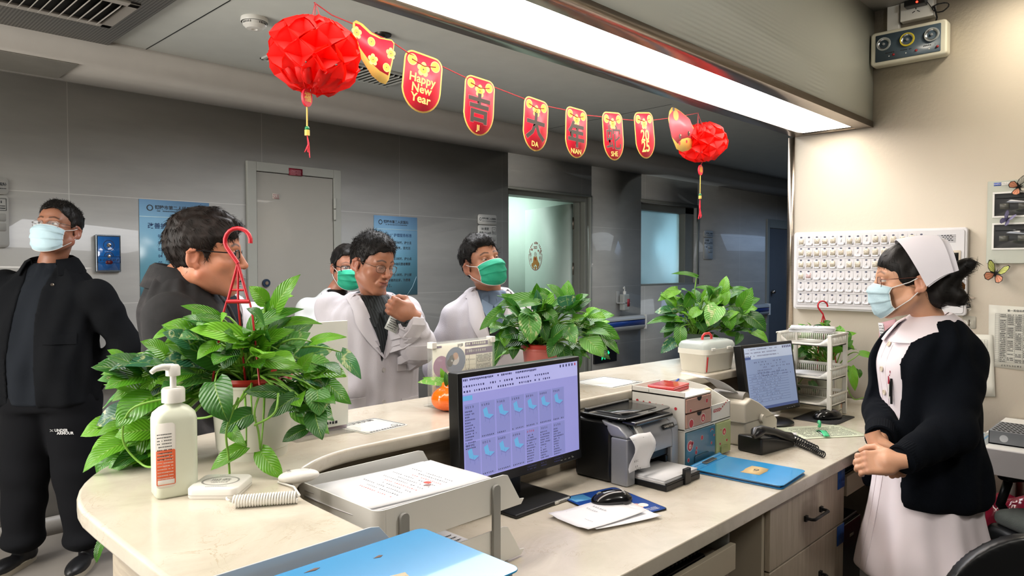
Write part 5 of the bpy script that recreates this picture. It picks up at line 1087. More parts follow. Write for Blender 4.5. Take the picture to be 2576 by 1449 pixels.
fm = MB(True, 0); fm.uv = []; fm.col = []; leaf(fm, U(261,1352,D=1.75), U(243,1417,D=1.75), (-.7,-.7,.3), .022, RNG); obj('hanging_leaf', fm, M_LEAF, t1, W=True)
# plant 2
pp = U(1362, 962, Z=ZG)
pf = pot([(0, 0), (.055, 0), (.058, .03), (.062, .034), (.072, .125), (.076, .128), (.076, .137), (.068, .136)], M_POTP, [(.067, .134), (.080, .136), (.082, .15), (.076, .153), (.066, .140)], M_POTR, z_soil=.13)
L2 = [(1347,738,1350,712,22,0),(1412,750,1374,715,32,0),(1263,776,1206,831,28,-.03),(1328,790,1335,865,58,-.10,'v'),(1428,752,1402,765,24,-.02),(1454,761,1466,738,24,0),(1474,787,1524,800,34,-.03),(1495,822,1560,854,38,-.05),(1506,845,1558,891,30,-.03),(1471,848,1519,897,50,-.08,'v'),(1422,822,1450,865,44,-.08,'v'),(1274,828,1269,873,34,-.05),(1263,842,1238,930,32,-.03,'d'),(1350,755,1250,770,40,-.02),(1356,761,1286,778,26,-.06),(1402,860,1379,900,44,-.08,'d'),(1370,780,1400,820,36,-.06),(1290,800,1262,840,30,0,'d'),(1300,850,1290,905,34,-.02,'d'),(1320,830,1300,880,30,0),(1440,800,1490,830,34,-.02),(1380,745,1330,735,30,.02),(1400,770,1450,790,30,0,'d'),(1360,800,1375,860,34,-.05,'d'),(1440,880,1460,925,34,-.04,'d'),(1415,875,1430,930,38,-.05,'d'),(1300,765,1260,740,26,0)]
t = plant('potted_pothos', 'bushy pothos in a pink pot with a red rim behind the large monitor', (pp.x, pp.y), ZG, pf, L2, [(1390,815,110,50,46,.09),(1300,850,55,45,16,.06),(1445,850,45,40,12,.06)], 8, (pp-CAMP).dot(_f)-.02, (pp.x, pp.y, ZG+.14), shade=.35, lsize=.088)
# plant 3
pp = Vector((3.04, 1.74, ZG))
pf = pot([(0, 0), (.07, 0), (.085, .13), (.088, .133), (.080, .133)], mat('dark_green_pot', '#3b4a40', .4), z_soil=.12)
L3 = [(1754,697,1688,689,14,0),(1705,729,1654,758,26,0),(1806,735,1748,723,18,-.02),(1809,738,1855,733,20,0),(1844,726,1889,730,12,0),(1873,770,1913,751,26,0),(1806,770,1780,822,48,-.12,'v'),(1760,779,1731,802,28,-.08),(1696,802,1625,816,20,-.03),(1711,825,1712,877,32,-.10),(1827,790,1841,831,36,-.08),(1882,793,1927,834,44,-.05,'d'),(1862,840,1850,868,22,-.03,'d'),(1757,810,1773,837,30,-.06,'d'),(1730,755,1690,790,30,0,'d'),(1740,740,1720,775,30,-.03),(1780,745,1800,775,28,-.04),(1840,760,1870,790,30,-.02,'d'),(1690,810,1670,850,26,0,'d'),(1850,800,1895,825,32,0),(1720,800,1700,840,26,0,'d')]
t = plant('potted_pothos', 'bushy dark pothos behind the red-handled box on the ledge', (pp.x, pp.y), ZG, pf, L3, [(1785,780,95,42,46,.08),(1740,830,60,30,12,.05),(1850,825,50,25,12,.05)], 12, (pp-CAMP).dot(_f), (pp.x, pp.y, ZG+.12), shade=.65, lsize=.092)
# plant 4
pp = Vector((3.70, 1.36, ZW))
pf = pot([(0, 0), (.052, 0), (.055, .02), (.07, .15), (.073, .153), (.066, .153)], M_POTW, [(.064, .15), (.074, .153), (.073, .163), (.062, .155)], M_POTR, z_soil=.14)
L4 = [(2004,837,1985,820,22,0),(2034,831,2013,852,22,0),(2088,837,2134,848,24,-.02),(2162,889,2203,904,22,-.02),(2140,923,2151,984,24,-.05),(2159,930,2162,952,16,0),(2110,850,2155,838,16,0),(2060,830,2045,855,22,0),(2072,815,2090,808,14,0),(2000,890,1975,905,22,-.06,'d'),(2025,880,2000,900,24,-.06,'d'),(2040,960,2050,990,22,-.08,'d'),(2010,965,2000,985,20,-.08,'d'),(2115,930,2135,935,22,-.03,'d'),(2130,870,2150,880,18,0),(2020,850,1990,870,22,0),(2060,860,2080,885,24,-.03,'d')]
t4 = plant('potted_pothos', 'pothos with a small red hanging hook in a white pot behind the basket tower', (pp.x, pp.y), ZW, pf, L4, [(2080,865,52,38,40,.06),(2015,900,30,30,14,.05)], 15, (pp-CAMP).dot(_f)-.02, (pp.x, pp.y, ZW+.15), shade=.3, lsize=.07)
hook_hanger(t4, U(2078, 925, D=3.6), U(2069, 757, D=3.6), .05, .9, .05)
tl = MB(True, 0); tl.tube(sp([U(*p, D=3.48) for p in ((2172,1000),(2147,1003),(2128,965),(2118,925),(2150,900),(2164,888))]), .0025, 6); obj('trailing_stems', tl, M_STEM, t4, W=True)

# ================================================================== ON THE RAISED LEDGE
# hand sanitiser bottle
t = thing('sanitizer_bottle', 'tall frosted pump bottle with an orange label on the curved ledge end', 'bottle', (.545, 1.46, ZG), rz=math.radians(-10)); M_FROST = mat('frosted_plastic', '#d3d8c6', .28, noise=.03)
q_ = .5*.086
def rr_loft(secs, n=6):
    m = MB(True, 60); k = None; V = []
    for w_, d_, r_, z in secs:
        P = rrect(w_, d_, min(r_, w_/2-.0001, d_/2-.0001), n); k = len(P); V += [(x, y, z) for x, y in P]
    F = [(i*k+j, i*k+(j+1) % k, (i+1)*k+(j+1) % k, (i+1)*k+j) for i in range(len(secs)-1) for j in range(k)]; F += [tuple(range(k-1, -1, -1)), tuple((len(secs)-1)*k+j for j in range(k))]
    return m.add(V, F)
sb = 1.0
obj('bottle', rr_loft([(.070, .058, .012, 0), (.078, .064, .014, .005), (.078, .064, .014, .150), (.074, .060, .018, .162), (.055, .045, .018, .172), (.032, .032, .0155, .178), (.030, .030, .0145, .184)]), M_FROST, t)
obj('collar', MB(True, 40).lathe([(0, .182), (.0215, .182), (.0215, .206), (.019, .210), (0, .210)], caps=False, n=36), M_WHITE, t)
obj('pump', MB(True, 40).cyl((0, 0, .21), (0, 0, .236), .006).lathe([(0, .234), (.0135, .234), (.0135, .250), (.010, .255), (0, .255)], caps=False).tube([(0, 0, .250), (-.02, -.008, .253), (-.034, -.014, .251), (-.042, -.017, .245)], [.0075, .0065, .0055, .0045], 10), M_WHITE, t)
m = MB(); lb = lambda x, z: frame((x, -.0326, z), (1,0,0), (0,0,1)); m.m = 0; m.T = Matrix.Translation((0, 0, 0)); m.prism(rrect(.036, .125, .008), 0, .0006, frame((-.021, -.0322, .085), (1,0,0), (0,0,1))); m.m = 1
m.prism(rrect(.034, .068, .003), .0007, .0009, frame((-.021, -.0322, .062), (1,0,0), (0,0,1))); m.m = 2
for i in range(9): scr(m, lb(-.036, .125-i*.006) @ Matrix.Translation((0, 0, .001)), 0, 0, .026, 0, .0022, RNG, 2)
m.m = 0
for i in range(9): scr(m, lb(-.036, .088-i*.006) @ Matrix.Translation((0, 0, .001)), 0, 0, .028, 0, .0018, RNG, 0)
m.prism(rrect(.03, .009, .001), .001, .0011, frame((-.021, -.0322, .034), (1,0,0), (0,0,1)), 0)
obj('label', m, [mat('label_white', '#d9d5cd', .4), mat('label_orange', '#d9623a', .4), M_INK], t)
# call unit with its coiled cord and handset
t = thing('call_unit', 'square white desk unit with a round grey emblem beside the sanitizer bottle', 'device', (.612, 1.402, ZG), math.radians(-45))
obj('case', rr_loft([(.094, .094, .012, 0), (.097, .097, .013, .003), (.097, .097, .013, .019), (.092, .092, .012, .022)], 5), M_WHITE, t); obj('seam', rr_loft([(.0975, .0975, .013, .007), (.0975, .0975, .013, .008)]), mat('seam_line', '#a9a59c', .5), t)
m = MB(); T_ = Matrix.Translation((0, 0, .0223)) @ Matrix.Rotation(math.radians(45), 4, 'Z') @ Matrix.Rotation(math.radians(-38), 4, 'Z'); ring(m, T_, .026, .029, 0, 360, 0, 36, 1.25); m.m = 0; m.text('服务', T_ @ Matrix.Translation((0, .005, 0)), .02, 0, .01); m.text('SERVICE', T_ @ Matrix.Translation((0, -.010, 0)), .009, 0, .01); m.text('LEISURE', T_ @ Matrix.Translation((0, .036, 0)), .006, 0, .01); scr(m, T_, -.02, -.038, .04, 0, .003, RNG, 0); obj('emblem', m, mat('emblem_grey', '#8b8a86', .4), t)
cw_ = MB(True, 0); ca, cb2 = U(588, 1262, Z=ZG+.012), U(748, 1250, Z=ZG+.012); cw_.tube(coil([ca, (ca+cb2)/2+Vector((0,0,.0)), cb2], .0105, 23, 10), .0021, 6)
cw_.tube([ca+Vector((-.002, .004, .0)), ca+Vector((-.008, .012, .004)), ca+Vector((-.004, .02, .004))], .0022, 6)
cw_.tube([cb2, cb2+Vector((.008, .006, .0)), U(740, 1225, Z=ZG+.004), U(700, 1213, Z=ZG+.003), U(715, 1203, Z=ZG+.006)], .0022, 6)
tag(obj('coiled_cord', cw_, M_WHITE, W=True), 'white coiled cord between the square unit and the oval handset', 'cord')
hp_ = U(752, 1212, Z=ZG); t = thing('oval_handset', 'small white oval device at the inner corner of the ledge', 'device', (hp_.x, hp_.y, ZG), math.radians(-20))
S = SDF((-.05, -.035, -.005), (.05, .035, .04), .0018); S.ell((0, 0, .012), (.042, .024, .014)); V, F = S.mesh(2); obj('shell', mbvf(V, F), M_WHITE, t)
m = MB(); m.text('SAI', Matrix.Translation((-.02, 0, .0258)) @ Matrix.Rotation(PI/2, 4, 'Z'), .011, 0, .01); ring(m, Matrix.Translation((.012, 0, .0258)), .009, .0095, 0, 360, 0, 20); obj('print', m, M_INK, t)
# flat laminated sheets on the ledge (codes left out)
def flat_sheet(label, P, w_, h_, rz, txt=None):
    t = thing('laminated_sheet', label, 'sheet', (P.x, P.y, ZG+.0004), rz); obj('film', MB().prism(rrect(w_, h_, .012), 0, .0008), mat('laminate', '#e2e1da', .35), t)
    m = MB(); F_ = Matrix.Translation((0, 0, .0012)); 
    if txt: m.text(txt, F_ @ Matrix.Translation((0, h_/2-.022, 0)), .02, 0, .02)
    scr(m, F_, -w_/2+.02, -h_/2+.01, w_-.04, 0, .008, RNG, 0); ring(m, F_ @ Matrix.Translation((w_/2-.03, -h_/2+.03, 0)), .008, .010, 0, 360, 0, 16)
    q4 = rrect(w_-.012, h_-.012, .01, 3); m.tube([F_ @ Vector((a, b, 0)) for a, b in q4], .0006, 4, closed=True); obj('print', m, M_INK, t)
flat_sheet('laminated notice lying flat on the ledge between the big pothos and the tangerine', (U(860, 1068, Z=ZG)+U(1010, 1075, Z=ZG))/2, .15, .15, math.radians(5), '投诉意见码')
flat_sheet('laminated notice lying flat on the ledge right of the large monitor', U(1530, 962, Z=ZG), .21, .20, math.radians(0))
# acrylic stand right behind the big plant (code left out)
M_ACR = mat('clear_acrylic', '#e6ece8', .05, alpha=.13, noise=0)
sp_ = (U(772, 1098, Z=ZG)+U(855, 1082, Z=ZG))/2; t = thing('sign_stand', 'tall white acrylic sign stand behind the large trailing pothos', 'sign', (1.005, 1.70, ZG), math.radians(0))
obj('base', MB().box((-.09, -.05, 0), (.11, .035, .006)).box((.06, -.055, .0), (.10, -.045, .03)), M_ACR, t, bev=.001); obj('board', MB().box((-.12, -.002, .012), (.095, .006, .30)), mat('board_white', '#cfd0c8', .3), t, bev=.002); obj('backing', MB().box((-.12, .007, .0), (.095, .0085, .30)), mat('board_lilac', '#b7a6b4', .4), t)
m = MB(); F_ = frame((-.0, -.0032, .15), (1,0,0), (0,0,1)); m.text('扫一扫', F_ @ Matrix.Translation((0, -.105, 0)), .026, 0, .02); scr(m, F_, -.08, -.13, .14, 0, .008, RNG, 0); obj('lettering', m, M_INK, t)
# service price board in clear holder
a = U(1080, 1025, Z=ZG); t = thing('leaflet_holder', 'clear acrylic holder with a purple and white service leaflet behind the tangerine', 'holder', (1.615, 1.77, ZG), math.radians(2)); W_ = .215
aa, bb = U(1078, 845, Y=1.77), U(1240, 832, Y=1.77); hW = (bb.x-aa.x)/2; t.location.x = (aa.x+bb.x)/2; _MW[t.name] = Matrix.Translation(t.location) @ Matrix.Rotation(math.radians(2), 4, 'Z'); H = .205
obj('front_sheet', MB().box((-hW, -.012, 0), (hW, -.010, H)), M_ACR, t); obj('back_sheet', MB().box((-hW, .008, 0), (hW, .010, H)), M_ACR, t); obj('base', MB().box((-hW, -.03, 0), (hW, .03, .006)), M_ACR, t)
m = MB()
for s_ in (-1, 1): m.cb((s_*(hW-.008), -.002, H-.008), (.02, .026, .02))
obj('clip', m, M_WHITE, t, bev=.002)
m = MB(); F_ = frame((0, -.0082, 0), (1,0,0), (0,0,1)); m.m = 0; m.box((-hW+.006, -.0078, .008), (hW-.006, -.0068, H-.006))
def Q(x0, y0, x1, y1, mi): m.add([F_ @ Vector(p) for p in ((x0, y0, 0), (x1, y0, 0), (x1, y1, 0), (x0, y1, 0))], [(0,1,2,3)], mi)
def sc1(x, y): return (-hW+.006+x*(2*hW-.012), y*H)
def QS(x0, y0, x1, y1, mi): Q(*sc1(x0, y0), *sc1(x1, y1), mi)
QS(.0, .91, .14, .945, 1); QS(.52, .885, .92, .955, 1); QS(.52, .75, 1.0, .85, 1)
def drop(cx, cyy, r, mi, e=1, dz=.0002): x, y = sc1(cx, cyy); disc(m, F_, (x, y, dz), r, mi, 28, e)
drop(.13, .62, .034, 2); drop(.36, .68, .045, 3); drop(.355, .70, .018, 4, dz=.0004); drop(.36, .755, .012, 5, dz=.0006); drop(.27, .66, .013, 6, dz=.0005); drop(.30, .72, .012, 6, dz=.0006); drop(.15, .36, .03, 3); drop(.15, .38, .013, 5, dz=.0004); drop(.15, .34, .014, 4, dz=.0005)
m.m = 6; m.text('护理', F_ @ Matrix.Translation((*sc1(.44, .915), .0002)), .013, 6, .02); scr(m, F_ @ Matrix.Translation((0,0,.0003)), *sc1(.54, .905), .36*2*hW, 0, .008, RNG, 0); 
glyphs(m, F_ @ Matrix.Translation((0,0,.0003)), *sc1(.54, .785), 9, .0085, RNG, 0)
for r_ in range(4):
    QS(.52, .12+r_*.155, 1.0, .122+r_*.155, 6)
    for k in range(6): scr(m, F_ @ Matrix.Translation((0,0,.0003)), *sc1(.72, .14+r_*.155+k*.022), .25*2*hW, 0, .0028, RNG, 6)
    glyphs(m, F_ @ Matrix.Translation((0,0,.0003)), *sc1(.53, .19+r_*.155), 2, .007, RNG, 6); glyphs(m, F_ @ Matrix.Translation((0,0,.0003)), *sc1(.6, .19+r_*.155), 4, .005, RNG, 6)
for x in (.52, .59, .71, .95): QS(x, .12, x+.004, .75, 6)
for k in range(14): scr(m, F_ @ Matrix.Translation((0,0,.0003)), *sc1(.06, .05+k*.0115), .36*2*hW, 0, .0028, RNG, 6)
obj('leaflet', m, [mat('leaflet_cream', '#cfcab8', .4), mat('leaflet_purple', '#5a3a68', .4), mat('leaflet_mauve', '#9c6590', .4), mat('photo_blue', '#5d6e8c', .4), mat('photo_white', '#c9c6c8', .4), mat('photo_skin', '#c39c84', .4), M_INK], t)
# tangerine vase
tp_ = U(1128, 1032, Z=ZG); t = thing('tangerine_vase', 'glossy orange tangerine-shaped vase with green leaves', 'vase', (tp_.x, tp_.y, ZG)); 
V_ = MB(True, 0); prof = [(r*1.26, z*1.16) for r, z in [(0, .0), (.022, .001), (.036, .010), (.044, .026), (.043, .042), (.034, .055), (.020, .062), (.016, .068), (.017, .074), (.012, .077), (0, .076)]]; n = 36
V_.lathe(prof, n=n, caps=False); V_.v = [(x*(1+.03*math.cos(9*math.atan2(y, x))), y*(1+.03*math.cos(9*math.atan2(y, x))), z) for x, y, z in V_.v]
q = NT('tangerine_glaze'); nz = q.n('TexNoise', i_Scale=160.0, i_Detail=2.0); q.l(q.co(), nz.inputs['Vector']); q.b.inputs['Base Color'].default_value = lin('#ef6a0c'); q.b.inputs['Roughness'].default_value = .18; q.b.inputs['Coat Weight'].default_value = .7; q.bump(nz.outputs[0], .0012, .6)
obj('body', V_, q.m, t, sub=1); obj('ceramic_leaf', MB(True).sph((0, 0, 0), (.009, .003, .014), M=Matrix.Translation((.004, -.034, .074)) @ Matrix.Rotation(.6, 4, 'X')), mat('glaze_green', '#0f4a30', .12, coat=.6), t)
fm = MB(True, 0); fm.uv = []; fm.col = []; D_ = (tp_-CAMP).dot(_f)
for (bx, by, tx, ty, wp, d, *fl) in ((1118,962,1050,962,24,.0,'v'),(1118,968,1062,950,16,.02),(1122,965,1178,945,26,-.01),(1120,960,1108,925,16,.02),(1128,970,1120,935,18,-.02,'d')): leaf(fm, U(bx, by, D=D_+d), U(tx, ty, D=D_+d-.01), -_F+Vector((0,0,.6)), wp*D_/FPX, RNG, dark=5 if fl and fl[0] == 'd' else 2, var=bool(fl and fl[0] == 'v'))
obj('foliage', fm, M_LEAF, t, W=True); obj('stems', MB(True).tube([U(1120, 985, D=D_), U(1120, 965, D=D_)], .002, 6), M_STEM, t, W=True)
# medicine box with red handle
t = thing('carry_box', 'white plastic box with clear lid and red handle on the ledge', 'box', (2.815, 1.555, ZG), math.radians(-4)); M_BX = mat('box_white', '#d8d6cb', .3)
obj('body', rr_loft([(.21, .125, .02, 0), (.214, .13, .022, .004), (.232, .145, .024, .075), (.24, .152, .024, .077), (.24, .152, .024, .098)]), M_BX, t); obj('lid', rr_loft([(.236, .148, .024, .0985), (.236, .148, .024, .112), (.225, .138, .03, .126), (.19, .11, .03, .132)]), mat('clear_lid', '#c6cdc9', .12, alpha=.6, noise=0), t)
obj('latch', MB().cb((.05, -.078, .098), (.028, .008, .012)).cb((-.07, -.078, .098), (.028, .008, .012)), M_WHITE, t, bev=.002)
obj('handle', MB(True, 50).tube([(-.035, 0, .131), (-.033, 0, .146), (-.018, 0, .156), (.018, 0, .156), (.033, 0, .146), (.035, 0, .131)], .0055, 10), mat('handle_red', '#c22a2c', .3), t)
obj('stripe', MB().sheet([[(-.104-.0003*j, -.065-.0008*j*1.0, .004+.008*j) for j in range(9)], [(-.098-.0003*j, -.0665-.0009*j, .004+.008*j) for j in range(9)]], .0008), mat('handle_red', '#c22a2c'), t)
# ---- trays with papers and folders
M_TRAY = mat('tray_white', '#e0dfda', .3, noise=.02); M_TRAYG = mat('tray_grey', '#bfc5c9', .35, noise=.03); M_TPOST = mat('tray_post', '#8f8f8c', .35)
def letter_tray(parent, x0, x1, y0, y1, z, m_, h=.062):
    """tray open at the right (+x) end; end lip at x1"""
    m = MB(); m.prism(rrect(x1-x0, y1-y0, .02, 4, (x0+x1)/2, (y0+y1)/2), z, z+.004)
    for y in (y0, y1):
        P = [(x0+.02, z), (x1+.03, z), (x1+.04, z+.012), (x1+.025, z+.014), (x1-.015, z+h*.95), (x1-.03, z+h), (x0+.02, z+h)]
        Mx = Matrix(((1,0,0,0),(0,0,1,y-.0015 if y == y0 else y-.0015),(0,1,0,0),(0,0,0,1))); m.prism(P, 0, .003, Mx)
    cn = []
    for i in range(7): a = PI+PI/2*i/6; cn.append((x0+.02+.02*math.cos(a), y0+.02+.02*math.sin(a)))
    back = [(x0+.02, y1)]+[(x0+.02+.02*math.cos(PI/2+PI/2*i/6), y1-.02+.02*math.sin(PI/2+PI/2*i/6)) for i in range(7)]+cn
    G = [[(x, y, z), (x, y, z+h*.5), (x, y, z+h)] for x, y in back]; m.sheet(G, .003)
    return obj('tray', m, m_, parent, W=True, bev=.001)
t = thing('tray_organiser', 'white two-tier letter tray organiser with papers nestled in the corner of the ledge', 'tray', (1.0, 1.31, ZW))
TX0, TX1, TY0, TY1 = .815, 1.195, 1.160, 1.472
for z in (ZW+.004, ZW+.125): letter_tray(t, TX0, TX1, TY0, TY1, z, M_TRAY, .082)
for x in (.875, 1.135):
    for y in (TY0-.012, TY1+.004): obj('post', MB().prism(rrect(.022, .19, .010, 5), 0, .008, Matrix(((1,0,0,x),(0,0,1,y),(0,1,0,ZW+.097),(0,0,0,1)))), M_TPOST, t, W=True, bev=.001)
m = MB(); rr = random.Random(2)
for k in range(21):
    rz = Matrix.Translation((1.0+rr.uniform(-.012, .012)-(.01 if k > 12 else 0), 1.316+rr.uniform(-.008, .008), 0)) @ Matrix.Rotation(rr.uniform(-.05, .05), 4, 'Z'); z = ZW+.131+k*.0030
    m.sheet([[rz @ Vector((-.17+.34*i/6, -.115+.23*j/4, z+.007*((1-i/6)**2)*(k/21)+.002*math.sin(j+k))) for j in range(5)] for i in range(7)], .0022)
m.m = 1; Tt = Matrix.Translation((1.0, 1.316, ZW+.131+20*.003+.0098)) @ Matrix.Rotation(.019, 4, 'Y') @ Matrix.Rotation(PI/2, 4, 'Z')
for k in range(11):
    for s_ in range(1):
        zz = .013*max(0, (1-(.17-(-.155+.02*k))/.34))**2
        yy = .12-.021*k
    scr(m, Tt @ Matrix.Translation((0, 0, 0)), -.09, .10-.017*k, .16*rr.uniform(.6, 1), 0, .0045, rr, 1 if k % 4 else 2, .9, .85)
disc(m, Tt, (-.06, -.02, .0002), .009, 2)
tag(obj('paper_stack', m, [_M['white_paper'], M_INK, mat('red_ink', '#b8402f')], W=True), 'thick stack of printed papers in the upper white letter tray', 'paper')
m = MB()
for k in range(4): m.cb((1.02, 1.31, ZW+.010+k*.0015), (.32, .23, .0013), None)
m.m = 1
for k in range(9): scr(m, Matrix.Translation((1.05, 1.2+.018*k, ZW+.0165)), 0, 0, .12, 0, .005, RNG, 1)
tag(obj('paper_stack', m, [_M['white_paper'], M_INK], W=True), 'printed sheets lying in the lower white letter tray', 'paper')
t = thing('tray_organiser', 'pale grey letter tray with blue folders at the bottom edge of the photo', 'tray', (.5, .75, ZG))
letter_tray(t, .30, .635, .632, .878, ZG+.001, M_TRAYG, .064)
for k in range(2):
    f = thing('blue_folder', ('blue folder lying underneath the top folder in the near tray', 'scuffed blue folder with a cream name slip topmost in the near tray')[k], 'folder', (.53+.006*(1-k), .748, ZG+.008+k*.024), math.radians(.5-k))
    obj('cover', MB().prism(rrect(.30, .212, .014), .017, .0195), M_BLUE, f, bev=.0008); obj('back_cover', MB().prism(rrect(.30, .212, .014), 0, .0025), M_BLUE2, f, bev=.0008); obj('paper_block', MB().box((-.14, -.098, .0027), (.14, .098, .0165)), _M['white_paper'], f)
    obj('clip_plate', MB().box((.10, -.08, .004), (.149, -.045, .014)), M_STEEL, f)
    if k:
        m = MB(); m.m = 0; m.prism([(-.1, -.05), (.02, -.047), (.022, .05), (-.1, .045)], .0197, .0201, Matrix.Translation((.0, -.05, 0)) @ Matrix.Rotation(-.25, 4, 'Z')); m.text('张', Matrix.Translation((.0, -.035, .0204)) @ Matrix.Rotation(-PI/2-.1, 4, 'Z'), .05, 1, 0); obj('name_slip', m, [mat('cream_slip', '#d5cbac', .6), M_INK], f)
        for a, b, c in ((.03, .06, 1), (-.06, .085, 1.5)): obj('scuff', MB().prism([(0, 0), (.012*c, .004), (.016*c, 0), (.010*c, -.004), (.004*c, -.002)], .0196, .0198, Matrix.Translation((a, b, 0))), mat('scuff_mark', '#6b5a55', .7), f)
# ================================================================== BANNER AND LANTERNS
YN = 1.655
M_RIB = mat('red_ribbon', '#b23a3f', .4); M_PRED = mat('pennant_red', '#e0243a', .45, noise=.04); M_PYEL = mat('pennant_yellow', '#f0c465', .45); M_PORG = mat('pennant_orange', '#ec9a2c', .45); M_PBLK = mat('pennant_black', '#3a302a', .4); M_PCRM = mat('pennant_cream', '#f2dc9e', .45)
PM = [M_PYEL, M_PRED, M_PORG, M_PBLK, M_PCRM, mat('pennant_outline', '#c9505a', .45), mat('pennant_pink', '#e0606a', .4)]
def flower(m, F_, x, y, r, z=.0008):
    for k in range(5): a = PI/2+k*2*PI/5; disc(m, F_, (x+r*.62*math.cos(a), y+r*.62*math.sin(a), z), r*.42, 0, 12)
    disc(m, F_, (x, y, z+.0001), r*.55, 2, 12); disc(m, F_, (x, y, z+.0002), r*.12, 3, 8)
def coin(m, F_, x, y, r, z=.0008): disc(m, F_, (x, y, z), r, 0, 20); disc(m, F_, (x, y, z+.0001), r*.82, 2, 20); disc(m, F_, (x, y, z+.0002), r*.14, 3, 6)
def pennant(label, pts, kind, text=None, py=None):
    """pts: (x0,y0),(x1,y1) px of upper left and right corners, (xb,yb) px of the bottom"""
    a, b, c = [U(*p, Y=YN) for p in pts]; w_ = (b-a).length; ex = (b-a).normalized(); mid = (a+b)/2; h = (mid-c).length
    tw = {'Happy': -.10, '吉': -.06}.get(text, 0); ex = (Matrix.Rotation(tw, 3, 'Z') @ ex); dn = (mid-c).normalized()
    t = thing('pennant', label, 'pennant', tuple(mid), group='new year pennants'); F_ = frame((0, 0, 0), ex, dn)
    n = 8; out_ = [(-w_/2, 0)]
    r = w_*.22
    def outline(g):
        W2, H2, R2 = w_/2-g, h-g, r-g
        P = [(W2-R2+R2*math.cos(x), -g-R2+R2*math.sin(x)) for x in [PI/2*(1-i/n) for i in range(n+1)]]
        k = .42; P += [(W2*1.02*math.cos(x), -h*(1-k)-(H2-h*(1-k))*math.sin(x)) for x in [PI/2*i/n for i in range(n+1)]]+[(-W2*1.02*math.cos(x), -h*(1-k)-(H2-h*(1-k))*math.sin(x)) for x in [PI/2*(1-i/n) for i in range(n)]]
        P += [(-W2+R2-R2*math.cos(x), -g-R2+R2*math.sin(x)) for x in [PI/2*i/n for i in range(n+1)]]; return P[::-1]
    m = MB(); m.m = 0; G = F_ @ Matrix.Translation((0, .012, 0)); m.prism(outline(0), -.0006, .0004, G); m.m = 1; m.prism(outline(w_*.035), .0004, .0006, G)
    coin(m, G, -w_*.3, -w_*.2, w_*.125); coin(m, G, w_*.3, -w_*.2, w_*.125); flower(m, G, 0, -w_*.34, w_*.16)
    T = lambda x, y, z=.001: G @ Matrix.Translation((x, y, z))
    if kind == 'hny':
        for i, s_ in enumerate(('Happy', 'New', 'Year')): m.text(s_, T(0, -h*(.44+.165*i)), w_*.265, 0, .02)
    elif kind == 'yr':
        for i, s_ in enumerate(('20', '25')): m.text(s_, T(0, -h*(.51+.235*i)), w_*.46, 0, .02, sx=.95)
    else:
        bd = .0 if text == '蛇' else .03; m.text(text, T(0, -h*.57, .0009), w_*.78, 5, .012+bd); m.text(text, T(0, -h*.57, .0012), w_*.77, 3, .002+bd); m.text(py, T(0, -h*.87), w_*.20, 0, .02)
    obj('card', m, PM, t); obj('thread', MB().tube([G @ Vector((-w_*.3, -w_*.2, .002)), G @ Vector((0, -w_*.26, .002)), G @ Vector((w_*.3, -w_*.2, .002))], .001, 5), M_RIB, t)
pennant('pennant reading Happy New Year, second along the string', ((1022, 128), (1111, 165), (1066, 296)), 'hny', 'Happy')
pennant('pennant with the character for lucky and JI below', ((1172, 193), (1243, 218), (1199, 350)), 'ch', '吉', 'JI')
pennant('pennant with the character for big and DA below', ((1319, 247), (1380, 268), (1345, 389)), 'ch', '大', 'DA')
pennant('pennant with the character for year and NIAN below', ((1423, 273), (1477, 288), (1449, 406)), 'ch', '年', 'NIAN')
pennant('pennant with the character for snake and SHE below', ((1514, 288), (1565, 292), (1541, 411)), 'ch', '蛇', 'SHE')
pennant('pennant with the number 2025', ((1594, 290), (1642, 290), (1619, 406)), 'yr')
# the two end cards: tail and head of a long creature cut-out
def card(label, P, px_off, fn):
    pts = [U(x, y, Y=YN) for x, y in P]; c = sum(pts, Vector())/len(pts); t = thing('pennant', label, 'pennant', tuple(c), group='new year pennants'); F_ = frame((0,0,0), (1,0,0), (0,0,1)); inv = Matrix.Translation(c) @ F_; inv = inv.inverted()
    q = [inv @ p for p in pts]; g = [(p.x, p.y) for p in q]; m = MB(); m.m = 0; m.prism(g, -.0006, .0004, F_) if sum(g[i][0]*g[(i+1) % len(g)][1]-g[(i+1) % len(g)][0]*g[i][1] for i in range(len(g))) > 0 else m.prism(g[::-1], -.0006, .0004, F_)
    L = lambda x, y: tuple((inv @ U(x, y, Y=YN))[:2]); fn(m, F_, L); obj('card', m, PM, t); return t
def tailf(m, F_, L):
    P = [(893,58),(905,62),(930,85),(955,97),(985,103),(990,110),(986,150),(976,190),(955,178),(930,155),(905,120),(893,85)]; q = [L(*p) for p in P][::-1]; m.m = 1; m.prism(q, .0004, .0006, F_)
    for x, y in ((934, 105), (972, 170)): c_ = L(x, y); coin(m, F_, c_[0], c_[1], .0125)
    for x, y in ((897, 82), (983, 135), (938, 150)): c_ = L(x, y); flower(m, F_, c_[0], c_[1], .016)
card('curved tail-shaped red and yellow pennant, first along the string', [(888,56),(896,51),(912,60),(935,82),(958,95),(985,100),(992,108),(988,155),(978,200),(970,212),(955,207),(935,190),(910,150),(893,105),(887,75)], 0, tailf)
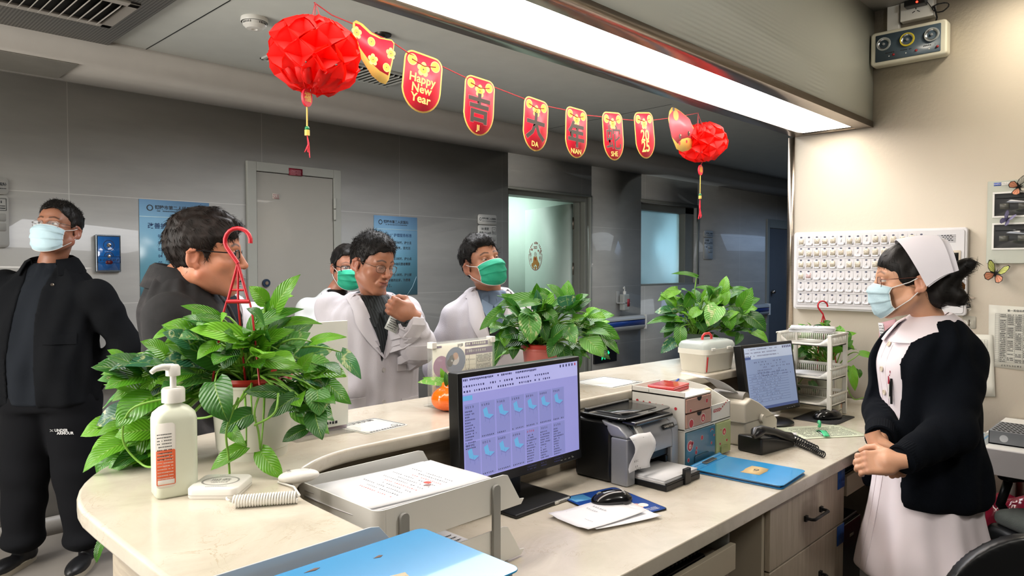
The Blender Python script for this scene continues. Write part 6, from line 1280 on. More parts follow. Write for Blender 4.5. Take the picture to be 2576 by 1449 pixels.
def headf(m, F_, L):
    P = [(1683,290),(1695,275),(1710,280),(1735,300),(1748,335),(1747,352),(1730,346),(1715,350),(1705,362),(1690,345),(1683,315)]; m.m = 6; m.prism([L(*p) for p in P][::-1], .0004, .0006, F_)
    c_ = L(1700, 290); disc(m, F_, (c_[0], c_[1], .0009), .022, 2, 20); c_ = L(1694, 275); disc(m, F_, (c_[0], c_[1], .001), .009, 3, 10)
    for x, y, r, k in ((1710, 343, .011, 3), (1732, 336, .011, 3), (1709, 360, .009, 1), (1742, 346, .009, 1), (1727, 356, .007, 1)): c_ = L(x, y); disc(m, F_, (c_[0], c_[1], .0011), r, k, 16, .8)
    for x, y in ((1712, 340), (1734, 333)): c_ = L(x, y); disc(m, F_, (c_[0], c_[1], .0013), .003, 4, 8)
card('rounded pink and cream pennant with a smiling face beside the far lantern', [(1681,300),(1684,280),(1690,270),(1700,272),(1712,280),(1732,297),(1745,322),(1750,350),(1745,368),(1732,378),(1716,382),(1702,375),(1690,345)], 0, headf)
S_ = [(790,6),(835,38),(893,62),(990,108),(1030,135),(1108,165),(1175,197),(1243,219),(1320,249),(1380,268),(1423,277),(1477,290),(1514,294),(1565,300),(1594,303),(1645,302),(1700,295),(1757,284)]
tag(obj('banner_string', MB(True).tube([U(x, y, Y=YN+.004) for x, y in S_], .0016, 6), M_RIB, W=True), 'thin red ribbon carrying the new year pennants under the beam', 'string')
def lantern(label, cx, cyy, Rd, top_px, med_px, end_px, seed, tilt):
    c = U(cx, cyy, Y=YN); top = U(*top_px, Y=YN); t = thing('paper_lantern', label, 'lantern', tuple(c), group='red paper lanterns'); rng = random.Random(seed)
    M_PAP = _M.get('red_crepe')
    if not M_PAP:
        q = NT('red_crepe'); q.b.inputs['Base Color'].default_value = lin('#e3160e'); q.b.inputs['Roughness'].default_value = .55; tr = q.n('BsdfTranslucent'); tr.inputs[0].default_value = lin('#ff1c0c'); mx = q.n('MixShader'); mx.inputs[0].default_value = .45
        o_ = [n for n in q.t.nodes if n.type == 'OUTPUT_MATERIAL'][0]; q.l(q.b.outputs[0], mx.inputs[1]); q.l(tr.outputs[0], mx.inputs[2]); q.l(mx.outputs[0], o_.inputs[0]); nz = q.n('TexNoise', i_Scale=60.0, i_Detail=3.0); q.l(q.co(), nz.inputs['Vector']); q.bump(nz.outputs[0], .002, .5); M_PAP = _M['red_crepe'] = q.m
    R_ = Matrix.Rotation(tilt, 4, 'Y')
    m = MB(True, 0); n, rows = 9, 5
    # honeycomb cells: pleated leaves round the axis, each row of cells offset by half
    H = Rd*.80
    def rad(z): return Rd*max(.0, 1-abs(z/H)**2.6)**.5
    for k in range(n):
        a0 = 2*PI*k/n
        for i in range(rows):
            z0 = -H*.86+1.72*H*i/rows; z1 = -H*.86+1.72*H*(i+1)/rows; zm = (z0+z1)/2; a = a0+(PI/n if i % 2 else 0); da = PI/n
            ro = rad(zm)*(1.03+rng.uniform(-.05, .08)); a += rng.uniform(-.08, .08)
            def pt(an, z, r): return R_ @ Vector((r*math.cos(an), r*math.sin(an), z))
            dz = (z1-z0)
            # a cell: two leaves meeting at the left and right seams, open as a diamond, sunk at its middle
            L_ = pt(a-da, zm, ro); Rr = pt(a+da, zm, ro); Tp = pt(a, zm+dz, rad(min(H*.98, max(-H*.98, zm+dz)))*1.0); Bt = pt(a, zm-dz, rad(min(H*.98, max(-H*.98, zm-dz)))*1.0); Cc = pt(a, zm+rng.uniform(-.01, .01), ro*rng.uniform(.66, .8))
            for A_, B_ in ((L_, Tp), (Tp, Rr), (Rr, Bt), (Bt, L_)): 
                mid = (A_+B_)/2*1.06; md2 = (mid+Cc)/2*1.04; m.add([A_, mid, B_, Cc, md2], [(0, 1, 4), (1, 2, 4), (2, 3, 4), (3, 0, 4)])
    obj('paper_body', m, M_PAP, t)
    # petals ruffling over the top, side and foot
    for (zz, nn, sp, up) in ((H*.80, 9, .40, 1), (-H*.80, 8, .42, -1)):
        m = MB(True, 0)
        for k in range(nn):
            a = 2*PI*k/nn+rng.uniform(-.2, .2); G = []
            for i in range(5):
                rr_ = Rd*(.18+.14*i); zc = zz+up*(Rd*.16*math.sin(i*.9)); row = []
                for j in range(5): an = a+(j-2)*sp*.5*(1-.12*i); row.append(R_ @ Vector((rr_*math.cos(an)*(1+.04*math.cos(j*2)), rr_*math.sin(an), zc+.004*math.sin(j*2.2+k)-up*.03*Rd*abs(j-2))))
                G.append(row)
            m.sheet(G, .0006)
        obj('ruffle', m, M_PAP, t)
    tp = top-c; m = MB(True); m.tube([tp, R_ @ Vector((-.02, 0, H*.85))], .0012, 5); m.tube([tp, R_ @ Vector((.02, 0, H*.85))], .0012, 5); m.tube([tp, R_ @ Vector((0, .015, H*.85))], .0012, 5); obj('hanging_thread', m, M_RIB, t)
    md = U(*med_px, Y=YN)-c; e = U(*end_px, Y=YN)-c; yb = md.lerp(e, .50)
    mm = MB(True, 40); Mx = frame(tuple(md), (1, .35 if seed == 1 else 0, 0), (0,0,1)); mm.m = 0; mm.prism([(.018*math.cos(x), .023*math.sin(x)) for x in [2*PI*i/20 for i in range(20)]], -.003, .003, Mx); mm.m = 1; mm.text('福', Mx @ Matrix.Translation((0, 0, .0034)), .026, 1, .02); mm.text('福', Mx @ Matrix.Translation((0, 0, -.0036)) @ Matrix.Rotation(PI, 4, 'Y'), .026, 1, .02); obj('medallion', mm, [M_PRED, mat('gold_print', '#e6b437', .3)], t)
    m = MB(True); m.tube([R_ @ Vector((0, 0, -H*.85)), md+Vector((0,0,.022))], .0012, 5); m.m = 1; m.tube([md-Vector((0,0,.022)), yb], .002, 6); m.m = 2; m.sph(yb, .006, 10, 8); m.m = 1; m.cyl(yb-Vector((0,0,.004)), yb-Vector((0,0,.018)), .0065, n=10); m.m = 0
    for k in range(6): m.tube([yb-Vector((0,0,.016)), yb.lerp(e, .5)+Vector((rng.uniform(-.004, .004), rng.uniform(-.004, .004), 0)), e+Vector((rng.uniform(-.010, .010), rng.uniform(-.006, .006), rng.uniform(-.0, .02)))], .0012, 5)
    obj('tassel', m, [M_PRED, mat('cord_gold', '#d8b75a', .4), mat('bead_green', '#1c7a4a', .3)], t)
lantern('large crumpled red paper lantern hanging at the near end of the pennant string', 792, 141, .112, (793, 6), (772, 246), (773, 400), 1, .12)
lantern('smaller red paper lantern hanging at the far end of the pennant string', 1768, 358, .104, (1756, 286), (1762, 428), (1760, 552), 2, -.35)
# ================================================================== ON THE CREAM RIGHT WALL
FR = lambda y, z, x=XR: frame((x, y, z), (0, -1, 0), (0, 0, 1))
# nurse call board: 6 rows of 15 bed slots
t = thing('call_board', 'large white nurse call board with rows of numbered bed slots on the cream wall', 'board', (XR, 1.215, 1.215)); BW, BH = .815, .415; y0 = BW/2
F_ = frame((-.032, 0, BH/2), (0, -1, 0), (0, 0, 1))
obj('housing', MB().prism(rrect(BW, BH, .015), -.030, -.004, F_), mat('board_white_plastic', '#d3d1d2', .35, noise=.01), t, bev=.005)
m = MB(); w2, h2 = BW/2-.012, BH/2-.012; m.prism(rrect(BW-.02, BH-.02, .012), -.004, .002, F_); obj('face', m, mat('board_face', '#cbc9cb', .4, noise=.01), t, bev=.002)
m = MB(); cw, ch = .0415, .061; X0, Y0 = -BW/2+.022, BH/2-.022; rb = random.Random(9); num = 0
for r in range(6):
    m.cb((0,0,0), (cw*15, .0022, .002), F_ @ Matrix.Translation((X0+cw*7.5, Y0-ch*(r+1)+.003, .003)), 0)
    for c in range(15):
        x = X0+cw*c; y = Y0-ch*r; num += 1
        disc(m, F_, (x+cw/2, y-.007, .0026), .0042, 1, 10, 1.5); m.text('%02d' % num, F_ @ Matrix.Translation((x+cw/2, y-.007, .0028)), .006, 4, .01)
        m.prism([(x+.006, y-.052), (x+.006, y-.036), (x+.013, y-.036), (x+.016, y-.043), (x+.026, y-.043), (x+.029, y-.036), (x+.036, y-.036), (x+.036, y-.052)], .002, .0045, F_, 0)
        m.cb((0,0,0), (.0006, .052, .001), F_ @ Matrix.Translation((x, y-.028, .0025)), 5); m.cb((0,0,0), (.004, .01, .001), F_ @ Matrix.Translation((x+.0385, y-.044, .003)), 5)
        filled = (r == 0 and c not in (1, 5, 8)) or (r == 1 and c not in (7,)) or (r == 2 and c not in (5, 8)) or (r == 3 and c < 2)
        if filled and r < 4:
            z_ = 3 if (r == 3 and c == 1) else 2; dy = rb.uniform(-.002, .006)
            m.prism([(x+.008, y-.046+dy), (x+.034, y-.046+dy), (x+.034, y-.020+dy), (x+.029, y-.014+dy), (x+.013, y-.014+dy), (x+.008, y-.020+dy)], .0046, .005, F_, z_)
            for k in range(5): scr(m, F_ @ Matrix.Translation((0,0,.0053)), x+.010, y-.022-.005*k+dy, .022, 0, .0022, rb, 4, 1, .6)
        else: m.cb((0,0,0), (.004, .014, .003), F_ @ Matrix.Translation((x+cw/2, y-.026, .0035)), 0)
obj('bed_slots', m, [mat('slot_white', '#c6c4c7', .35), mat('slot_badge', '#4a4f66', .4), mat('card_cream', '#cfc5b4', .6), mat('card_pink', '#d9bcbc', .6), M_INK, mat('slot_line', '#9d9ca3', .5)], t)
m = MB(); gx = BW/2-.085
for i in range(7): m.cb((0,0,0), (.078, .0018, .001), F_ @ Matrix.Translation((gx, BH/2-.035-i*.0055, .0024)), 0)
for i in range(4):
    for j in range(4): m.cb((0,0,0), (.008, .0035, .001), F_ @ Matrix.Translation((gx-.018+.012*i+(.006 if j % 2 else 0), BH/2-.037-.008*j, .0026)), 1)
obj('speaker_slots', m, [mat('slot_line', '#9d9ca3'), M_INK], t)
m = MB(); m.m = 0; m.prism(rrect(.118, .135, .006), .002, .006, F_ @ Matrix.Translation((gx+.002, .052-.02, 0))); m.m = 1; m.prism(rrect(.10, .045, .001), .006, .0065, F_ @ Matrix.Translation((gx+.002, .066, 0))); m.m = 2; m.prism(rrect(.07, .03, .001), .0066, .0068, F_ @ Matrix.Translation((gx-.004, .066, 0))); m.m = 3; m.text('10:01', F_ @ Matrix.Translation((gx+.003, .065, .007)), .026, 3, .0)
m.m = 4; m.text('Nurse Call System', F_ @ Matrix.Translation((gx, .092, .0064)), .009, 4, .01)
for i in range(4): ring(m, F_ @ Matrix.Translation((gx-.03+i*.02, -.065, .0025)), .006, .0072, 0, 360, 4, 16); scr(m, F_ @ Matrix.Translation((0,0,.0026)), gx-.035+i*.02, -.082, .012, 0, .004, RNG, 4)
m.m = 5; m.prism(rrect(.085, .042, .001), .002, .003, F_ @ Matrix.Translation((gx, -.135, 0))); 
for k in range(2): glyphs(m, F_ @ Matrix.Translation((0,0,.0033)), gx-.035, -.134-.014*k, 7, .007, RNG, 4)
obj('clock_panel', m, [mat('panel_cream', '#cfc4b4', .4), M_BLACK, mat('lcd_blue', '#1326c8', .2, noise=0, emis=1.2), mat('lcd_digit', '#c9d6ff', .2, noise=0, emis=1.5), M_INK, mat('plate_tan', '#b9a98a', .35)], t)
m = MB(True); m.m = 0; m.cyl((-.02, -BW/2, .085), (-.02, -BW/2-.03, .085), .004, n=10); m.m = 1; m.tube([(-.02, -BW/2, .06), (-.024, -BW/2-.012, .056), (-.02, -BW/2-.014, .045), (-.02, -BW/2, .04)], .004, 8); m.m = 2; m.tube([(-.02, -BW/2, .035), (-.02, -BW/2-.018, .033), (-.02, -BW/2-.01, .025)], .0015, 5); obj('plug', m, [M_STEEL, M_BLACK, M_WHITE], t)
# emergency light
t = thing('emergency_light', 'twin-spot emergency lamp unit tilted on the cream wall near the ceiling', 'lamp', (XR, 1.065, 2.52), rot=(math.radians(0), math.radians(0), 0)); EW, EH = .335, .165
E_ = frame((-.07, 0, 0), (0, -1, .0), (0, 0, 1))
obj('housing', MB().prism(rrect(EW, EH, .018), -.068, .0, E_), mat('lamp_cream', '#cfcbb8', .4), t, bev=.010, bseg=3)
m = MB(); m.m = 0; m.prism(rrect(EW-.05, EH-.035, .004), .0, .002, E_); m.m = 1
for x in (-.075, .0, .1): scr(m, E_ @ Matrix.Translation((0,0,.0023)), x-.03, -.032, .05, 0, .006, RNG, 1)
m.m = 2
for x in (-.075, .0, .1): disc(m, E_, (x-.005, -.045, .0024), .003, 2, 10)
obj('panel', m, [mat('panel_slate', '#44525c', .35), M_INK, M_WHITE], t)
for i, x in enumerate((-.105, -.0, .105)):
    m = MB(True, 40); Mx = E_ @ Matrix.Translation((x, .018, 0)); m.m = 0 if i != 1 else 1; m.lathe([(.030, .002), (.033, .004), (.031, .010), (.026, .009)], M=Mx, caps=False, n=30); m.m = 2; m.lathe([(.026, .006), (.018, .0), (.008, -.004), (0, -.004)], M=Mx, caps=False, n=30); m.m = 3; m.lathe([(0, .010), (.006, .008), (.007, -.003)], M=Mx, caps=False, n=16)
    obj('spot_lamp', m, [mat('ring_clear', '#b7bcbc', .2, .4), mat('ring_yellow', '#d6c43c', .3), mat('reflector', '#c3c5c4', .18, .9), mat('bulb_glass', '#8b8e90', .1)], t)
m = MB(True)
for x in (-.06, .04, .13): m.sph((0,0,0), .006, 12, 8, M=E_ @ Matrix.Translation((x, -.042, .003)))
obj('indicator', m, mat('indicator_red', '#9a2a2c', .25), t)
# socket, trunking, adapter and cable above it
t = thing('wall_socket', 'white wall socket box above the emergency lamp', 'socket', (XR, 1.035, 2.675)); obj('box', MB().box((-.05, -.075, -.04), (0, .07, .05)), M_WHITE, t, bev=.004)
m = MB()
for a in (0, 2.1, 4.2): m.cb((0,0,0), (.003, .014, .001), FR(0, 0, -.0508) @ Matrix.Rotation(a, 4, 'Z') @ Matrix.Translation((0, .012, 0)))
obj('holes', m, M_DARK, t)
tag(obj('cable_trunking', MB().box((XR-.03, 1.115, 2.60), (XR, 1.17, ZS-.001)), M_WHITE, W=True, bev=.003), 'white cable trunking running up from the emergency lamp', 'trunking')
t = thing('power_adapter', 'black power adapter with a glowing red light plugged in the wall socket', 'adapter', (XR-.075, 1.03, 2.698)); obj('case', MB().box((-.025, -.045, -.012), (.024, .045, .018)), M_BLACK, t, bev=.004); obj('led', MB(True).sph((-.026, -.012, 0), .005), mat('led_red', '#ff2a1a', .3, noise=0, emis=8), t)
cb3 = MB(True); P = [(XR-.06, .985, 2.70)]+[(XR-.055+.006*math.sin(a*2.3), .93+.035*math.cos(a), 2.66+.020*math.sin(a*1.0+.3*math.cos(a))) for a in [i*.5 for i in range(40)]]; cb3.tube(P, .0018, 6); cb3.tube([P[-1], (XR-.05, .945, 2.62), (XR-.05, .95, 2.60)], .004, 6)
tag(obj('power_cable', cb3, M_BLACK, W=True), 'bundled thin black cable beside the wall socket', 'cable')
# distribution box cover with two windows
t = thing('breaker_box', 'pale grey breaker panel with two dark windows on the cream wall at the right edge', 'panel', (XR, .52, 1.46)); obj('cover', MB().box((-.02, -.22, 0), (0, .215, .375)), mat('cover_grey', '#b4b7aa', .4, noise=.02), t, bev=.003)
for z0, z1 in ((.165-.06+.0, .165+.05), (.30-.02, .30+.085)):
    pass
for z0, z1 in ((.07, .175), (.215, .315)):
    w_ = obj('window_frame', MB().box((-.026, -.2, z0-.008), (-.02, .193, z0)).box((-.026, -.2, z1), (-.02, .193, z1+.008)).box((-.026, .185, z0), (-.02, .193, z1)).box((-.026, -.2, z0), (-.02, -.192, z1)), M_WHITE, t, bev=.001)
    obj('smoked_pane', MB().box((-.0235, -.192, z0), (-.0205, .185, z1)), mat('smoked_pane', '#3a3b3c', .1, coat=.5), w_)
    m = MB()
    for k in range(5): m.box((-.0242, .13-.07*k, z0+.03), (-.0236, .165-.07*k, z0+.055)); m.box((-.0242, -.19, z0+.078), (-.0236, .18, z0+.08))
    obj('switches', m, mat('dim_switch', '#55554f', .4), w_)
m = MB(); m.m = 0; m.box((-.0212, .162, .352), (-.0204, .19, .366)); m.m = 1; m.box((-.0212, .11, .352), (-.0204, .16, .366)); m.m = 2; glyphs(m, frame((-.0216, .157, .359), (0,-1,0), (0,0,1)), 0, 0, 6, .005, RNG, 2); m.text('DXDO', frame((-.0216, .176, .359), (0,-1,0), (0,0,1)), .009, 1, .01); obj('maker_label', m, [mat('label_blue', '#2f55b0', .4), M_WHITE, M_INK], t)
# butterflies
def butterfly(label, y, z, s, cols, rot, yaw, xo=0):
    t = thing('butterfly_decoration', label, 'decoration', (XR-.012-xo, y, z), rot=(rot, 0, 0)); M1, M2, M3 = cols
    for sg in (-1, 1):
        W = Matrix.Rotation(sg*yaw, 4, 'Z'); m = MB()
        up = [(0, .0), (.006, .012), (.018, .034), (.034, .046), (.043, .044), (.042, .03), (.034, .012), (.02, .0)]; lo = [(0, 0), (.02, .0), (.034, -.004), (.038, -.018), (.028, -.032), (.014, -.034), (.004, -.02)]
        for P, mi, zz in ((up, 0, 0), (lo, 0, 0)):
            q = [(W @ Vector((0, sg*a*s, b*s))) for a, b in P]; cen = sum(q, Vector())/len(q); m.add(q, [tuple(range(len(q)))], 0); q2 = [cen+(p-cen)*.84+Vector((-.0006, 0, 0)) for p in q]; m.add(q2, [tuple(range(len(q2)))], 1 if P is up else 2)
            for p in q2[1:]: m.tube([q2[0]+Vector((-.0003, 0, 0)), p+Vector((-.0003, 0, 0))], .0005*s, 3, 0)
        obj('wing', m, [M1, M2, M3], t)
    obj('body', MB(True).sph((0, 0, 0), (.003*s, .0028*s, .016*s), 8, 8).tube([(0, 0, .015*s), (-.003, .006*s, .028*s)], .0004, 4).tube([(0, 0, .015*s), (-.003, -.006*s, .028*s)], .0004, 4), M_BLACK, t)
wk = mat('wing_black', '#1c1a14', .5)
butterfly('yellow and orange butterfly decoration below the breaker panel windows', .693, 1.435-.02, 1.15, (wk, mat('wing_yellow', '#c9cf72', .5), mat('wing_peach', '#cf8a6a', .5)), .35, .5, .02)
butterfly('small lilac butterfly decoration between the two breaker windows', .652, 1.662-.005, .8, (mat('wing_grey', '#6b6788', .5), mat('wing_lilac', '#9c98b8', .5), mat('wing_mauve', '#7b7696', .5)), .6, .9, .03)
butterfly('black and white butterfly decoration at the top right corner of the breaker panel', .612, 1.80, 1.0, (wk, mat('wing_white', '#c9c4b4', .5), mat('wing_peach', '#cf8a6a')), 1.2, .5, .025)
# papers taped to the wall
def wallpaper_sheet(label, P, z=.002, table=True, name='wall_notice'):
    """P: four (y, z) corners from top left clockwise"""
    c = (sum(p[0] for p in P)/4, sum(p[1] for p in P)/4); t = thing(name, label, 'notice', (XR, c[0], c[1])); m = MB()
    G = [[(-z-.004*math.sin(i*PI/6)*.4, (P[0][0]*(1-i/6)+P[1][0]*i/6)*(1-j/6)+(P[3][0]*(1-i/6)+P[2][0]*i/6)*j/6-c[0], (P[0][1]*(1-i/6)+P[1][1]*i/6)*(1-j/6)+(P[3][1]*(1-i/6)+P[2][1]*i/6)*j/6-c[1]) for j in range(7)] for i in range(7)]; m.sheet(G, .0005); obj('sheet', m, mat('notice_paper', '#cfcdc2', .5), t)
    return t, c
t, c = wallpaper_sheet('large printed timetable sheet under the butterfly at the right edge', [(.723, 1.271), (.50, 1.262), (.50, .975), (.721, .988)])
m = MB(); F_ = frame((-.0065, 0, 0), (0, -1, 0), (0, 0, 1)); ox, oz = -.085, -.125
m.text('第一周值班表 (2025年度)', F_ @ Matrix.Translation((.02, .122, 0)), .011, 0, .01)
for i in range(27): m.cb((0,0,0), (.19, .0006, .0003), F_ @ Matrix.Translation((.01, .108-i*.0085, 0)))
for x in (-.085, -.07, -.04, -.01, .02, .05, .08, .105): m.cb((0,0,0), (.0006, .221, .0003), F_ @ Matrix.Translation((x, -.0025, 0)))
for i in range(26):
    for x in (-.066, -.037, -.007, .023): 
        if RNG.random() < .8: scr(m, F_, x, .101-i*.0085, .022, 0, .004, RNG, 0)
glyphs(m, F_, -.06, -.132, 8, .008, RNG, 0); obj('print', m, M_INK, t)
t, c = wallpaper_sheet('hanging white form partly hidden behind the nurse shoulder', [(.80, 1.130), (.705, 1.133), (.690, .850), (.78, .838)], .006)
m = MB(); F_ = frame((-.0105, 0, 0), (0, -1, 0), (0, 0, 1))
for i in range(9): m.cb((0,0,0), (.05, .0006, .0003), F_ @ Matrix.Translation((-.005, .12-i*.009, 0)))
for x in (-.03, -.018, -.005, .008, .02): m.cb((0,0,0), (.0006, .072, .0003), F_ @ Matrix.Translation((x, .084, 0)))
for i in range(14): glyphs(m, F_, .022, .06-i*.0085, 1, .006, RNG, 0)
obj('print', m, M_INK, t)
t, c = wallpaper_sheet('pink and white paper slips taped to the wall above the far plant', [(1.19, 1.16), (1.115, 1.185), (1.10, 1.0), (1.195, 1.0)], .004); t.children[0].data.materials[0] = mat('pink_paper', '#cf9fa6', .6)
m = MB(); m.m = 0; m.sheet([[(-.008, .045-.008*i-.003*j, .075-.02*j) for j in range(5)] for i in range(4)], .0005); m.m = 1
for i in range(5): scr(m, frame((-.0095, .04-.002*i, .06-.014*i), (0, -1, 0), (0, 0, 1)), 0, 0, .02, 0, .004, RNG, 1)
obj('white_slip', m, [_M['white_paper'], M_INK], t)
t = thing('wall_hook', 'clear adhesive hook on the cream wall below the call board', 'hook', (XR, .80, 1.185)); obj('pad', MB().prism(rrect(.055, .058, .006), 0, .0015, FR(0, 0, -.001)), mat('hook_pad', '#b4b0a4', .15, coat=.4), t); obj('hook', MB(True).cyl((-.003, 0, .012), (-.003, 0, -.015), .003, n=8).tube([(-.003, 0, -.012), (-.012, 0, -.018), (-.014, 0, -.006)], .002, 6), M_STEEL, t)
# red cellophane bag beneath the desk
S = SDF((3.5, .3, 0), (3.9, .85, .5), .012); S.ell((3.76, .60, .36-.12), (.10, .16, .2)); S.ell((3.74, .50, .3), (.1, .14, .17), .04); S.noise(.022, 42, 3)
S.D = np.maximum(S.D, (3.885-S.ax[0])[:, None, None]*-1).astype(np.float32); S.D = np.maximum(S.D, (.005-S.ax[2])[None, None, :]).astype(np.float32); V, F = S.mesh(0)
tag(obj('plastic_bag', mbvf(V, F), mat('red_cellophane', '#8e1f38', .12, coat=.6, noise=.2, ns=20), W=True), 'crinkled dark red plastic bag against the wall under the desk', 'bag')
# ================================================================== CHAIRS
M_MESH = mat('chair_black', '#131416', .35); M_CUSH = mat('cushion_grey', '#4c524d', .85, noise=.15, ns=12, bump=.001, bs=300, sheen=.3)
def office_chair(label, x, y, rz, arms=True, back=False, cushion=True, seat_z=.46, jacket=False):
    t = thing('office_chair', label, 'chair', (x, y, 0), rz, 'office chairs')
    S = SDF((-.30, -.30, seat_z-.08), (.30, .30, seat_z+.12), .01); S.box((0, 0, seat_z), (.25, .24, .035), .033); S.noise(.004, 20, 2); V, F = S.mesh(1); obj('seat', mbvf(V, F), M_MESH, t)
    if cushion: S = SDF((-.30, -.30, seat_z), (.30, .30, seat_z+.15), .01); S.box((0, 0, seat_z+.06), (.235, .225, .032), .031); S.noise(.006, 22, 5); V, F = S.mesh(1); obj('cushion', mbvf(V, F), M_CUSH, t)
    if arms:
        for s_ in (-1, 1):
            S = SDF((min(s_*.24, s_*.34)-.02, -.17, seat_z+.14), (max(s_*.24, s_*.34)+.02, .17, seat_z+.25), .006); S.box((s_*.29, 0, seat_z+.19), (.036, .13, .018), .017); V, F = S.mesh(1); a_ = obj('armrest', mbvf(V, F), M_MESH, t)
            obj('arm_bracket', MB(True, 0).tube([(s_*.29, -.10, seat_z+.18), (s_*.295, -.13, seat_z+.08), (s_*.28, -.06, seat_z-.02), (s_*.2, 0, seat_z-.03)], .017, 10).tube([(s_*.29, .10, seat_z+.18), (s_*.295, .13, seat_z+.08), (s_*.28, .06, seat_z-.02), (s_*.2, 0, seat_z-.03)], .017, 10), M_MESH, a_)
    if back:
        S = SDF((-.28, -.36, seat_z+.05), (.28, -.15, seat_z+.65), .01); S.box((0, -.27, seat_z+.26), (.23, .022, .20), .018); S.keep(lambda X, Y, Z: (np.sqrt((X/.27)**2+((Z-(seat_z+.16))/.30)**2)-1)*.27+0*Y); V, F = S.mesh(1); V[:, 1] += .45*V[:, 0]**2; obj('backrest', mbvf(V, F), M_MESH, t)
        obj('backrest_bar', MB(True).tube([(0, -.12, seat_z-.04), (0, -.28, seat_z-.02), (0, -.29, seat_z+.2)], .02, 10), M_MESH, t)
    obj('column', MB(True).cyl((0, 0, .10), (0, 0, seat_z-.03), .028), M_STEEL, t)
    for k in range(5):
        a = 2*PI*k/5; lg = obj('leg', MB(True, 0).tube([(0, 0, .10), (.16*math.cos(a), .16*math.sin(a), .085), (.28*math.cos(a), .28*math.sin(a), .07)], [.03, .022, .016], 10), M_MESH, t)
        obj('caster', MB(True, 40).cyl((.28*math.cos(a)-.02*math.sin(a), .28*math.sin(a)+.02*math.cos(a), .03), (.28*math.cos(a)+.02*math.sin(a), .28*math.sin(a)-.02*math.cos(a), .03), .03, n=18), M_BLACK, lg)
    return t
office_chair('black office chair with a grey cushion standing beside the side desk', 3.26, .26, math.radians(50), seat_z=.43)
oc = office_chair('black office chair draped with a crumpled grey cloth behind the nurse', 2.60, .06, math.radians(60), seat_z=.42, cushion=False)
S = SDF((2.30, -.26, .42), (2.92, .38, .62), .01); S.box((2.60, .06, .49), (.22, .21, .04), .035, R=np.array(Matrix.Rotation(math.radians(60), 3, 'Z'))); S.noise(.016, 30, 8); V, F = S.mesh(1); tag(obj('grey_cloth', mbvf(V, F), mat('crumpled_grey', '#5d6460', .85, noise=.15, ns=14, sheen=.3), W=True), 'crumpled grey-green cloth heaped on the seat of the middle office chair', 'cloth')
bc = office_chair('black office chair whose rounded backrest fills the bottom right corner', 1.93, .14, math.radians(120), arms=False, back=True, cushion=False, seat_z=.33)
# ================================================================== PEOPLE: builders
def skin_mat():
    q = NT('skin'); at = q.n('VertexColor', layer_name='Col'); nz = q.n('TexNoise', i_Scale=22.0, i_Detail=4.0); q.l(q.co(), nz.inputs['Vector'])
    r = q.ramp(nz.outputs[0], [(.3, (.93, .91, .90)), (.7, (1.05, 1.02, 1.0))]); m = q.n('MixRGB', blend_type='MULTIPLY'); m.inputs[0].default_value = 1; q.l(at.outputs[0], m.inputs[1]); q.l(r, m.inputs[2]); q.l(m.outputs[0], q.b.inputs['Base Color'])
    q.b.inputs['Roughness'].default_value = .45; q.b.inputs['Subsurface Weight'].default_value = .12; q.b.inputs['Subsurface Scale'].default_value = .008; q.b.inputs['Subsurface Radius'].default_value = (1, .4, .25)
    n2 = q.n('TexNoise', i_Scale=260.0, i_Detail=2.0); q.l(q.co(), n2.inputs['Vector']); q.bump(n2.outputs[0], .0004, .5); return q.m
M_SKIN = skin_mat()
def hair_mat(name, c):
    q = NT(name); w_ = q.n('TexNoise', i_Scale=40.0, i_Detail=4.0); q.l(q.co(scale=(1, 1, .25)), w_.inputs['Vector']); c_ = lin(c)
    q.l(q.ramp(w_.outputs[0], [(.35, tuple(x*.6 for x in c_[:3])), (.7, tuple(x*1.5 for x in c_[:3]))]), q.b.inputs['Base Color']); q.b.inputs['Roughness'].default_value = .5; q.b.inputs['Specular IOR Level'].default_value = .22; q.bump(w_.outputs[0], .003, .8); return q.m
M_HAIR = hair_mat('black_hair', '#14110f'); M_HAIRB = hair_mat('dark_brown_hair', '#1e1714')
M_EYE = mat('eye_white', '#c9c2ba', .12, noise=0); M_IRIS = mat('iris_dark', '#1a100a', .08, noise=0)
def headM(px, py, D, yaw, pitch=0, roll=0, sc=1.0):
    a = math.radians(yaw)+math.atan((1288-px)/FPX); f = -_F*math.cos(a)+_R*math.sin(a); x = f.cross(Vector((0,0,1))).normalized()
    B = Matrix(((x.x, f.x, 0), (x.y, f.y, 0), (x.z, f.z, 1))); B = Matrix.Rotation(math.radians(roll), 3, _F) @ B @ Matrix.Rotation(math.radians(pitch), 3, 'X')
    return Matrix.Translation(U(px, py, D=D)) @ B.to_4x4() @ Matrix.Diagonal((sc, sc, sc, 1))
def torsoM(px, D, yaw, z=0):
    a = math.radians(yaw)+math.atan((1288-px)/FPX); f = -_F*math.cos(a)+_R*math.sin(a); x = f.cross(Vector((0,0,1))).normalized(); p = U(px, 668, D=D)
    return Matrix(((x.x, f.x, 0, p.x), (x.y, f.y, 0, p.y), (0, 0, 1, z), (0,0,0,1)))
def tmb(M, V): A = np.array(M); return np.asarray(V) @ A[:3, :3].T+A[:3, 3]
def lid(S, c, r, zcut, side):
    S.app(np.array(c)-r, np.array(c)+r, lambda X, Y, Z: np.maximum(np.sqrt((X-c[0])**2+(Y-c[1])**2+(Z-c[2])**2)-r, (zcut-Z) if side > 0 else (Z-zcut)), .003, 'u')
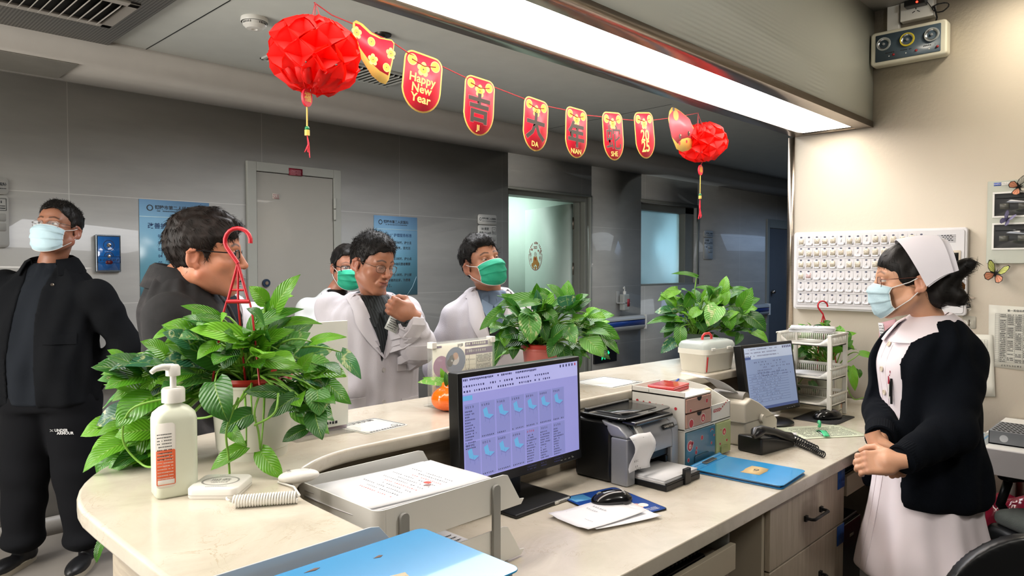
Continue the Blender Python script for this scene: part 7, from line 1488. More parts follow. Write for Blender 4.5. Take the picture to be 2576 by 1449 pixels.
def head_sdf(h, nb, fat=1.0, eye=.5, smile=.0, fem=0, nose=1.0):
    lo = np.minimum((-.105, -.13, -.15), np.array(nb)-.09); hi = np.maximum((.105, .145, .15), np.array(nb)+.09); hi[2] = .15; S = SDF(lo, hi, h); j = fat
    S.ell((0, -.012, .042), (.075, .097, .088)); S.ell((0, .030, -.028), (.060*j, .062, .085), .02); S.ell((0, .035, .045), (.062, .058, .06), .02)
    S.cap((-.054*j, .0, -.050), (-.020*j, .066, -.098), .020*j, .015, .03); S.cap((.054*j, .0, -.050), (.020*j, .066, -.098), .020*j, .015, .03); S.ell((0, .072, -.100), (.022, .018, .016), .02)
    for s in (-1, 1):
        S.ell((s*.043*j, .056, -.020), (.022, .022, .020), .022); S.cap((s*.010, .088, .030), (s*.043, .076, .030), .009, .008, .014)
        S.ell((s*.032, .098, .010), (.017, .014, .010), .010, 's')
    S.cap((0, .090, .020), (0, .112*nose-.0*(1-nose), -.022), .0075, .011, .012); S.ell((0, .110, -.024), (.012, .012, .010), .006)
    for s in (-1, 1): S.ell((s*.0135, .100, -.027), (.0085, .011, .0075), .006); S.ell((s*.006, .108, -.0335), (.0032, .005, .004), .002, 's')
    # mouth
    S.ell((0, .080, -.058), (.031, .021, .022), .014); S.cap((-.020, .092, -.0535+.005*smile), (0, .1015, -.0520), .0045, .0058, .006); S.cap((.020, .092, -.0535+.005*smile), (0, .1015, -.0520), .0045, .0058, .006)
    S.cap((-.014, .094, -.0640), (.014, .094, -.0640), .0066, .0066, .006); w_ = .024+.008*smile
    S.cap((-w_, .091, -.0580+.006*smile), (0, .1035, -.0585), .0016, .0022, .003, 's'); S.cap((w_, .091, -.0580+.006*smile), (0, .1035, -.0585), .0016, .0022, .003, 's')
    for s in (-1, 1):
        if smile: S.cap((s*.024, .093, -.030), (s*.036, .078, -.058), .0022, .0022, .008, 's')
        c = (s*.0315, .0805, .0095); hz = .0065*eye; lid(S, c, .0128, c[2]+hz, 1); lid(S, c, .0126, c[2]-hz*.8, -1)
        # ears
        T = np.array(Euler((-.15, 0, s*.35)).to_matrix()); e = (s*.079, -.020, -.002); S.ell(e, (.007, .019, .032), .006, R=T); S.ell((e[0]+s*.006, e[1]+.003, e[2]+.004), (.006, .010, .018), .005, 's', R=T); S.ell((s*.076, -.010, -.028), (.006, .009, .009), .006); S.cap((s*.082, -.012, .018), (s*.086, -.034, .012), .0035, .0035, .004)
    S.cap((0, -.020, -.045), nb, .052*(.5+.5*j)*(.86 if fem else 1), .056*(.84 if fem else 1), .025)
    return S
def paint_face(V, base, lips, brow=1, stub=0, browc='#1c1512'):
    V = np.asarray(V); x, y, z = V[:, 0], V[:, 1], V[:, 2]; c = np.tile(np.array(lin(base)[:3]), (len(V), 1)); ax = np.abs(x)
    def mixc(col, w): 
        nonlocal c; w = np.clip(w, 0, 1)[:, None]; c = c*(1-w)+np.array(lin(col)[:3])*w
    front = np.clip((y-.055)*60, 0, 1)
    mixc('#b5695a', .25*np.exp(-((ax-.042)/.018)**2-((z+.02)/.02)**2)*front); mixc('#b0604e', .22*np.exp(-(ax/.012)**2-((z+.024)/.012)**2)*front); mixc('#a8584a', .3*np.exp(-((ax-.082)/.01)**2))
    lipw = np.clip(1-((x/.028)**2+((z+.0585)/.0105)**2), 0, 1)*3*front; mixc(lips, np.clip(lipw, 0, .8)); mixc('#4a2620', np.clip(1-np.abs(z+.0583-.00*ax)/.0014, 0, 1)*np.clip((.024-ax)*400, 0, 1)*front*.8)
    if brow: bz = .0355+.005*np.clip((ax-.012)/.016, 0, 1)-.008*np.clip((ax-.034)/.02, 0, 1); mixc(browc, .85*brow*np.clip(1.3-np.abs(z-bz)/.0042, 0, 1)*np.clip((ax-.010)*300, 0, 1)*np.clip((.054-ax)*200, 0, 1)*np.clip((y-.045)*60, 0, 1))
    mixc('#2a1712', .55*np.clip(1.2-np.abs(np.sqrt(((ax-.0315)/1.0)**2*.5+(z-.0105)**2*3.2)-.0118)/.0022, 0, 1)*np.clip((z-.010)*500, 0, 1)*np.clip((y-.072)*300, 0, 1))
    if stub: mixc('#6a5a50', stub*np.clip((-.035-z)*40, 0, 1)*np.clip((y-.0)*25, 0, 1)*np.clip((z+.125)*40, 0, 1)*(1-np.clip(lipw, 0, 1)))
    mixc('#5a2d22', .5*np.exp(-((ax-.007)/.003)**2-((z+.0335)/.0025)**2)*front); return c
def strands(mb, P, N, T, L, r, rng, lift=.25, jit=.35, sg=3, curl=0):
    P = np.asarray(P); n = len(P); T = T+rng.normal(0, jit, (n, 3)); T -= N*(T*N).sum(1, keepdims=True); T /= np.linalg.norm(T, axis=1, keepdims=True)+1e-9
    Ls = L*rng.uniform(.6, 1.2, n)[:, None]; D0 = T+N*lift; D0 /= np.linalg.norm(D0, axis=1, keepdims=True); B = np.cross(T, N); V = []; 
    for k in range(sg+1):
        s = k/sg; c = P-N*.002+D0*Ls*s-N*(Ls*s*s*curl); rr = r*(1-s)+.0001
        for a in (0, 2.1, 4.2): V.append(c+B*rr*math.cos(a)+N*rr*math.sin(a))
    V = np.stack(V, 1).reshape(-1, 3); b = 3*(sg+1); F = []
    base = np.arange(n)*b
    for k in range(sg):
        for a in range(3): F.append(np.stack([base+3*k+a, base+3*k+(a+1) % 3, base+3*k+3+(a+1) % 3, base+3*k+3+a], 1))
    mb.add(V.tolist(), np.vstack(F).tolist())
def hair_short(seed, thick=.010, fringe=0, part=0, spiky=0, side=1, top=.006, front=.078, strand_n=1500, slen=.022):
    """short hair cap in head space: (mesh, extra strands)"""
    rs = np.random.RandomState(seed); S = SDF((-.105, -.13, -.11), (.105, .13, .165), .0028)
    S.ell((0, -.014, .046), (.078+thick*side*.6, .099+thick*.9, .088+thick*.7+top)); S.ell((0, .022, .070+top), (.064, .062+thick, .052+thick), .02)
    if fringe: S.ell((part*.03, .066, .088+top), (.050, .030, .022), .02)
    ys = np.array([-.13, -.10, -.06, -.035, -.022, .0, .018, .03, .045, .06, .075, .13]); zs = np.array([-.075, -.075, -.070, -.050, .030, .034, .005, .030, .050, front-.022, front, front+.004])
    if fringe: zs[-3:] -= .012*fringe
    def cut(X, Y, Z):
        zl = np.interp(Y, ys, zs)+0*Z+.006*np.sin(X*70+Y*30)*.5+(part*X*.25 if part else 0); return (zl-Z)*.75
    S.D = np.maximum(S.D, cut(*[a for a in S.reg(S.lo, S.lo+S.h*S.n)[1]])).astype(np.float32)
    S.noise(.0034, 130, seed); V, F = S.mesh(1); m = mbvf(V, F)
    N = S.grad(V); N /= np.linalg.norm(N, axis=1, keepdims=True)+1e-9; ok = np.where((S.at(V*1.0+N*0) < .003) & ((N*(V-np.array([0, 0, .03]))).sum(1) > 0))[0]
    idx = rs.choice(ok, strand_n); P = V[idx]; n_ = N[idx]; crown = np.array([.012*(part or 1), -.055, .14]); T = P-crown
    if fringe or part: T = T+np.array([-(part or .0)*.06, .05, 0])*np.clip(P[:, 2:3]*8-.3, 0, 1)
    strands(m, P, n_, T/(np.linalg.norm(T, axis=1, keepdims=True)+1e-9), slen, .0011, rs, lift=.18+spiky*.5, jit=.25+spiky*.2, curl=.15)
    if spiky:
        tp = ok[(V[ok][:, 2] > .085)]; idx = rs.choice(tp, 500); strands(m, V[idx], N[idx], T[:1].repeat(500, 0)*0+rs.normal(0, 1, (500, 3)), slen*.9, .0013, rs, lift=1.6, jit=.3)
    return m
def eyes(look=(0, 0), h=.5):
    m = MB(True, 0)
    for s in (-1, 1):
        m.sph((s*.0315, .0805, .0095), .0116, 18, 12, 0); dv = Vector((look[0], 1, look[1])).normalized(); M = Matrix.Translation(Vector((s*.0315, .0805, .0095))+dv*.0103) @ dv.to_track_quat('Z', 'Y').to_matrix().to_4x4(); m.lathe([(0, .0016), (.003, .0014), (.0056, .0005), (.0058, -.001)], M=M, n=18, m=1, caps=False)
    return m
def xf(mb, M): mb.v = tmb(M, mb.v).tolist() if len(mb.v) else mb.v; return mb
def face_mask(t, M, col, edge, straps=True, wide=1.0, long=1.0, name='face_mask', pinch=1.0):
    G = []; NU, NV = 29, 41; prof = [(0, .001, .104), (.12, -.010, .1185), (.25, -.024, .1265), (.42, -.044, .1215), (.6, -.066, .119), (.8, -.092, .1105), (.92, -.110*long, .101), (1, -.120*long, .086)]
    vv = [p[0] for p in prof]
    for i in range(NU):
        u_ = -1+2*i/(NU-1); row = []
        for j in range(NV):
            v = j/(NV-1); zc = np.interp(v, vv, [p[1] for p in prof]); yc = np.interp(v, vv, [p[2] for p in prof]); au = abs(u_); a = au*math.radians(70)
            z = zc*(1-au**2)+(-.014-.072*v*long+.0)*(au**2); x = .0735*wide*math.sin(a)*(1-.06*v*v); nosew = math.exp(-(u_/.20)**2)*math.exp(-((v-.16)/.24)**2)*.012
            yb = .030+(yc-.012*(v < .35)*0-.030-nosew*.7)*math.cos(a)**.85+nosew*.7; pl = (.0042*(((v*3.3+.06*math.sin(u_*4)) % 1)-.5)+.0012*math.sin(u_*9+v*14))*min(1, v*8, (1-v)*8)
            n = Vector((math.sin(a)*(1 if u_ > 0 else -1), math.cos(a), 0)); row.append(Vector((x*(1 if u_ > 0 else -1), yb+.003, z))+n*(pl+.002))
        G.append(row)
    W_ = lambda p: M @ p; m = MB(True, 0); m.sheet([[W_(p) for p in r] for r in G], .0016); o = obj(name, m, col, t, W=True)
    e = MB(True, 0); 
    for r in ([r[0] for r in G], [r[-1] for r in G]): e.tube([W_(p+Vector((0, .0006, 0))) for p in r], .0016, 5)
    for r in (G[0], G[-1]): e.tube([W_(p) for p in r], .0016, 5)
    if straps:
        for s, r in ((-1, G[0]), (1, G[-1])):
            for k, ez in ((0, .018), (-1, -.024)):
                p = r[k]; e.tube([W_(p), W_(Vector((s*.0775, .012, (p.z+ez)/2))), W_(Vector((s*.081, -.018, ez))), W_(Vector((s*.083, -.034, ez*.6)))], .0016, 5)
    obj('mask_straps', e, edge, o, W=True); return o
def glasses(t, M, col, w_=.052, h_=.034, rim=.0011, half=False, z0=.004, lens=.10, round_=.4, temple=.0014, y0=.0985):
    m = MB(True, 0); g = MB(); W_ = lambda p: M @ Vector(p)
    for s in (-1, 1):
        P = [(s*(.0345)+x, y0-.10*abs(x+s*.0)*.0-.004*max(0, s*x)/.02, z0+y) for x, y in rrect(w_, h_, h_*round_, 5)]; top = [p for p in P if p[2] > z0-.004] if half else P
        m.tube([W_(p) for p in (sorted(top, key=lambda p: p[0]) if half else P)], rim*(1.6 if half else 1), 6, closed=not half)
        if half: m.tube([W_(p) for p in P], .0005, 4, closed=True)
        g.add([W_(p) for p in P], [tuple(range(len(P)))]); ex = s*(.0345+w_/2); m.tube([W_((ex, y0-.004, z0+h_*.28)), W_((ex+s*.010, y0-.012, z0+h_*.28)), W_((s*.0805, .03, z0+.012)), W_((s*.083, -.018, z0+.014)), W_((s*.083, -.035, z0-.004))], [temple, temple, temple, temple, temple*.8], 6)
        m.tube([W_((s*.010, y0, z0-.003)), W_((s*.007, y0-.008, z0-.007))], .0016, 5)
    m.tube([W_((-.0345+w_/2, y0, z0+.005)), W_((0, y0+.004, z0+.008)), W_((.0345-w_/2, y0, z0+.005))], rim, 6)
    o = obj('glasses', m, col, t, W=True); obj('lenses', g, _M.get('lens_glass') or mat('lens_glass', '#e8eef0', .02, alpha=lens, noise=0), o, W=True); return o
def hand(M, curl, spread=.12, thumb=.5, side=1, h=.0022, sc=1.0, col='#b98468'):
    """hand in its own space: wrist at origin, fingers to +y, back of hand +z, thumb at side*x; curl = (mcp, pip, dip) radians per finger or one tuple"""
    S = SDF((-.085, -.035, -.085), (.085, .205, .045), h); cs = curl if isinstance(curl[0], (list, tuple)) else [curl]*4
    S.box((0, .048, -.002), (.039, .046, .0135), .013); S.ell((side*.022, .030, -.010), (.020, .032, .014), .012); S.cap((0, -.03, 0), (0, .02, 0), .026, .028, .02, sq=None); S.ell((-side*.026, .035, -.008), (.014, .034, .013), .012)
    for i, (x, L, r) in enumerate(((.029, .072, .0088), (.0095, .080, .0092), (-.0105, .074, .0088), (-.029, .060, .0078))):
        c = cs[i]; a = side*x; base = np.array([a, .090-abs(x+.005)*.25, 0.0]); dx = side*x*spread*8; ang = 0; p = base
        for k, (f_, c_) in enumerate(((.46, c[0]), (.30, c[1]), (.24, c[2]))):
            ang += c_; d = np.array([dx*.12*(1 if k == 0 else .5), math.cos(ang), -math.sin(ang)]); d /= np.linalg.norm(d); q = p+d*L*f_; S.cap(p, q, r*(1-.08*k), r*(.95-.10*k), .0045 if k else .008); S.ell(p+np.array([0, 0, .0015]), r*1.06, .004); p = q
    p = np.array([side*.030, .022, -.010]); d1 = np.array([side*(.85-.3*thumb), .55+.1*thumb, -.15-.75*thumb]); d1 /= np.linalg.norm(d1); q = p+d1*.040; S.cap(p, q, .0145, .0115, .012)
    d2 = np.array([side*(.45-.8*thumb), .85, -.2-.5*thumb]); d2 /= np.linalg.norm(d2); r_ = q+d2*.030; S.cap(q, r_, .0112, .0098, .005); d3 = np.array([side*(.2-1.0*thumb), .9, -.2-.3*thumb]); d3 /= np.linalg.norm(d3); S.cap(r_, r_+d3*.024, .0098, .008, .004)
    V, F = S.mesh(1); c = np.tile(np.array(lin(col)[:3]), (len(V), 1)); kn = np.exp(-((V[:, 1]-.088)/.008)**2)*np.clip(V[:, 2]*80, 0, 1)*.25; c = c*(1-kn[:, None])+np.array(lin('#a85f4c')[:3])*kn[:, None]
    return tmb(M, V*sc), F, c
def handM(p, ydir, zdir):
    y = Vector(ydir).normalized(); z = Vector(zdir); z = (z-y*z.dot(y)).normalized(); x = y.cross(z); return Matrix(((x.x, y.x, z.x, p[0]), (x.y, y.y, z.y, p[1]), (x.z, y.z, z.z, p[2]), (0,0,0,1)))
def join(parts):
    m = MB(True, 0); m.col = []; 
    for V, F, c in parts: b = len(m.v); m.v += np.asarray(V).tolist(); m.f += (np.asarray(F)+b).tolist(); m.mi += [0]*len(F); m.col += np.asarray(c).tolist()
    return m
class Person:
    def __init__(s, label, tm, H, nb=None, skin='#b98468', lips='#9c5a4e', sc=1.0, **hk):
        """tm torso matrix, H head matrix, nb neck base in torso space"""
        s.tm = tm; s.H = H; s.ti = tm.inverted(); hi = H.inverted(); s.skin = skin; s.nb = nb; p = hi @ (tm @ Vector(nb)); brow = hk.pop('brow', 1); stub = hk.pop('stub', 0)
        S = head_sdf(hk.pop('h', .0024), tuple(p), **hk); V, F = S.mesh(1); s.parts = [(tmb(H, V), F, paint_face(V, skin, lips, brow, stub))]; s.HS = S; s.label = label; s.root = None
    def L(s, px, py, D): return tuple(s.ti @ U(px, py, D=D))
    def body(s, segs, h=.012):
        """hidden body core (torso, arms, legs) joined to the head: list of capsules in torso space"""
        P = np.array([p for a in segs for p in (a[0], a[1])]); S = SDF(P.min(0)-.15, P.max(0)+.15, h)
        for a, b, ra, rb in segs: S.cap(a, b, ra, rb, .03)
        V, F = S.mesh(1); s.parts.append((tmb(s.tm, V), F, np.tile(np.array(lin(s.skin)[:3]), (len(V), 1))))
    def finish(s, name='person'):
        loc = tuple(s.tm.translation); m = join(s.parts); o = obj(name, m, M_SKIN, None, W=True, loc=(loc[0], loc[1], 0)); tag(o, s.label, 'person'); s.root = o; return o
    def part(s, name, S, mats, smooth=1, M=None, **k):
        V, F = S.mesh(smooth); return obj(name, mbvf(tmb(s.tm if M is None else M, V), F), mats, s.root, W=True, **k)
    def add(s, name, mb, mats, M=None, par=None, **k): return obj(name, xf(mb, s.tm if M is None else M), mats, par or s.root, W=True, **k)
def opening(S, x0, wf, z0, z1, depth=.016, front=0.0):
    """cut the front of a garment open; returns the inner layer's field"""
    A = S.reg(S.lo, S.lo+S.h*S.n)[1]; X, Y, Z = A; I = S.like(); I.D = (S.D+.008).astype(np.float32)
    wd = np.interp(Z.ravel(), [z for z, _ in wf], [w_ for _, w_ in wf]).reshape(Z.shape); xc = np.interp(Z.ravel(), [z0, z1], [x0[0], x0[1]]).reshape(Z.shape) if isinstance(x0, tuple) else x0
    W_ = np.maximum(np.maximum(np.abs(X-xc)-wd, front-Y), np.maximum(z0-Z, Z-z1)); shell = -S.D-depth
    S.D = np.maximum(S.D, -np.maximum(W_, shell)).astype(np.float32); I.D = np.maximum(I.D, W_-.012)[:].astype(np.float32); return I
def patch(S, L, R, off=.002, th=.002, nu=6, ydir=(0, -1, 0), y0=.45, rs=None):
    """sheet laid on the front of a garment between two edge lines of (x, z)"""
    G = []
    for (lx, lz), (rx, rz) in zip(L, R):
        P = np.array([((lx*(1-i/nu)+rx*i/nu), y0, (lz*(1-i/nu)+rz*i/nu)) for i in range(nu+1)]); Q = S.shoot(P, ydir, 0, 1.2); Q = Q-np.array(ydir)*off; G.append(Q.tolist())
    m = MB(True, 30); m.sheet(G, th); return m
def dens(P, n=4):
    Q = []
    for a, b in zip(P, P[1:]): Q += [tuple(a[k]*(1-i/n)+b[k]*i/n for k in range(len(a))) for i in range(n)]
    return Q+[P[-1]]
def collar(c, rx, ry, rows, a0, a1, n=28, th=.003, tilt=0, dip=0):
    """rows: (extra radius, height); angle 0 = front"""
    G = []
    for i in range(n+1):
        a = math.radians(a0+(a1-a0)*i/n); fr = .5+.5*math.cos(a); G.append([(c[0]+(rx+e)*math.sin(a), c[1]+(ry+e)*math.cos(a), c[2]+z-dip*fr+tilt*(ry)*math.cos(a)) for e, z in rows])
    m = MB(True, 40); m.sheet(G, th); return m
def on_surf(S, x, z, off=.0, y0=.45): return S.shoot([(x, y0, z)], (0, -1, 0))[0]+np.array([0, off, 0])
def button(m, S, x, z, r=.009, off=.001, mi=None):
    p = on_surf(S, x, z, off); n = S.grad(np.array([p]))[0]; n = Vector(n).normalized(); M = Matrix.Translation(Vector(p)) @ n.to_track_quat('Z', 'Y').to_matrix().to_4x4(); m.lathe([(0, .0022), (r*.55, .0018), (r*.7, .003), (r, .0026), (r, 0)], M=M, n=16, m=mi, caps=False)
M_COAT = mat('white_lab_coat', '#bab6bc', .75, noise=.02, ns=6, bump=.0008, bs=260, sheen=.1); M_COATL = mat('coat_lapel', '#c2bec3', .75, noise=.02); M_BTN = mat('coat_button', '#b9b5b4', .35)
M_SHOE = mat('black_shoe', '#141416', .4); M_TROU = mat('dark_trousers', '#16181d', .8, noise=.08, ns=20)
def legs(S, hipz, lx, ly, fl=.09, knee=.46, ry=.085, w=(.004, 22, 0)):
    for s in (-1, 1): S.cap((s*lx[0], ly[0], hipz), (s*lx[1], ly[1], knee), ry*1.05, ry*.82, .03, w=w); S.cap((s*lx[1], ly[1], knee), (s*lx[2], ly[2], fl), ry*.82, ry*.72, .02, w=w)
def shoe(p, yaw, L=.28, W_=.095, sole='#b5ab98', up=None):
    """two meshes: upper and sole, toe along +y"""
    S = SDF((-.07, -.11, .012), (.07, .21, .13), .005); S.ell((0, .10, .035), (W_*.48, .105, .038)); S.ell((0, -.04, .045), (W_*.40, .06, .045), .03); S.ell((0, -.02, .085), (W_*.36, .05, .035), .03); S.keep(lambda X, Y, Z: .02-Z+0*X+0*Y); V, F = S.mesh(1); u_ = mbvf(V, F)
    m = MB(True, 50); P = [(W_*.52*math.sin(a)*(.86+.14*math.cos(a)), .055+.155*math.cos(a)) for a in [2*PI*i/28 for i in range(28)]]; m.prism(P[::-1], 0, .026); M = Matrix.Translation(p) @ Matrix.Rotation(yaw, 4, 'Z'); return xf(u_, M), xf(m, M)
# ================================================================== PEOPLE
M_MASKB = mat('mask_pale_blue', '#b4cfd8', .7, noise=.03, ns=20, bump=.0006, bs=400); M_MASKG = mat('mask_green', '#1f9a78', .7, noise=.05, ns=20, bump=.0006, bs=400); M_STRAP = mat('mask_white_edge', '#dcdcda', .6)
def shoes_for(P, pts):
    for (x, y, a) in pts:
        u_, s_ = shoe((x, y, 0), a); o = P.add('shoe', u_, M_SHOE); obj('sole', xf(s_, P.tm), mat('shoe_sole', '#a39a88', .6), o, W=True)
def lapels(P, S, zv, ztop, wv, wo=.062, mats=None, notch=.62):
    mats = mats or M_COATL
    for s in (-1, 1):
        L, R = [], []
        n = 10
        for i in range(n+1):
            t = i/n; z = zv+(ztop-zv)*t; xi = wv*t; wd = wo*math.sin(min(1, t/notch)*PI/2)
            if t > notch: wd = wo*(.80 if t < notch+.08 else 1.0-.35*(t-notch)/(1-notch))
            L.append((s*xi, z)); R.append((s*(xi+wd+.001), z-.01*t))
        P.add('lapel', patch(S, L, R, .007, .0045, 5), mats)
def wings(P, I, z, m_, w=.05):
    for s in (-1, 1): P.add('collar_wing', patch(I, [(s*.003, z-.004), (s*.006, z-.022), (s*.014, z-.045), (s*.024, z-.062)], [(s*w, z+.024), (s*(w+.004), z+.004), (s*w, z-.02), (s*.034, z-.058)], .007, .004, 5), m_)
def coat_common(P, S, zs, x=0, r=.0095):
    m = MB(True, 30)
    for z in zs: button(m, S, x, z, r)
    P.add('buttons', m, M_BTN)
# ------------------------------------------------------------ man in black jacket, masked, left edge
tm = torsoM(120, 3.45, -30); H = headM(147, 580, 3.45, -33, 12, 3, 1.04)
P = Person('masked man with glasses in a black jacket and black sweatpants at the left edge', tm, H, (0, -.03, 1.46), skin='#94664f', fat=1.10, eye=.55, h=.0026)
P.body([((0, 0, .85), (0, -.02, 1.36), .09, .055), ((-.08, 0, .84), (-.12, 0, .12), .06, .04), ((.08, 0, .84), (.12, 0, .12), .06, .04)]); P.finish()
lb = P.ti @ U(338, 875, D=3.50); le = P.ti @ U(318, 872, D=3.52); ls = P.ti @ U(243, 742, D=3.44); lw = P.ti @ U(238, 955, D=3.55); nb = P.nb
S = SDF((-.46, -.34, .74), (.46, .34, 1.52), .0075)
S.loft([(.79, 0, .015, .225, .150), (.86, 0, .02, .225, .158), (.98, 0, .025, .222, .165), (1.10, 0, .02, .222, .160), (1.24, 0, .005, .225, .150), (1.34, 0, -.012, .212, .130), (1.40, 0, -.025, .165, .105), (1.44, 0, -.03, .12, .088), (1.475, 0, -.035, .085, .078)], p=2.5, rd=.02, fold=lambda a, z: .006*np.sin(a*7+z*9)+.004*np.sin(a*13-z*14))
S.path([tuple(ls), tuple(le), tuple(lw)], [.082, .072, .058], .035, w=(.005, 26, 1))
S.path([(.215, -.02, 1.35), (.33, -.05, 1.06), (.21, -.11, .92)], [.082, .070, .055], .035, w=(.005, 26, 2)); S.noise(.005, 24, 3)
I = opening(S, (.05, .005), [(.75, .075), (.95, .060), (1.1, .056), (1.33, .050), (1.49, .07)], .70, 1.50, .020)
M_JK = mat('black_jacket', '#07090d', .9, noise=.1, ns=30, bump=.0006, bs=300, spec=.2); M_SH = mat('charcoal_shirt', '#171b21', .9, noise=.06, bump=.0006, bs=250, spec=.2)
P.part('jacket', S, M_JK); P.part('shirt', I, M_SH)
P.add('jacket_collar', collar((0, -.036, 1.452), .084, .078, [(.0, -.012), (.004, .030), (.010, .052), (.028, .040), (.050, .002), (.060, -.022)], 38, 322, th=.004, dip=.03), M_JK)
P.add('shirt_collar', collar((0, -.03, 1.448), .070, .068, [(0, -.02), (.002, .016), (.006, .028), (.020, .012), (.034, -.016)], 14, 346, th=.003, dip=.035), M_SH)
pf = patch(S, dens([(-.075, 1.13), (-.075, 1.09)], 3), dens([(-.195, 1.135), (-.195, 1.085)], 3), .004, .004, 8); P.add('pocket_flap', pf, M_JK)
m = MB(True, 30); 
for x, z in ((-.072, 1.36), (.14, 1.14), (.155, 1.00)): button(m, S, x, z, .008)
P.add('snap', m, M_STEEL)
S = SDF((-.30, -.24, .07), (.30, .24, .90), .009); S.loft([(.76, 0, 0, .20, .15), (.82, 0, 0, .205, .155), (.88, 0, 0, .20, .145)], k=.02, rd=.02)
for s, kx, fx in ((-1, -.125, -.15), (1, .115, .135)): S.cap((s*.10, 0, .80), (kx, .015, .47), .125, .103, .03, w=(.004, 18, s)); S.cap((kx, .015, .47), (fx, .0, .15), .103, .085, .03, w=(.005, 20, s)); S.ell((fx, .01, .125), (.085, .095, .045), .03)
S.noise(.006, 20, 4); M_SW = mat('black_sweatpants', '#08090d', .9, noise=.06, spec=.2); P.part('sweatpants', S, M_SW)
m = MB(); p = on_surf(S, -.10, .68, .003); Tm = Matrix.Translation(Vector(p)) @ Matrix(((-1,0,0,0),(0,0,1,0),(0,1,0,0),(0,0,0,1))); m.text('UNDER', Tm @ Matrix.Translation((-.012, .0, .002)), .018, 0, .03, align='LEFT'); m.text('ARMOUR', Tm @ Matrix.Translation((-.0, -.013, .004)), .018, 0, .03, align='LEFT')
for s in (-1, 1): m.tube([Tm @ Vector((-.032, .005*s+.000, .003)), Tm @ Vector((-.024, 0.0015*s, .003)), Tm @ Vector((-.016, .005*s, .003))], .0012, 4)
P.add('trouser_print', m, mat('print_grey', '#b9b9b9', .6)); shoes_for(P, [(-.165, .02, .15), (.145, .02, -.15)])
P.add('hair', hair_short(11, .007, 0, 0, .25, .8, .004, .083, 1800, .016), M_HAIR, M=H); P.add('eyes', eyes((.1, .1)), [M_EYE, M_IRIS], M=H)
face_mask(P.root, H, M_MASKB, M_STRAP, wide=1.04); glasses(P.root, H, mat('thin_metal_rim', '#6f6a66', .2, .9), .050, .031, .0009)
# ------------------------------------------------------------ man in profile, denim jacket
tm = torsoM(496, 2.20, 78); H = headM(517, 646, 2.15, 79, 0, 2, .99)
P = Person('man with dark-framed glasses in a washed black denim jacket seen in profile', tm, H, (0, -.045, 1.41), skin='#bd8062', lips='#a8675a', fat=1.08, eye=.45, stub=.22, h=.0021)
P.body([((0, 0, .85), (0, -.02, 1.32), .09, .055), ((-.08, 0, .84), (-.12, 0, .12), .06, .04), ((.08, 0, .84), (.12, 0, .12), .06, .04)]); P.finish()
S = SDF((-.36, -.25, .72), (.36, .30, 1.50), .0065)
S.loft([(.76, 0, .01, .20, .125), (.90, 0, .012, .20, .132), (1.05, 0, .005, .205, .135), (1.22, 0, -.01, .205, .132), (1.32, 0, -.03, .190, .116), (1.385, 0, -.045, .130, .092), (1.43, 0, -.05, .088, .080)], p=2.4, rd=.02, fold=lambda a, z: .004*np.sin(a*9+z*16)+.003*np.sin(a*15-z*22))
for s in (-1, 1): S.path([(s*.195, -.03, 1.305), (s*.235, -.035, 1.02), (s*.20, .12, .86)], [.072, .060, .048], .03, w=(.004, 34, s))
S.noise(.004, 30, 6); I = opening(S, 0, [(.75, .004), (1.15, .006), (1.34, .035), (1.46, .06)], 1.1, 1.46, .018)
q = NT('washed_denim'); n1 = q.n('TexNoise', i_Scale=9.0, i_Detail=5.0, i_Roughness=.65); q.l(q.co(), n1.inputs['Vector']); q.l(q.ramp(n1.outputs[0], [(.35, lin('#0d0d0f')), (.55, lin('#1b1a1c')), (.75, lin('#3a3637'))]), q.b.inputs['Base Color']); q.b.inputs['Roughness'].default_value = .9; n2 = q.n('TexWave', i_Scale=420.0, bands_direction='DIAGONAL'); q.l(q.co(), n2.inputs['Vector']); q.bump(n2.outputs[0], .0006, .4); M_DEN = q.m
P.part('denim_jacket', S, M_DEN); P.part('undershirt', I, M_SH)
P.add('jacket_collar', collar((0, -.040, 1.414), .078, .076, [(.0, -.015), (.002, .022), (.004, .044), (.014, .036), (.030, .004), (.042, -.024)], 32, 328, th=.004, dip=.035), M_DEN)
sm = MB(True, 0)
for s in (-1, 1):
    for dd in (0, .004): sm.tube([Vector(S.shoot([(s*(.20-dd), -.25, z)], (0, 1, 0))[0]) for z in ()] or [Vector((s*.165, y, 1.33-.18*abs(y+.03)))+Vector((s*dd, 0, 0)) for y in ()] or [Vector(on_surf(S, s*(.165+dd), 1.32-.02*i, .001)) for i in range(8)], .0009, 4)
P.add('stitching', sm, mat('seam_thread', '#3c3838', .8))
mm = MB(True); gz = S.shoot([(-.14, -.3, 1.12)], (0, 1, 0))[0]; P.add('back_tab', mm.cb(tuple(gz), (.006, .003, .035)), M_STRAP)
S = SDF((-.26, -.2, .07), (.26, .2, .85), .012); S.loft([(.72, 0, 0, .18, .12), (.84, 0, 0, .18, .12)], rd=.02); legs(S, .78, (.09, .10, .11), (0, .01, 0)); P.part('trousers', S, M_TROU); shoes_for(P, [(-.11, .02, .1), (.11, .02, -.1)])
P.add('hair', hair_short(21, .009, 1.0, -.6, .0, 1.15, .010, .080, 2600, .030), M_HAIRB, M=H); P.add('eyes', eyes((0, 0)), [M_EYE, M_IRIS], M=H)
glasses(P.root, H, mat('dark_half_rim', '#15161a', .25, .4), .050, .036, .0014, half=True, temple=.0019)
mo = MB(True).sph((-.045, .064, -.040), .0016, 8, 6); mo.sph((-.028, .085, -.075), .0012, 8, 6); P.add('mole', mo, M_HAIR, M=H)
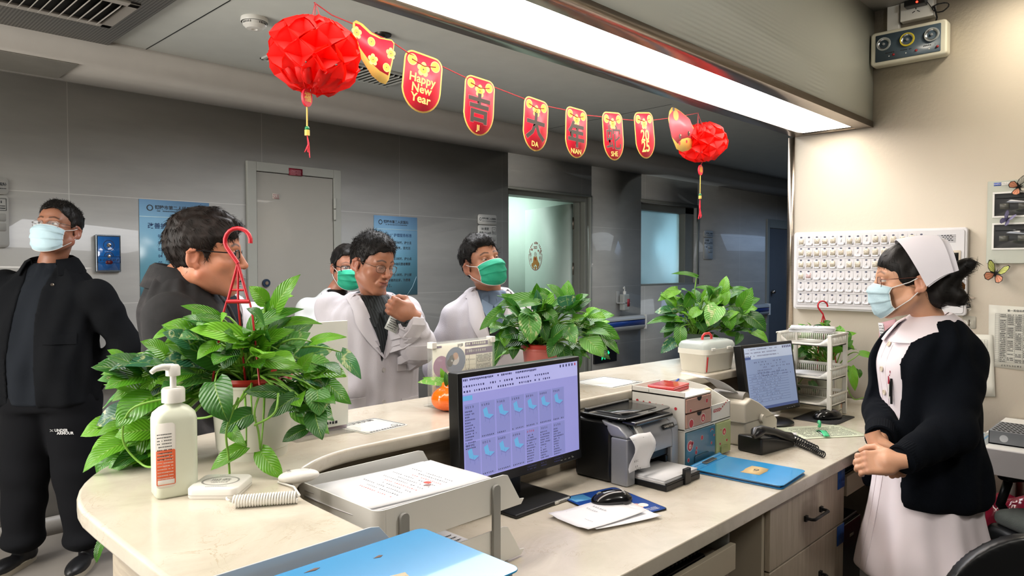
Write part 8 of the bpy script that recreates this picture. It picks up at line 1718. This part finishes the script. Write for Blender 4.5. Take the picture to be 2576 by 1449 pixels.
# ------------------------------------------------------------ woman behind him (head hidden)
tm = torsoM(556, 2.95, 35); H = headM(522, 640, 2.95, -60, -8, 0, .93)
P = Person('person in a white coat mostly hidden behind the man in denim', tm, H, (0, -.02, 1.32), skin='#b98468', fem=1, h=.004)
P.body([((0, 0, .8), (0, -.01, 1.27), .09, .055), ((-.07, 0, .8), (-.08, 0, .12), .06, .045), ((.07, 0, .8), (.08, 0, .12), .06, .045)]); P.finish()
S = SDF((-.30, -.22, .50), (.30, .24, 1.42), .009)
S.loft([(.55, 0, 0, .19, .14), (.8, 0, 0, .175, .13), (1.0, 0, 0, .155, .12), (1.15, 0, 0, .165, .125), (1.25, 0, -.01, .155, .105), (1.31, 0, -.02, .10, .075), (1.345, 0, -.025, .065, .06)], rd=.02)
for s in (-1, 1): S.path([(s*.155, -.015, 1.235), (s*.19, -.01, 1.0), (s*.15, .12, .9)], [.062, .052, .042], .03, w=(.003, 30, s))
S.noise(.004, 26, 7); I = opening(S, 0, [(1.12, .0), (1.34, .055)], 1.12, 1.36, .016); P.part('lab_coat', S, M_COAT); P.part('undershirt', I, M_SH); lapels(P, S, 1.13, 1.33, .055, .05)
m = MB(); p = on_surf(S, -.085, 1.155, .005); m.text('铜陵市二人民', Matrix.Translation(Vector(p)) @ Matrix(((-1,0,0,0),(0,0,1,0),(0,1,0,0),(0,0,0,1))), .020, 0, .02); P.add('coat_print', m, M_INK)
S = SDF((-.22, -.16, .07), (.22, .16, .6), .014); legs(S, .6, (.08, .08, .09), (0, 0, 0)); P.part('trousers', S, M_TROU); shoes_for(P, [(-.09, .02, .1), (.09, .02, -.1)])
P.add('hair', hair_short(31, .010, .4, 0, 0, 1.1, .006, .08, 300, .02), M_HAIR, M=H)
tl = MB(True, 0); rs = np.random.RandomState(3); c0 = np.array(H.inverted() @ U(588, 700, D=2.83))
pts = c0+rs.normal(0, .010, (160, 3)); strands(tl, pts, np.tile([0, 0, 1.], (160, 1)), np.tile(np.array(H.inverted().to_3x3() @ (_R*.8-Vector((0,0,1))*.2)), (160, 1)), .035, .0016, rs, lift=-.3, jit=.5); S = SDF(c0-.04, c0+.04, .003); S.ell(c0, (.016, .022, .014)); S.noise(.003, 90, 1); V, F = S.mesh(1); b_ = len(tl.v); tl.add(V.tolist(), F.tolist()); P.add('ponytail', tl, M_HAIR, M=H)
# ------------------------------------------------------------ woman with green mask behind the pointing doctor
tm = torsoM(846, 3.98, 14); H = headM(872, 676, 3.98, 16, -2, 2, .95)
P = Person('woman with black-rimmed glasses and green mask behind the pointing doctor', tm, H, (0.0, -.03, 1.31), skin='#a87660', fem=1, eye=.5, h=.003, brow=.7)
P.body([((0, 0, .8), (0, -.01, 1.25), .09, .055), ((-.07, 0, .8), (-.08, 0, .12), .06, .045), ((.07, 0, .8), (.08, 0, .12), .06, .045)]); P.finish()
S = SDF((-.30, -.22, .50), (.30, .24, 1.40), .009)
S.loft([(.55, 0, 0, .19, .14), (.8, 0, 0, .175, .13), (1.0, 0, 0, .155, .12), (1.13, 0, 0, .165, .125), (1.22, 0, -.01, .155, .105), (1.29, 0, -.02, .10, .075), (1.325, 0, -.025, .065, .06)], rd=.02)
for s in (-1, 1): S.path([(s*.155, -.015, 1.21), (s*.20, -.01, .99), (s*.15, .12, .9)], [.066, .055, .042], .03, w=(.005, 34, s))
S.noise(.006, 30, 9); I = opening(S, 0, [(1.05, .0), (1.32, .06)], 1.05, 1.34, .016); P.part('gown', S, mat('thin_white_gown', '#bfc3c4', .5, noise=.03)); P.part('undershirt', I, M_BLACK); lapels(P, S, 1.08, 1.31, .058, .045)
S = SDF((-.22, -.16, .07), (.22, .16, .6), .014); legs(S, .6, (.08, .08, .09), (0, 0, 0)); P.part('trousers', S, M_TROU); shoes_for(P, [(-.09, .02, .1), (.09, .02, -.1)])
P.add('hair', hair_short(41, .012, .2, 0, 0, 1.1, .004, .086, 900, .02), M_HAIR, M=H); P.add('eyes', eyes(), [M_EYE, M_IRIS], M=H)
tl = MB(True, 0); tl.tube([(.0, -.10, .0), (-.03, -.13, .01), (-.06, -.13, -.03)], [.022, .02, .006], 10); rs = np.random.RandomState(5); strands(tl, np.array([(-.085, -.06, .0)])+rs.normal(0, .012, (60, 3)), np.tile([0, 0, 1.], (60, 1)), np.tile([-1, 0, -.5], (60, 1)), .04, .0012, rs); P.add('ponytail', tl, M_HAIR, M=H)
face_mask(P.root, H, M_MASKG, M_STRAP); glasses(P.root, H, M_BLACK, .050, .030, .0022, temple=.0022, round_=.3)
# ------------------------------------------------------------ pointing doctor
tm = torsoM(935, 3.02, 18); H = headM(936, 668, 2.98, 42, -9, 5, .94)
P = Person('bareheaded doctor in a white coat raising his fist, eyes closed, thin glasses', tm, H, (-.015, -.02, 1.335), skin='#9f6c53', lips='#91544a', fat=1.07, eye=.12, smile=.6, h=.0024)
sR = P.ti @ U(832, 775, D=3.02); sL = P.ti @ U(1018, 785, D=3.04); eL = P.ti @ U(1052, 872, D=2.90); wL = P.ti @ U(1030, 795, D=2.80); eR = P.ti @ U(842, 905, D=3.02); wR = P.ti @ U(880, 985, D=2.86)
P.body([((0, 0, .8), (0, -.02, 1.28), .09, .055), ((-.08, 0, .8), (-.09, 0, .12), .07, .05), ((.08, 0, .8), (.09, 0, .12), .07, .05), (tuple(eL), tuple(wL), .035, .028), (tuple(sL), tuple(eL), .04, .035), (tuple(eR), tuple(wR), .035, .028)])
# fist: seen from the back of the fingers, knuckles towards image left, thumb on top
hp = U(1034, 792, D=2.79); ydir = -_R*.80+Vector((0,0,1))*.42-_F*.30; HM = handM(hp, ydir, -_F*.85-_R*.35+Vector((0,0,.2)))
P.parts.append(hand(HM, (1.35, 1.75, .9), .05, .95, side=1 if HM.to_3x3().col[0].z > 0 else -1, col='#a26f56', sc=.96))
hp2 = U(868, 990, D=2.93); HM = handM(hp2, (_R*.75-Vector((0,0,1))*.55+_F*.1), -_F); P.parts.append(hand(HM, (.3, .4, .3), .05, .3, side=1, col='#a26f56')); P.finish()
S = SDF((-.42, -.30, .50), (.42, .40, 1.44), .0065)
S.loft([(.54, .0, 0, .22, .16), (.80, .0, .0, .205, .155), (.95, 0, .01, .19, .15), (1.08, 0, .01, .190, .148), (1.18, 0, 0, .19, .140), (1.25, 0, -.01, .18, .12), (1.30, 0, -.02, .13, .09), (1.335, -.005, -.025, .085, .072)], p=2.4, rd=.02, fold=lambda a, z: .004*np.sin(a*8+z*12)+.003*np.sin(a*17-z*7)+.006*np.sin(a*5+2)*np.clip((1.0-z)*2, 0, 1))
S.path([tuple(sL), tuple(eL), tuple(Vector(eL).lerp(Vector(wL), .80))], [.072, .066, .052], .035, w=(.006, 34, 1)); S.path([tuple(sR), tuple(eR), tuple(wR)], [.070, .060, .048], .035, w=(.006, 34, 2))
S.noise(.0045, 24, 12); I = opening(S, (.01, -.01), [(1.06, .0), (1.34, .070)], 1.06, 1.36, .018)
P.part('lab_coat', S, M_COAT)
q = NT('striped_shirt'); wv_ = q.n('TexWave', i_Scale=28.0, bands_direction='X'); q.l(q.co(), wv_.inputs['Vector']); q.l(q.ramp(wv_.outputs[0], [(.3, lin('#15181a')), (.7, lin('#2c3336'))]), q.b.inputs['Base Color']); q.b.inputs['Roughness'].default_value = .8; M_STR = q.m
P.part('shirt', I, M_STR); lapels(P, S, 1.075, 1.325, .066, .066)
P.add('shirt_collar', collar((-.008, -.018, 1.315), .066, .064, [(0, -.02), (.002, .012), (.006, .026), (.020, .012), (.030, -.014)], 14, 346, th=.003, dip=.03), M_STR)
P.add('coat_collar', collar((-.004, -.026, 1.318), .080, .074, [(.0, -.018), (.004, .012), (.012, .020), (.030, .008), (.048, -.016)], 62, 298, th=.003, dip=.01), M_COATL)
wings(P, I, 1.262, M_STR); coat_common(P, S, (1.03, .90, .78, .66), .004); cf = MB(True, 0); mid = Vector(eL).lerp(Vector(wL), .80)
for k in range(3): c_ = Vector(eL).lerp(Vector(wL), .80+.05*k); ax_ = (Vector(wL)-Vector(eL)).normalized(); Mx = Matrix.Translation(c_) @ ax_.to_track_quat('Z', 'Y').to_matrix().to_4x4(); cf.lathe([(.040-.004*k, -.012), (.052-.006*k, -.004), (.050-.006*k, .004), (.034-.002*k, .010)], M=Mx, n=30, caps=False)
cf.v = [(x+.0015*math.sin(z*900+x*700), y, z) for x, y, z in cf.v]; P.add('gathered_cuff', cf, M_COAT)
m = patch(S, dens([(-.175, .905), (-.175, .78)], 4), dens([(-.075, .905), (-.075, .78)], 4), .0025, .003, 6); 
P.add('pocket', m, M_COATL); P.add('pocket', patch(S, dens([(.075, .925), (.075, .80)], 4), dens([(.17, .925), (.17, .80)], 4), .0025, .003, 6), M_COATL); P.add('pocket', patch(S, dens([(-.135, 1.135), (-.135, 1.02)], 4), dens([(-.055, 1.135), (-.055, 1.02)], 4), .0025, .003, 6), M_COATL)
# badge
bp = U(991, 812, D=2.84); bM = frame(bp, _R*.9-Vector((0,0,1))*.42, Vector((0,0,1))*.9+_R*.42); m = MB(); m.m = 0; m.prism(rrect(.052, .072, .004), -.001, .001, bM); m.m = 1
for i in range(6): scr(m, bM @ Matrix.Translation((0, 0, .0014)), -.018, .018-.009*i, .036, 0, .004, RNG, 1)
m.m = 2; m.prism([(-.026, .02), (-.01, .034), (-.026, .034)], .001, .0014, bM); obj('badge', m, [mat('badge_white', '#c3c7c2', .15, coat=.5), M_INK, M_STEEL], P.root, W=True)
m = MB(); p = bM.translation+Vector((0,0,.055)); m.text('铜陵', frame(p, _R, (0,0,1)), .018, 0, .02); obj('coat_print', m, M_INK, P.root, W=True)
S = SDF((-.26, -.2, .07), (.26, .2, .72), .014); legs(S, .68, (.09, .10, .11), (0, .01, 0)); P.part('trousers', S, M_TROU); shoes_for(P, [(-.11, .02, .1), (.11, .02, -.1)])
P.add('hair', hair_short(51, .010, 0, 0, .55, .9, .010, .080, 2200, .022), M_HAIR, M=H); P.add('eyes', eyes((0, -.3)), [M_EYE, M_IRIS], M=H)
cl = MB(True, 0)
for s in (-1, 1): cl.tube([(s*(.020+.0055*i), .0925-.0009*abs(i-2)**1.5, .0075-.0006*(i-2)**2+.001) for i in range(5)], .0011, 5)
P.add('closed_lashes', cl, M_HAIR, M=H); glasses(P.root, H, mat('bronze_rim', '#5a4436', .25, .8), .048, .032, .0010, round_=.45)
# ------------------------------------------------------------ doctor with green mask
tm = torsoM(1232, 3.32, 10); H = headM(1213, 666, 3.28, 33, 7, -12, .96)
P = Person('smiling doctor in a green mask and white coat leaning in behind the middle plant', tm, H, (.0, -.015, 1.345), skin='#b07c60', fat=1.06, eye=.22, smile=.3, h=.0024)
P.body([((0, 0, .8), (0, -.02, 1.26), .09, .055), ((-.08, 0, .8), (-.09, 0, .12), .07, .05), ((.08, 0, .8), (.09, 0, .12), .07, .05)]); P.finish()
sR = P.ti @ U(1146, 800, D=3.30); sL = P.ti @ U(1318, 785, D=3.36)
S = SDF((-.36, -.25, .50), (.36, .34, 1.42), .0065)
S.loft([(.54, .0, 0, .22, .16), (.80, .0, .0, .200, .15), (.95, 0, .01, .19, .15), (1.07, 0, .01, .195, .150), (1.18, 0, 0, .200, .142), (1.25, 0, -.01, .188, .122), (1.305, 0, -.02, .135, .095), (1.345, .0, -.02, .086, .074)], p=2.4, rd=.02, fold=lambda a, z: .004*np.sin(a*8+z*12)+.003*np.sin(a*17-z*7))
S.path([tuple(sR), (.245, .0, .98), (.18, .13, .84)], [.070, .060, .048], .035, w=(.005, 30, 1)); S.path([tuple(sL), (-.245, .0, .98), (-.18, .13, .84)], [.070, .060, .048], .035, w=(.005, 30, 2))
S.noise(.0045, 24, 14); I = opening(S, (.0, -.005), [(1.00, .0), (1.34, .070)], 1.00, 1.38, .018); P.part('lab_coat', S, M_COAT)
M_BSH = mat('blue_grey_shirt', '#5d6f86', .75, noise=.04); P.part('shirt', I, M_BSH); lapels(P, S, 1.02, 1.335, .066, .070)
P.add('sweater_front', patch(I, [(-.004, 1.06), (-.018, 1.10), (-.030, 1.14), (-.042, 1.185)], [(.004, 1.06), (.018, 1.10), (.030, 1.14), (.042, 1.185)], .003, .004, 6), mat('black_sweater', '#121318', .85))
P.add('shirt_collar', collar((0, -.012, 1.318), .068, .066, [(0, -.02), (.002, .014), (.006, .030), (.022, .014), (.036, -.020)], 12, 348, th=.003, dip=.035), M_BSH)
P.add('coat_collar', collar((0, -.022, 1.325), .080, .074, [(.0, -.018), (.004, .016), (.012, .024), (.030, .010), (.050, -.016)], 60, 300, th=.003, dip=.01), M_COATL); wings(P, I, 1.275, mat('blue_grey_collar', '#7488a0', .75)); coat_common(P, S, (.97, .84, .72), .004)
S = SDF((-.26, -.2, .07), (.26, .2, .72), .014); legs(S, .68, (.09, .10, .11), (0, .01, 0)); P.part('trousers', S, M_TROU); shoes_for(P, [(-.11, .02, .1), (.11, .02, -.1)])
P.add('hair', hair_short(61, .013, .8, .5, .0, 1.1, .010, .080, 2400, .032), M_HAIR, M=H); P.add('eyes', eyes((.1, .1)), [M_EYE, M_IRIS], M=H); face_mask(P.root, H, M_MASKG, M_STRAP, wide=1.03)
# ------------------------------------------------------------ nurse
tm = torsoM(2328, 2.42, -62); H = headM(2287, 710, 2.40, -80, -3, 0, .985)
P = Person('nurse in white cap, pale blue mask, navy cardigan and white dress facing the counter', tm, H, (0, -.015, 1.275), skin='#cf9d7e', lips='#a8675a', fem=1, fat=.95, eye=.5, h=.0021, brow=.7)
lS = P.ti @ U(2418, 905, D=2.36); lE = P.ti @ U(2395, 1085, D=2.22); lW = P.ti @ U(2262, 1160, D=2.13); rS = P.ti @ U(2255, 900, D=2.56); rE = P.ti @ U(2222, 1030, D=2.52); rW = P.ti @ U(2214, 1108, D=2.30)
P.body([((0, 0, .8), (0, -.01, 1.20), .09, .055), ((-.07, 0, .75), (-.07, 0, .10), .06, .042), ((.07, 0, .75), (.07, 0, .10), .06, .042), (tuple(lE), tuple(lW), .032, .026), (tuple(rE), tuple(rW), .032, .026), (tuple(lS), tuple(lE), .036, .032), (tuple(rS), tuple(rE), .036, .032)])
hl = U(2252, 1160, D=2.13); fx = lambda M, c: 1 if (M.to_3x3().col[0].dot(c) > 0) else -1
M1 = handM(hl, -_R*.85-Vector((0,0,1))*.15+_F*.35, -_F*.6+Vector((0,0,.35))-_R*.5); P.parts.append(hand(M1, (.75, .75, .45), .04, .45, side=fx(M1, Vector((0,0,1))), col='#cf9d7e', sc=.92))
hr = U(2204, 1112, D=2.22); M2 = handM(hr, -Vector((0,0,1))*.80+_R*.25-_F*.25, -_F*.3-_R*.9); P.parts.append(hand(M2, (.55, .8, .5), .04, .4, side=fx(M2, -_F), col='#cf9d7e', sc=.92)); P.finish()
# dress
S = SDF((-.36, -.30, .36), (.36, .34, 1.36), .007)
S.loft([(.40, 0, -.01, .235, .20), (.60, 0, -.005, .190, .162), (.80, 0, .0, .160, .136), (.93, 0, .0, .150, .125), (1.02, 0, .005, .148, .122), (1.12, 0, .01, .152, .128), (1.20, 0, 0, .145, .108), (1.245, 0, -.01, .10, .078), (1.285, 0, -.015, .062, .06)], p=2.2, rd=.012, fold=lambda a, z: (.010*np.sin(a*7+1)+.005*np.sin(a*13+z*3))*np.clip((.95-z)*2.2, 0, 1))
S.noise(.003, 22, 16); M_DR = mat('nurse_dress', '#e6dce1', .6, noise=.02, sheen=.1); P.part('dress', S, M_DR); SD = S
P.add('dress_collar', collar((0, -.012, 1.268), .058, .056, [(.0, -.01), (.003, .016), (.014, .024), (.038, .008), (.068, -.030), (.082, -.052)], 10, 176, n=20, th=.003, dip=.022), M_DR); P.add('dress_collar', collar((0, -.012, 1.268), .058, .056, [(.0, -.01), (.003, .016), (.014, .024), (.038, .008), (.068, -.030), (.082, -.052)], 184, 350, n=20, th=.003, dip=.022), M_DR)
m = MB(True, 30)
for z in (1.185, 1.10, 1.02, .94): button(m, S, -.0, z, .0095, .002)
P.add('buttons', m, mat('cream_button', '#d3c7b2', .35))
m = MB(True, 0)
for z0 in (.015, -.015): m.tube([Vector(on_surf(S, z0*1.3, .42+.04*i, .0012)) for i in range(21)], .0012, 4)
P.add('seam', m, M_DR)
P.add('undershirt_neck', collar((0, -.012, 1.262), .053, .052, [(0, -.02), (.0, .006), (.004, .008)], 0, 360, th=.003, dip=.01), M_WHITE)
# cardigan with open front
S = SDF((-.36, -.30, .62), (.40, .36, 1.34), .0066)
S.loft([(.665, 0, -.014, .195, .176), (.70, 0, -.016, .203, .182), (.80, 0, -.016, .192, .168), (.88, 0, -.012, .178, .154), (.96, 0, -.01, .178, .150), (1.05, 0, .0, .172, .145), (1.13, 0, .004, .175, .145), (1.20, 0, -.006, .165, .125), (1.25, 0, -.020, .125, .090), (1.272, 0, -.028, .098, .072)], p=2.3, rd=.012, fold=lambda a, z: .004*np.sin(a*8+z*14)+.003*np.sin(a*13-z*19))
S.path([tuple(lS), tuple(lE), tuple(Vector(lE).lerp(Vector(lW), .86))], [.078, .066, .044], .035, w=(.004, 30, 1)); S.path([tuple(rS), tuple(rE), tuple(Vector(rE).lerp(Vector(rW), .84))], [.070, .060, .042], .035, w=(.004, 30, 2)); S.noise(.003, 26, 17)
A = S.reg(S.lo, S.lo+S.h*S.n)[1]; X, Y, Z = A; wd = np.interp(Z.ravel(), [.66, .75, .85, 1.0, 1.1, 1.2, 1.25, 1.30], [.115, .10, .085, .078, .080, .088, .115, .13]).reshape(Z.shape); wg = np.maximum(np.maximum(np.abs(X+.012)-wd, .015-Y), 0*X+0*Y+0*Z-1)
# keep the sleeves: only the trunk's own front is opened
T_ = S.like()
for a, b, ra, rb in ((lS, lE, .078, .066), (lE, Vector(lE).lerp(Vector(lW), .86), .066, .046), (rS, rE, .07, .06), (rE, Vector(rE).lerp(Vector(rW), .84), .06, .044)): T_.cap(tuple(a), tuple(b), ra, rb)
Tm_ = T_.D; S.D = np.where(Tm_ > .006, np.maximum(S.D, -wg), S.D).astype(np.float32)
M_CARD = mat('navy_knit', '#060a11', .95, noise=.08, ns=60, bump=.0012, bs=500, spec=.15); P.part('cardigan', S, M_CARD)
# ribbed cuffs, badge pens
for a, b in ((lE, lW), (rE, rW)):
    c_ = Vector(a).lerp(Vector(b), .83); ax_ = (Vector(b)-Vector(a)).normalized(); Mx = Matrix.Translation(c_) @ ax_.to_track_quat('Z', 'Y').to_matrix().to_4x4(); m = MB(True, 20); m.lathe([(.046, -.035), (.0455, .03), (.040, .033), (.034, .028)], M=Matrix.Identity(4), n=72, caps=False); m.v = [((x*(1+.02*(i % 2))), y*(1+.02*(i % 2)), z) for i, (x, y, z) in enumerate(m.v)]; xf(m, Mx); P.add('ribbed_cuff', m, M_CARD)
m = MB(True); q0 = Vector(on_surf(SD, -.050, 1.045, .004)); m.m = 0; m.cyl(q0+Vector((0, .002, -.055)), q0+Vector((0, .004, .03)), .004, n=10); m.cyl(q0+Vector((.0, .008, -.03)), q0+Vector((.0, .008, .02)), .002, n=8); m.m = 1; m.cyl(q0+Vector((.016, 0, -.04)), q0+Vector((.016, .002, .034)), .0045, n=10); m.m = 2; m.cyl(q0+Vector((.016, .002, .01)), q0+Vector((.016, .002, .036)), .005, n=10); P.add('pocket_pens', m, [M_BLACK, M_WHITE, mat('pen_red', '#a3243c', .3)])
m = MB(); m.text('本', Matrix.Translation(q0+Vector((.030, .004, .035))) @ Matrix(((-1,0,0,0),(0,0,1,0),(0,1,0,0),(0,0,0,1))), .02, 0, .02); m.text('铜', Matrix.Translation(q0+Vector((.012, .006, .045))) @ Matrix(((-1,0,0,0),(0,0,1,0),(0,1,0,0),(0,0,0,1))), .02, 1, .03); P.add('dress_print', m, [M_INK, mat('pen_red', '#a3243c')])
shoes_for(P, [(-.08, .0, .1), (.08, .0, -.1)])
# hair: centre parted, low bun, a puff behind
S = SDF((-.11, -.22, -.14), (.11, .12, .16), .003); S.ell((0, -.016, .046), (.083, .103, .094)); S.ell((0, .03, .065), (.066, .062, .058), .02)
ys = np.array([-.25, -.13, -.10, -.05, -.035, -.02, -.005, .02, .045, .07, .13]); zs = np.array([-.12, -.10, -.095, -.070, -.045, .020, -.004, -.012, .012, .048, .085])
A = S.reg(S.lo, S.lo+S.h*S.n)[1]; S.D = np.maximum(S.D, (np.interp(A[1].ravel(), ys, zs).reshape(A[1].shape)-A[2]+0*A[0])*.75).astype(np.float32)
S.ell((0, -.085, -.045), (.050, .042, .045), .03); S.ell((0, -.135, -.055), (.045, .035, .034), .02); S.ell((-.005, -.150, .035), (.030, .055, .028), .03, R=np.array(Matrix.Rotation(-.5, 3, 'X'))); S.ell((0, -.115, .0), (.038, .03, .04), .03); S.noise(.0028, 100, 5); V, F = S.mesh(1); hm = mbvf(V, F)
N = S.grad(V); N /= np.linalg.norm(N, axis=1, keepdims=True)+1e-9; rs = np.random.RandomState(8); idx = rs.choice(len(V), 2600); T = np.array([0, -1., -.35])+0*V[idx]; strands(hm, V[idx], N[idx], T, .035, .0010, rs, lift=.05, jit=.18, curl=.2)
fw = [i for i in range(len(V)) if V[i][1] > .03 and V[i][2] > .02 and abs(V[i][0]) > .03]; idx = rs.choice(fw, 120); strands(hm, V[idx], N[idx], np.array([0, .0, -1.])+0*V[idx], .045, .0006, rs, lift=.12, jit=.2, curl=.3); P.add('hair', hm, M_HAIR, M=H)
m = MB(True, 40)
for k in range(9): a = k*.7; m.tube([(.030+.004*math.cos(a), -.150+.020*math.cos(a+b_*.8), -.022+.018*math.sin(a+b_*.8)) for b_ in range(4)], .003, 6)
m.sph((.028, -.150, -.022), (.012, .019, .017), 14, 10); P.add('hair_clip', m, mat('tortoiseshell', '#7a4a1a', .15, coat=.5, noise=.5, ns=60), M=H)
P.add('eyes', eyes((0, -.1)), [M_EYE, M_IRIS], M=H); face_mask(P.root, H, M_MASKB, M_STRAP, wide=1.0); glasses(P.root, H, mat('rose_rim', '#7d5348', .25, .8), .050, .036, .0010, temple=.0012)
# cap: folded stiff white band wrapped over the head
M_CAP = mat('cap_white', '#e2dde3', .7, noise=.01)
def capsheet(f0, f1, b0, b1, x0, x1, off):
    G = []
    for i in range(33):
        a = math.radians(-90+180*i/32); c = max(0, math.cos(a))**.62; G.append([((x0*(1-v)+x1*v+off)*math.sin(a), (f0[0]+(f1[0]-f0[0])*c)*(1-v)+(b0[0]+(b1[0]-b0[0])*c)*v, (f0[1]+(f1[1]-f0[1])*c+off)*(1-v)+(b0[1]+(b1[1]-b0[1])*c+off)*v+.006*math.sin(v*PI)) for v in [j/8 for j in range(9)]])
    m = MB(True, 60); m.sheet(G, .0022); return m
P.add('nurse_cap', capsheet((-.034, -.014), (.036, .146), (-.115, .030), (-.088, .152), .094, .080, 0), M_CAP, M=H)
m = capsheet((-.040, -.016), (-.050, .142), (-.132, .034), (-.112, .138), .088, .070, 0); cp = P.add('cap_fold', m, M_CAP, M=H); m = MB(True); m.tube([(.062, -.120, .080), (.075, -.122, .045), (.078, -.118, .005)], .0022, 6); P.add('cap_pin', m, M_STEEL, M=H)
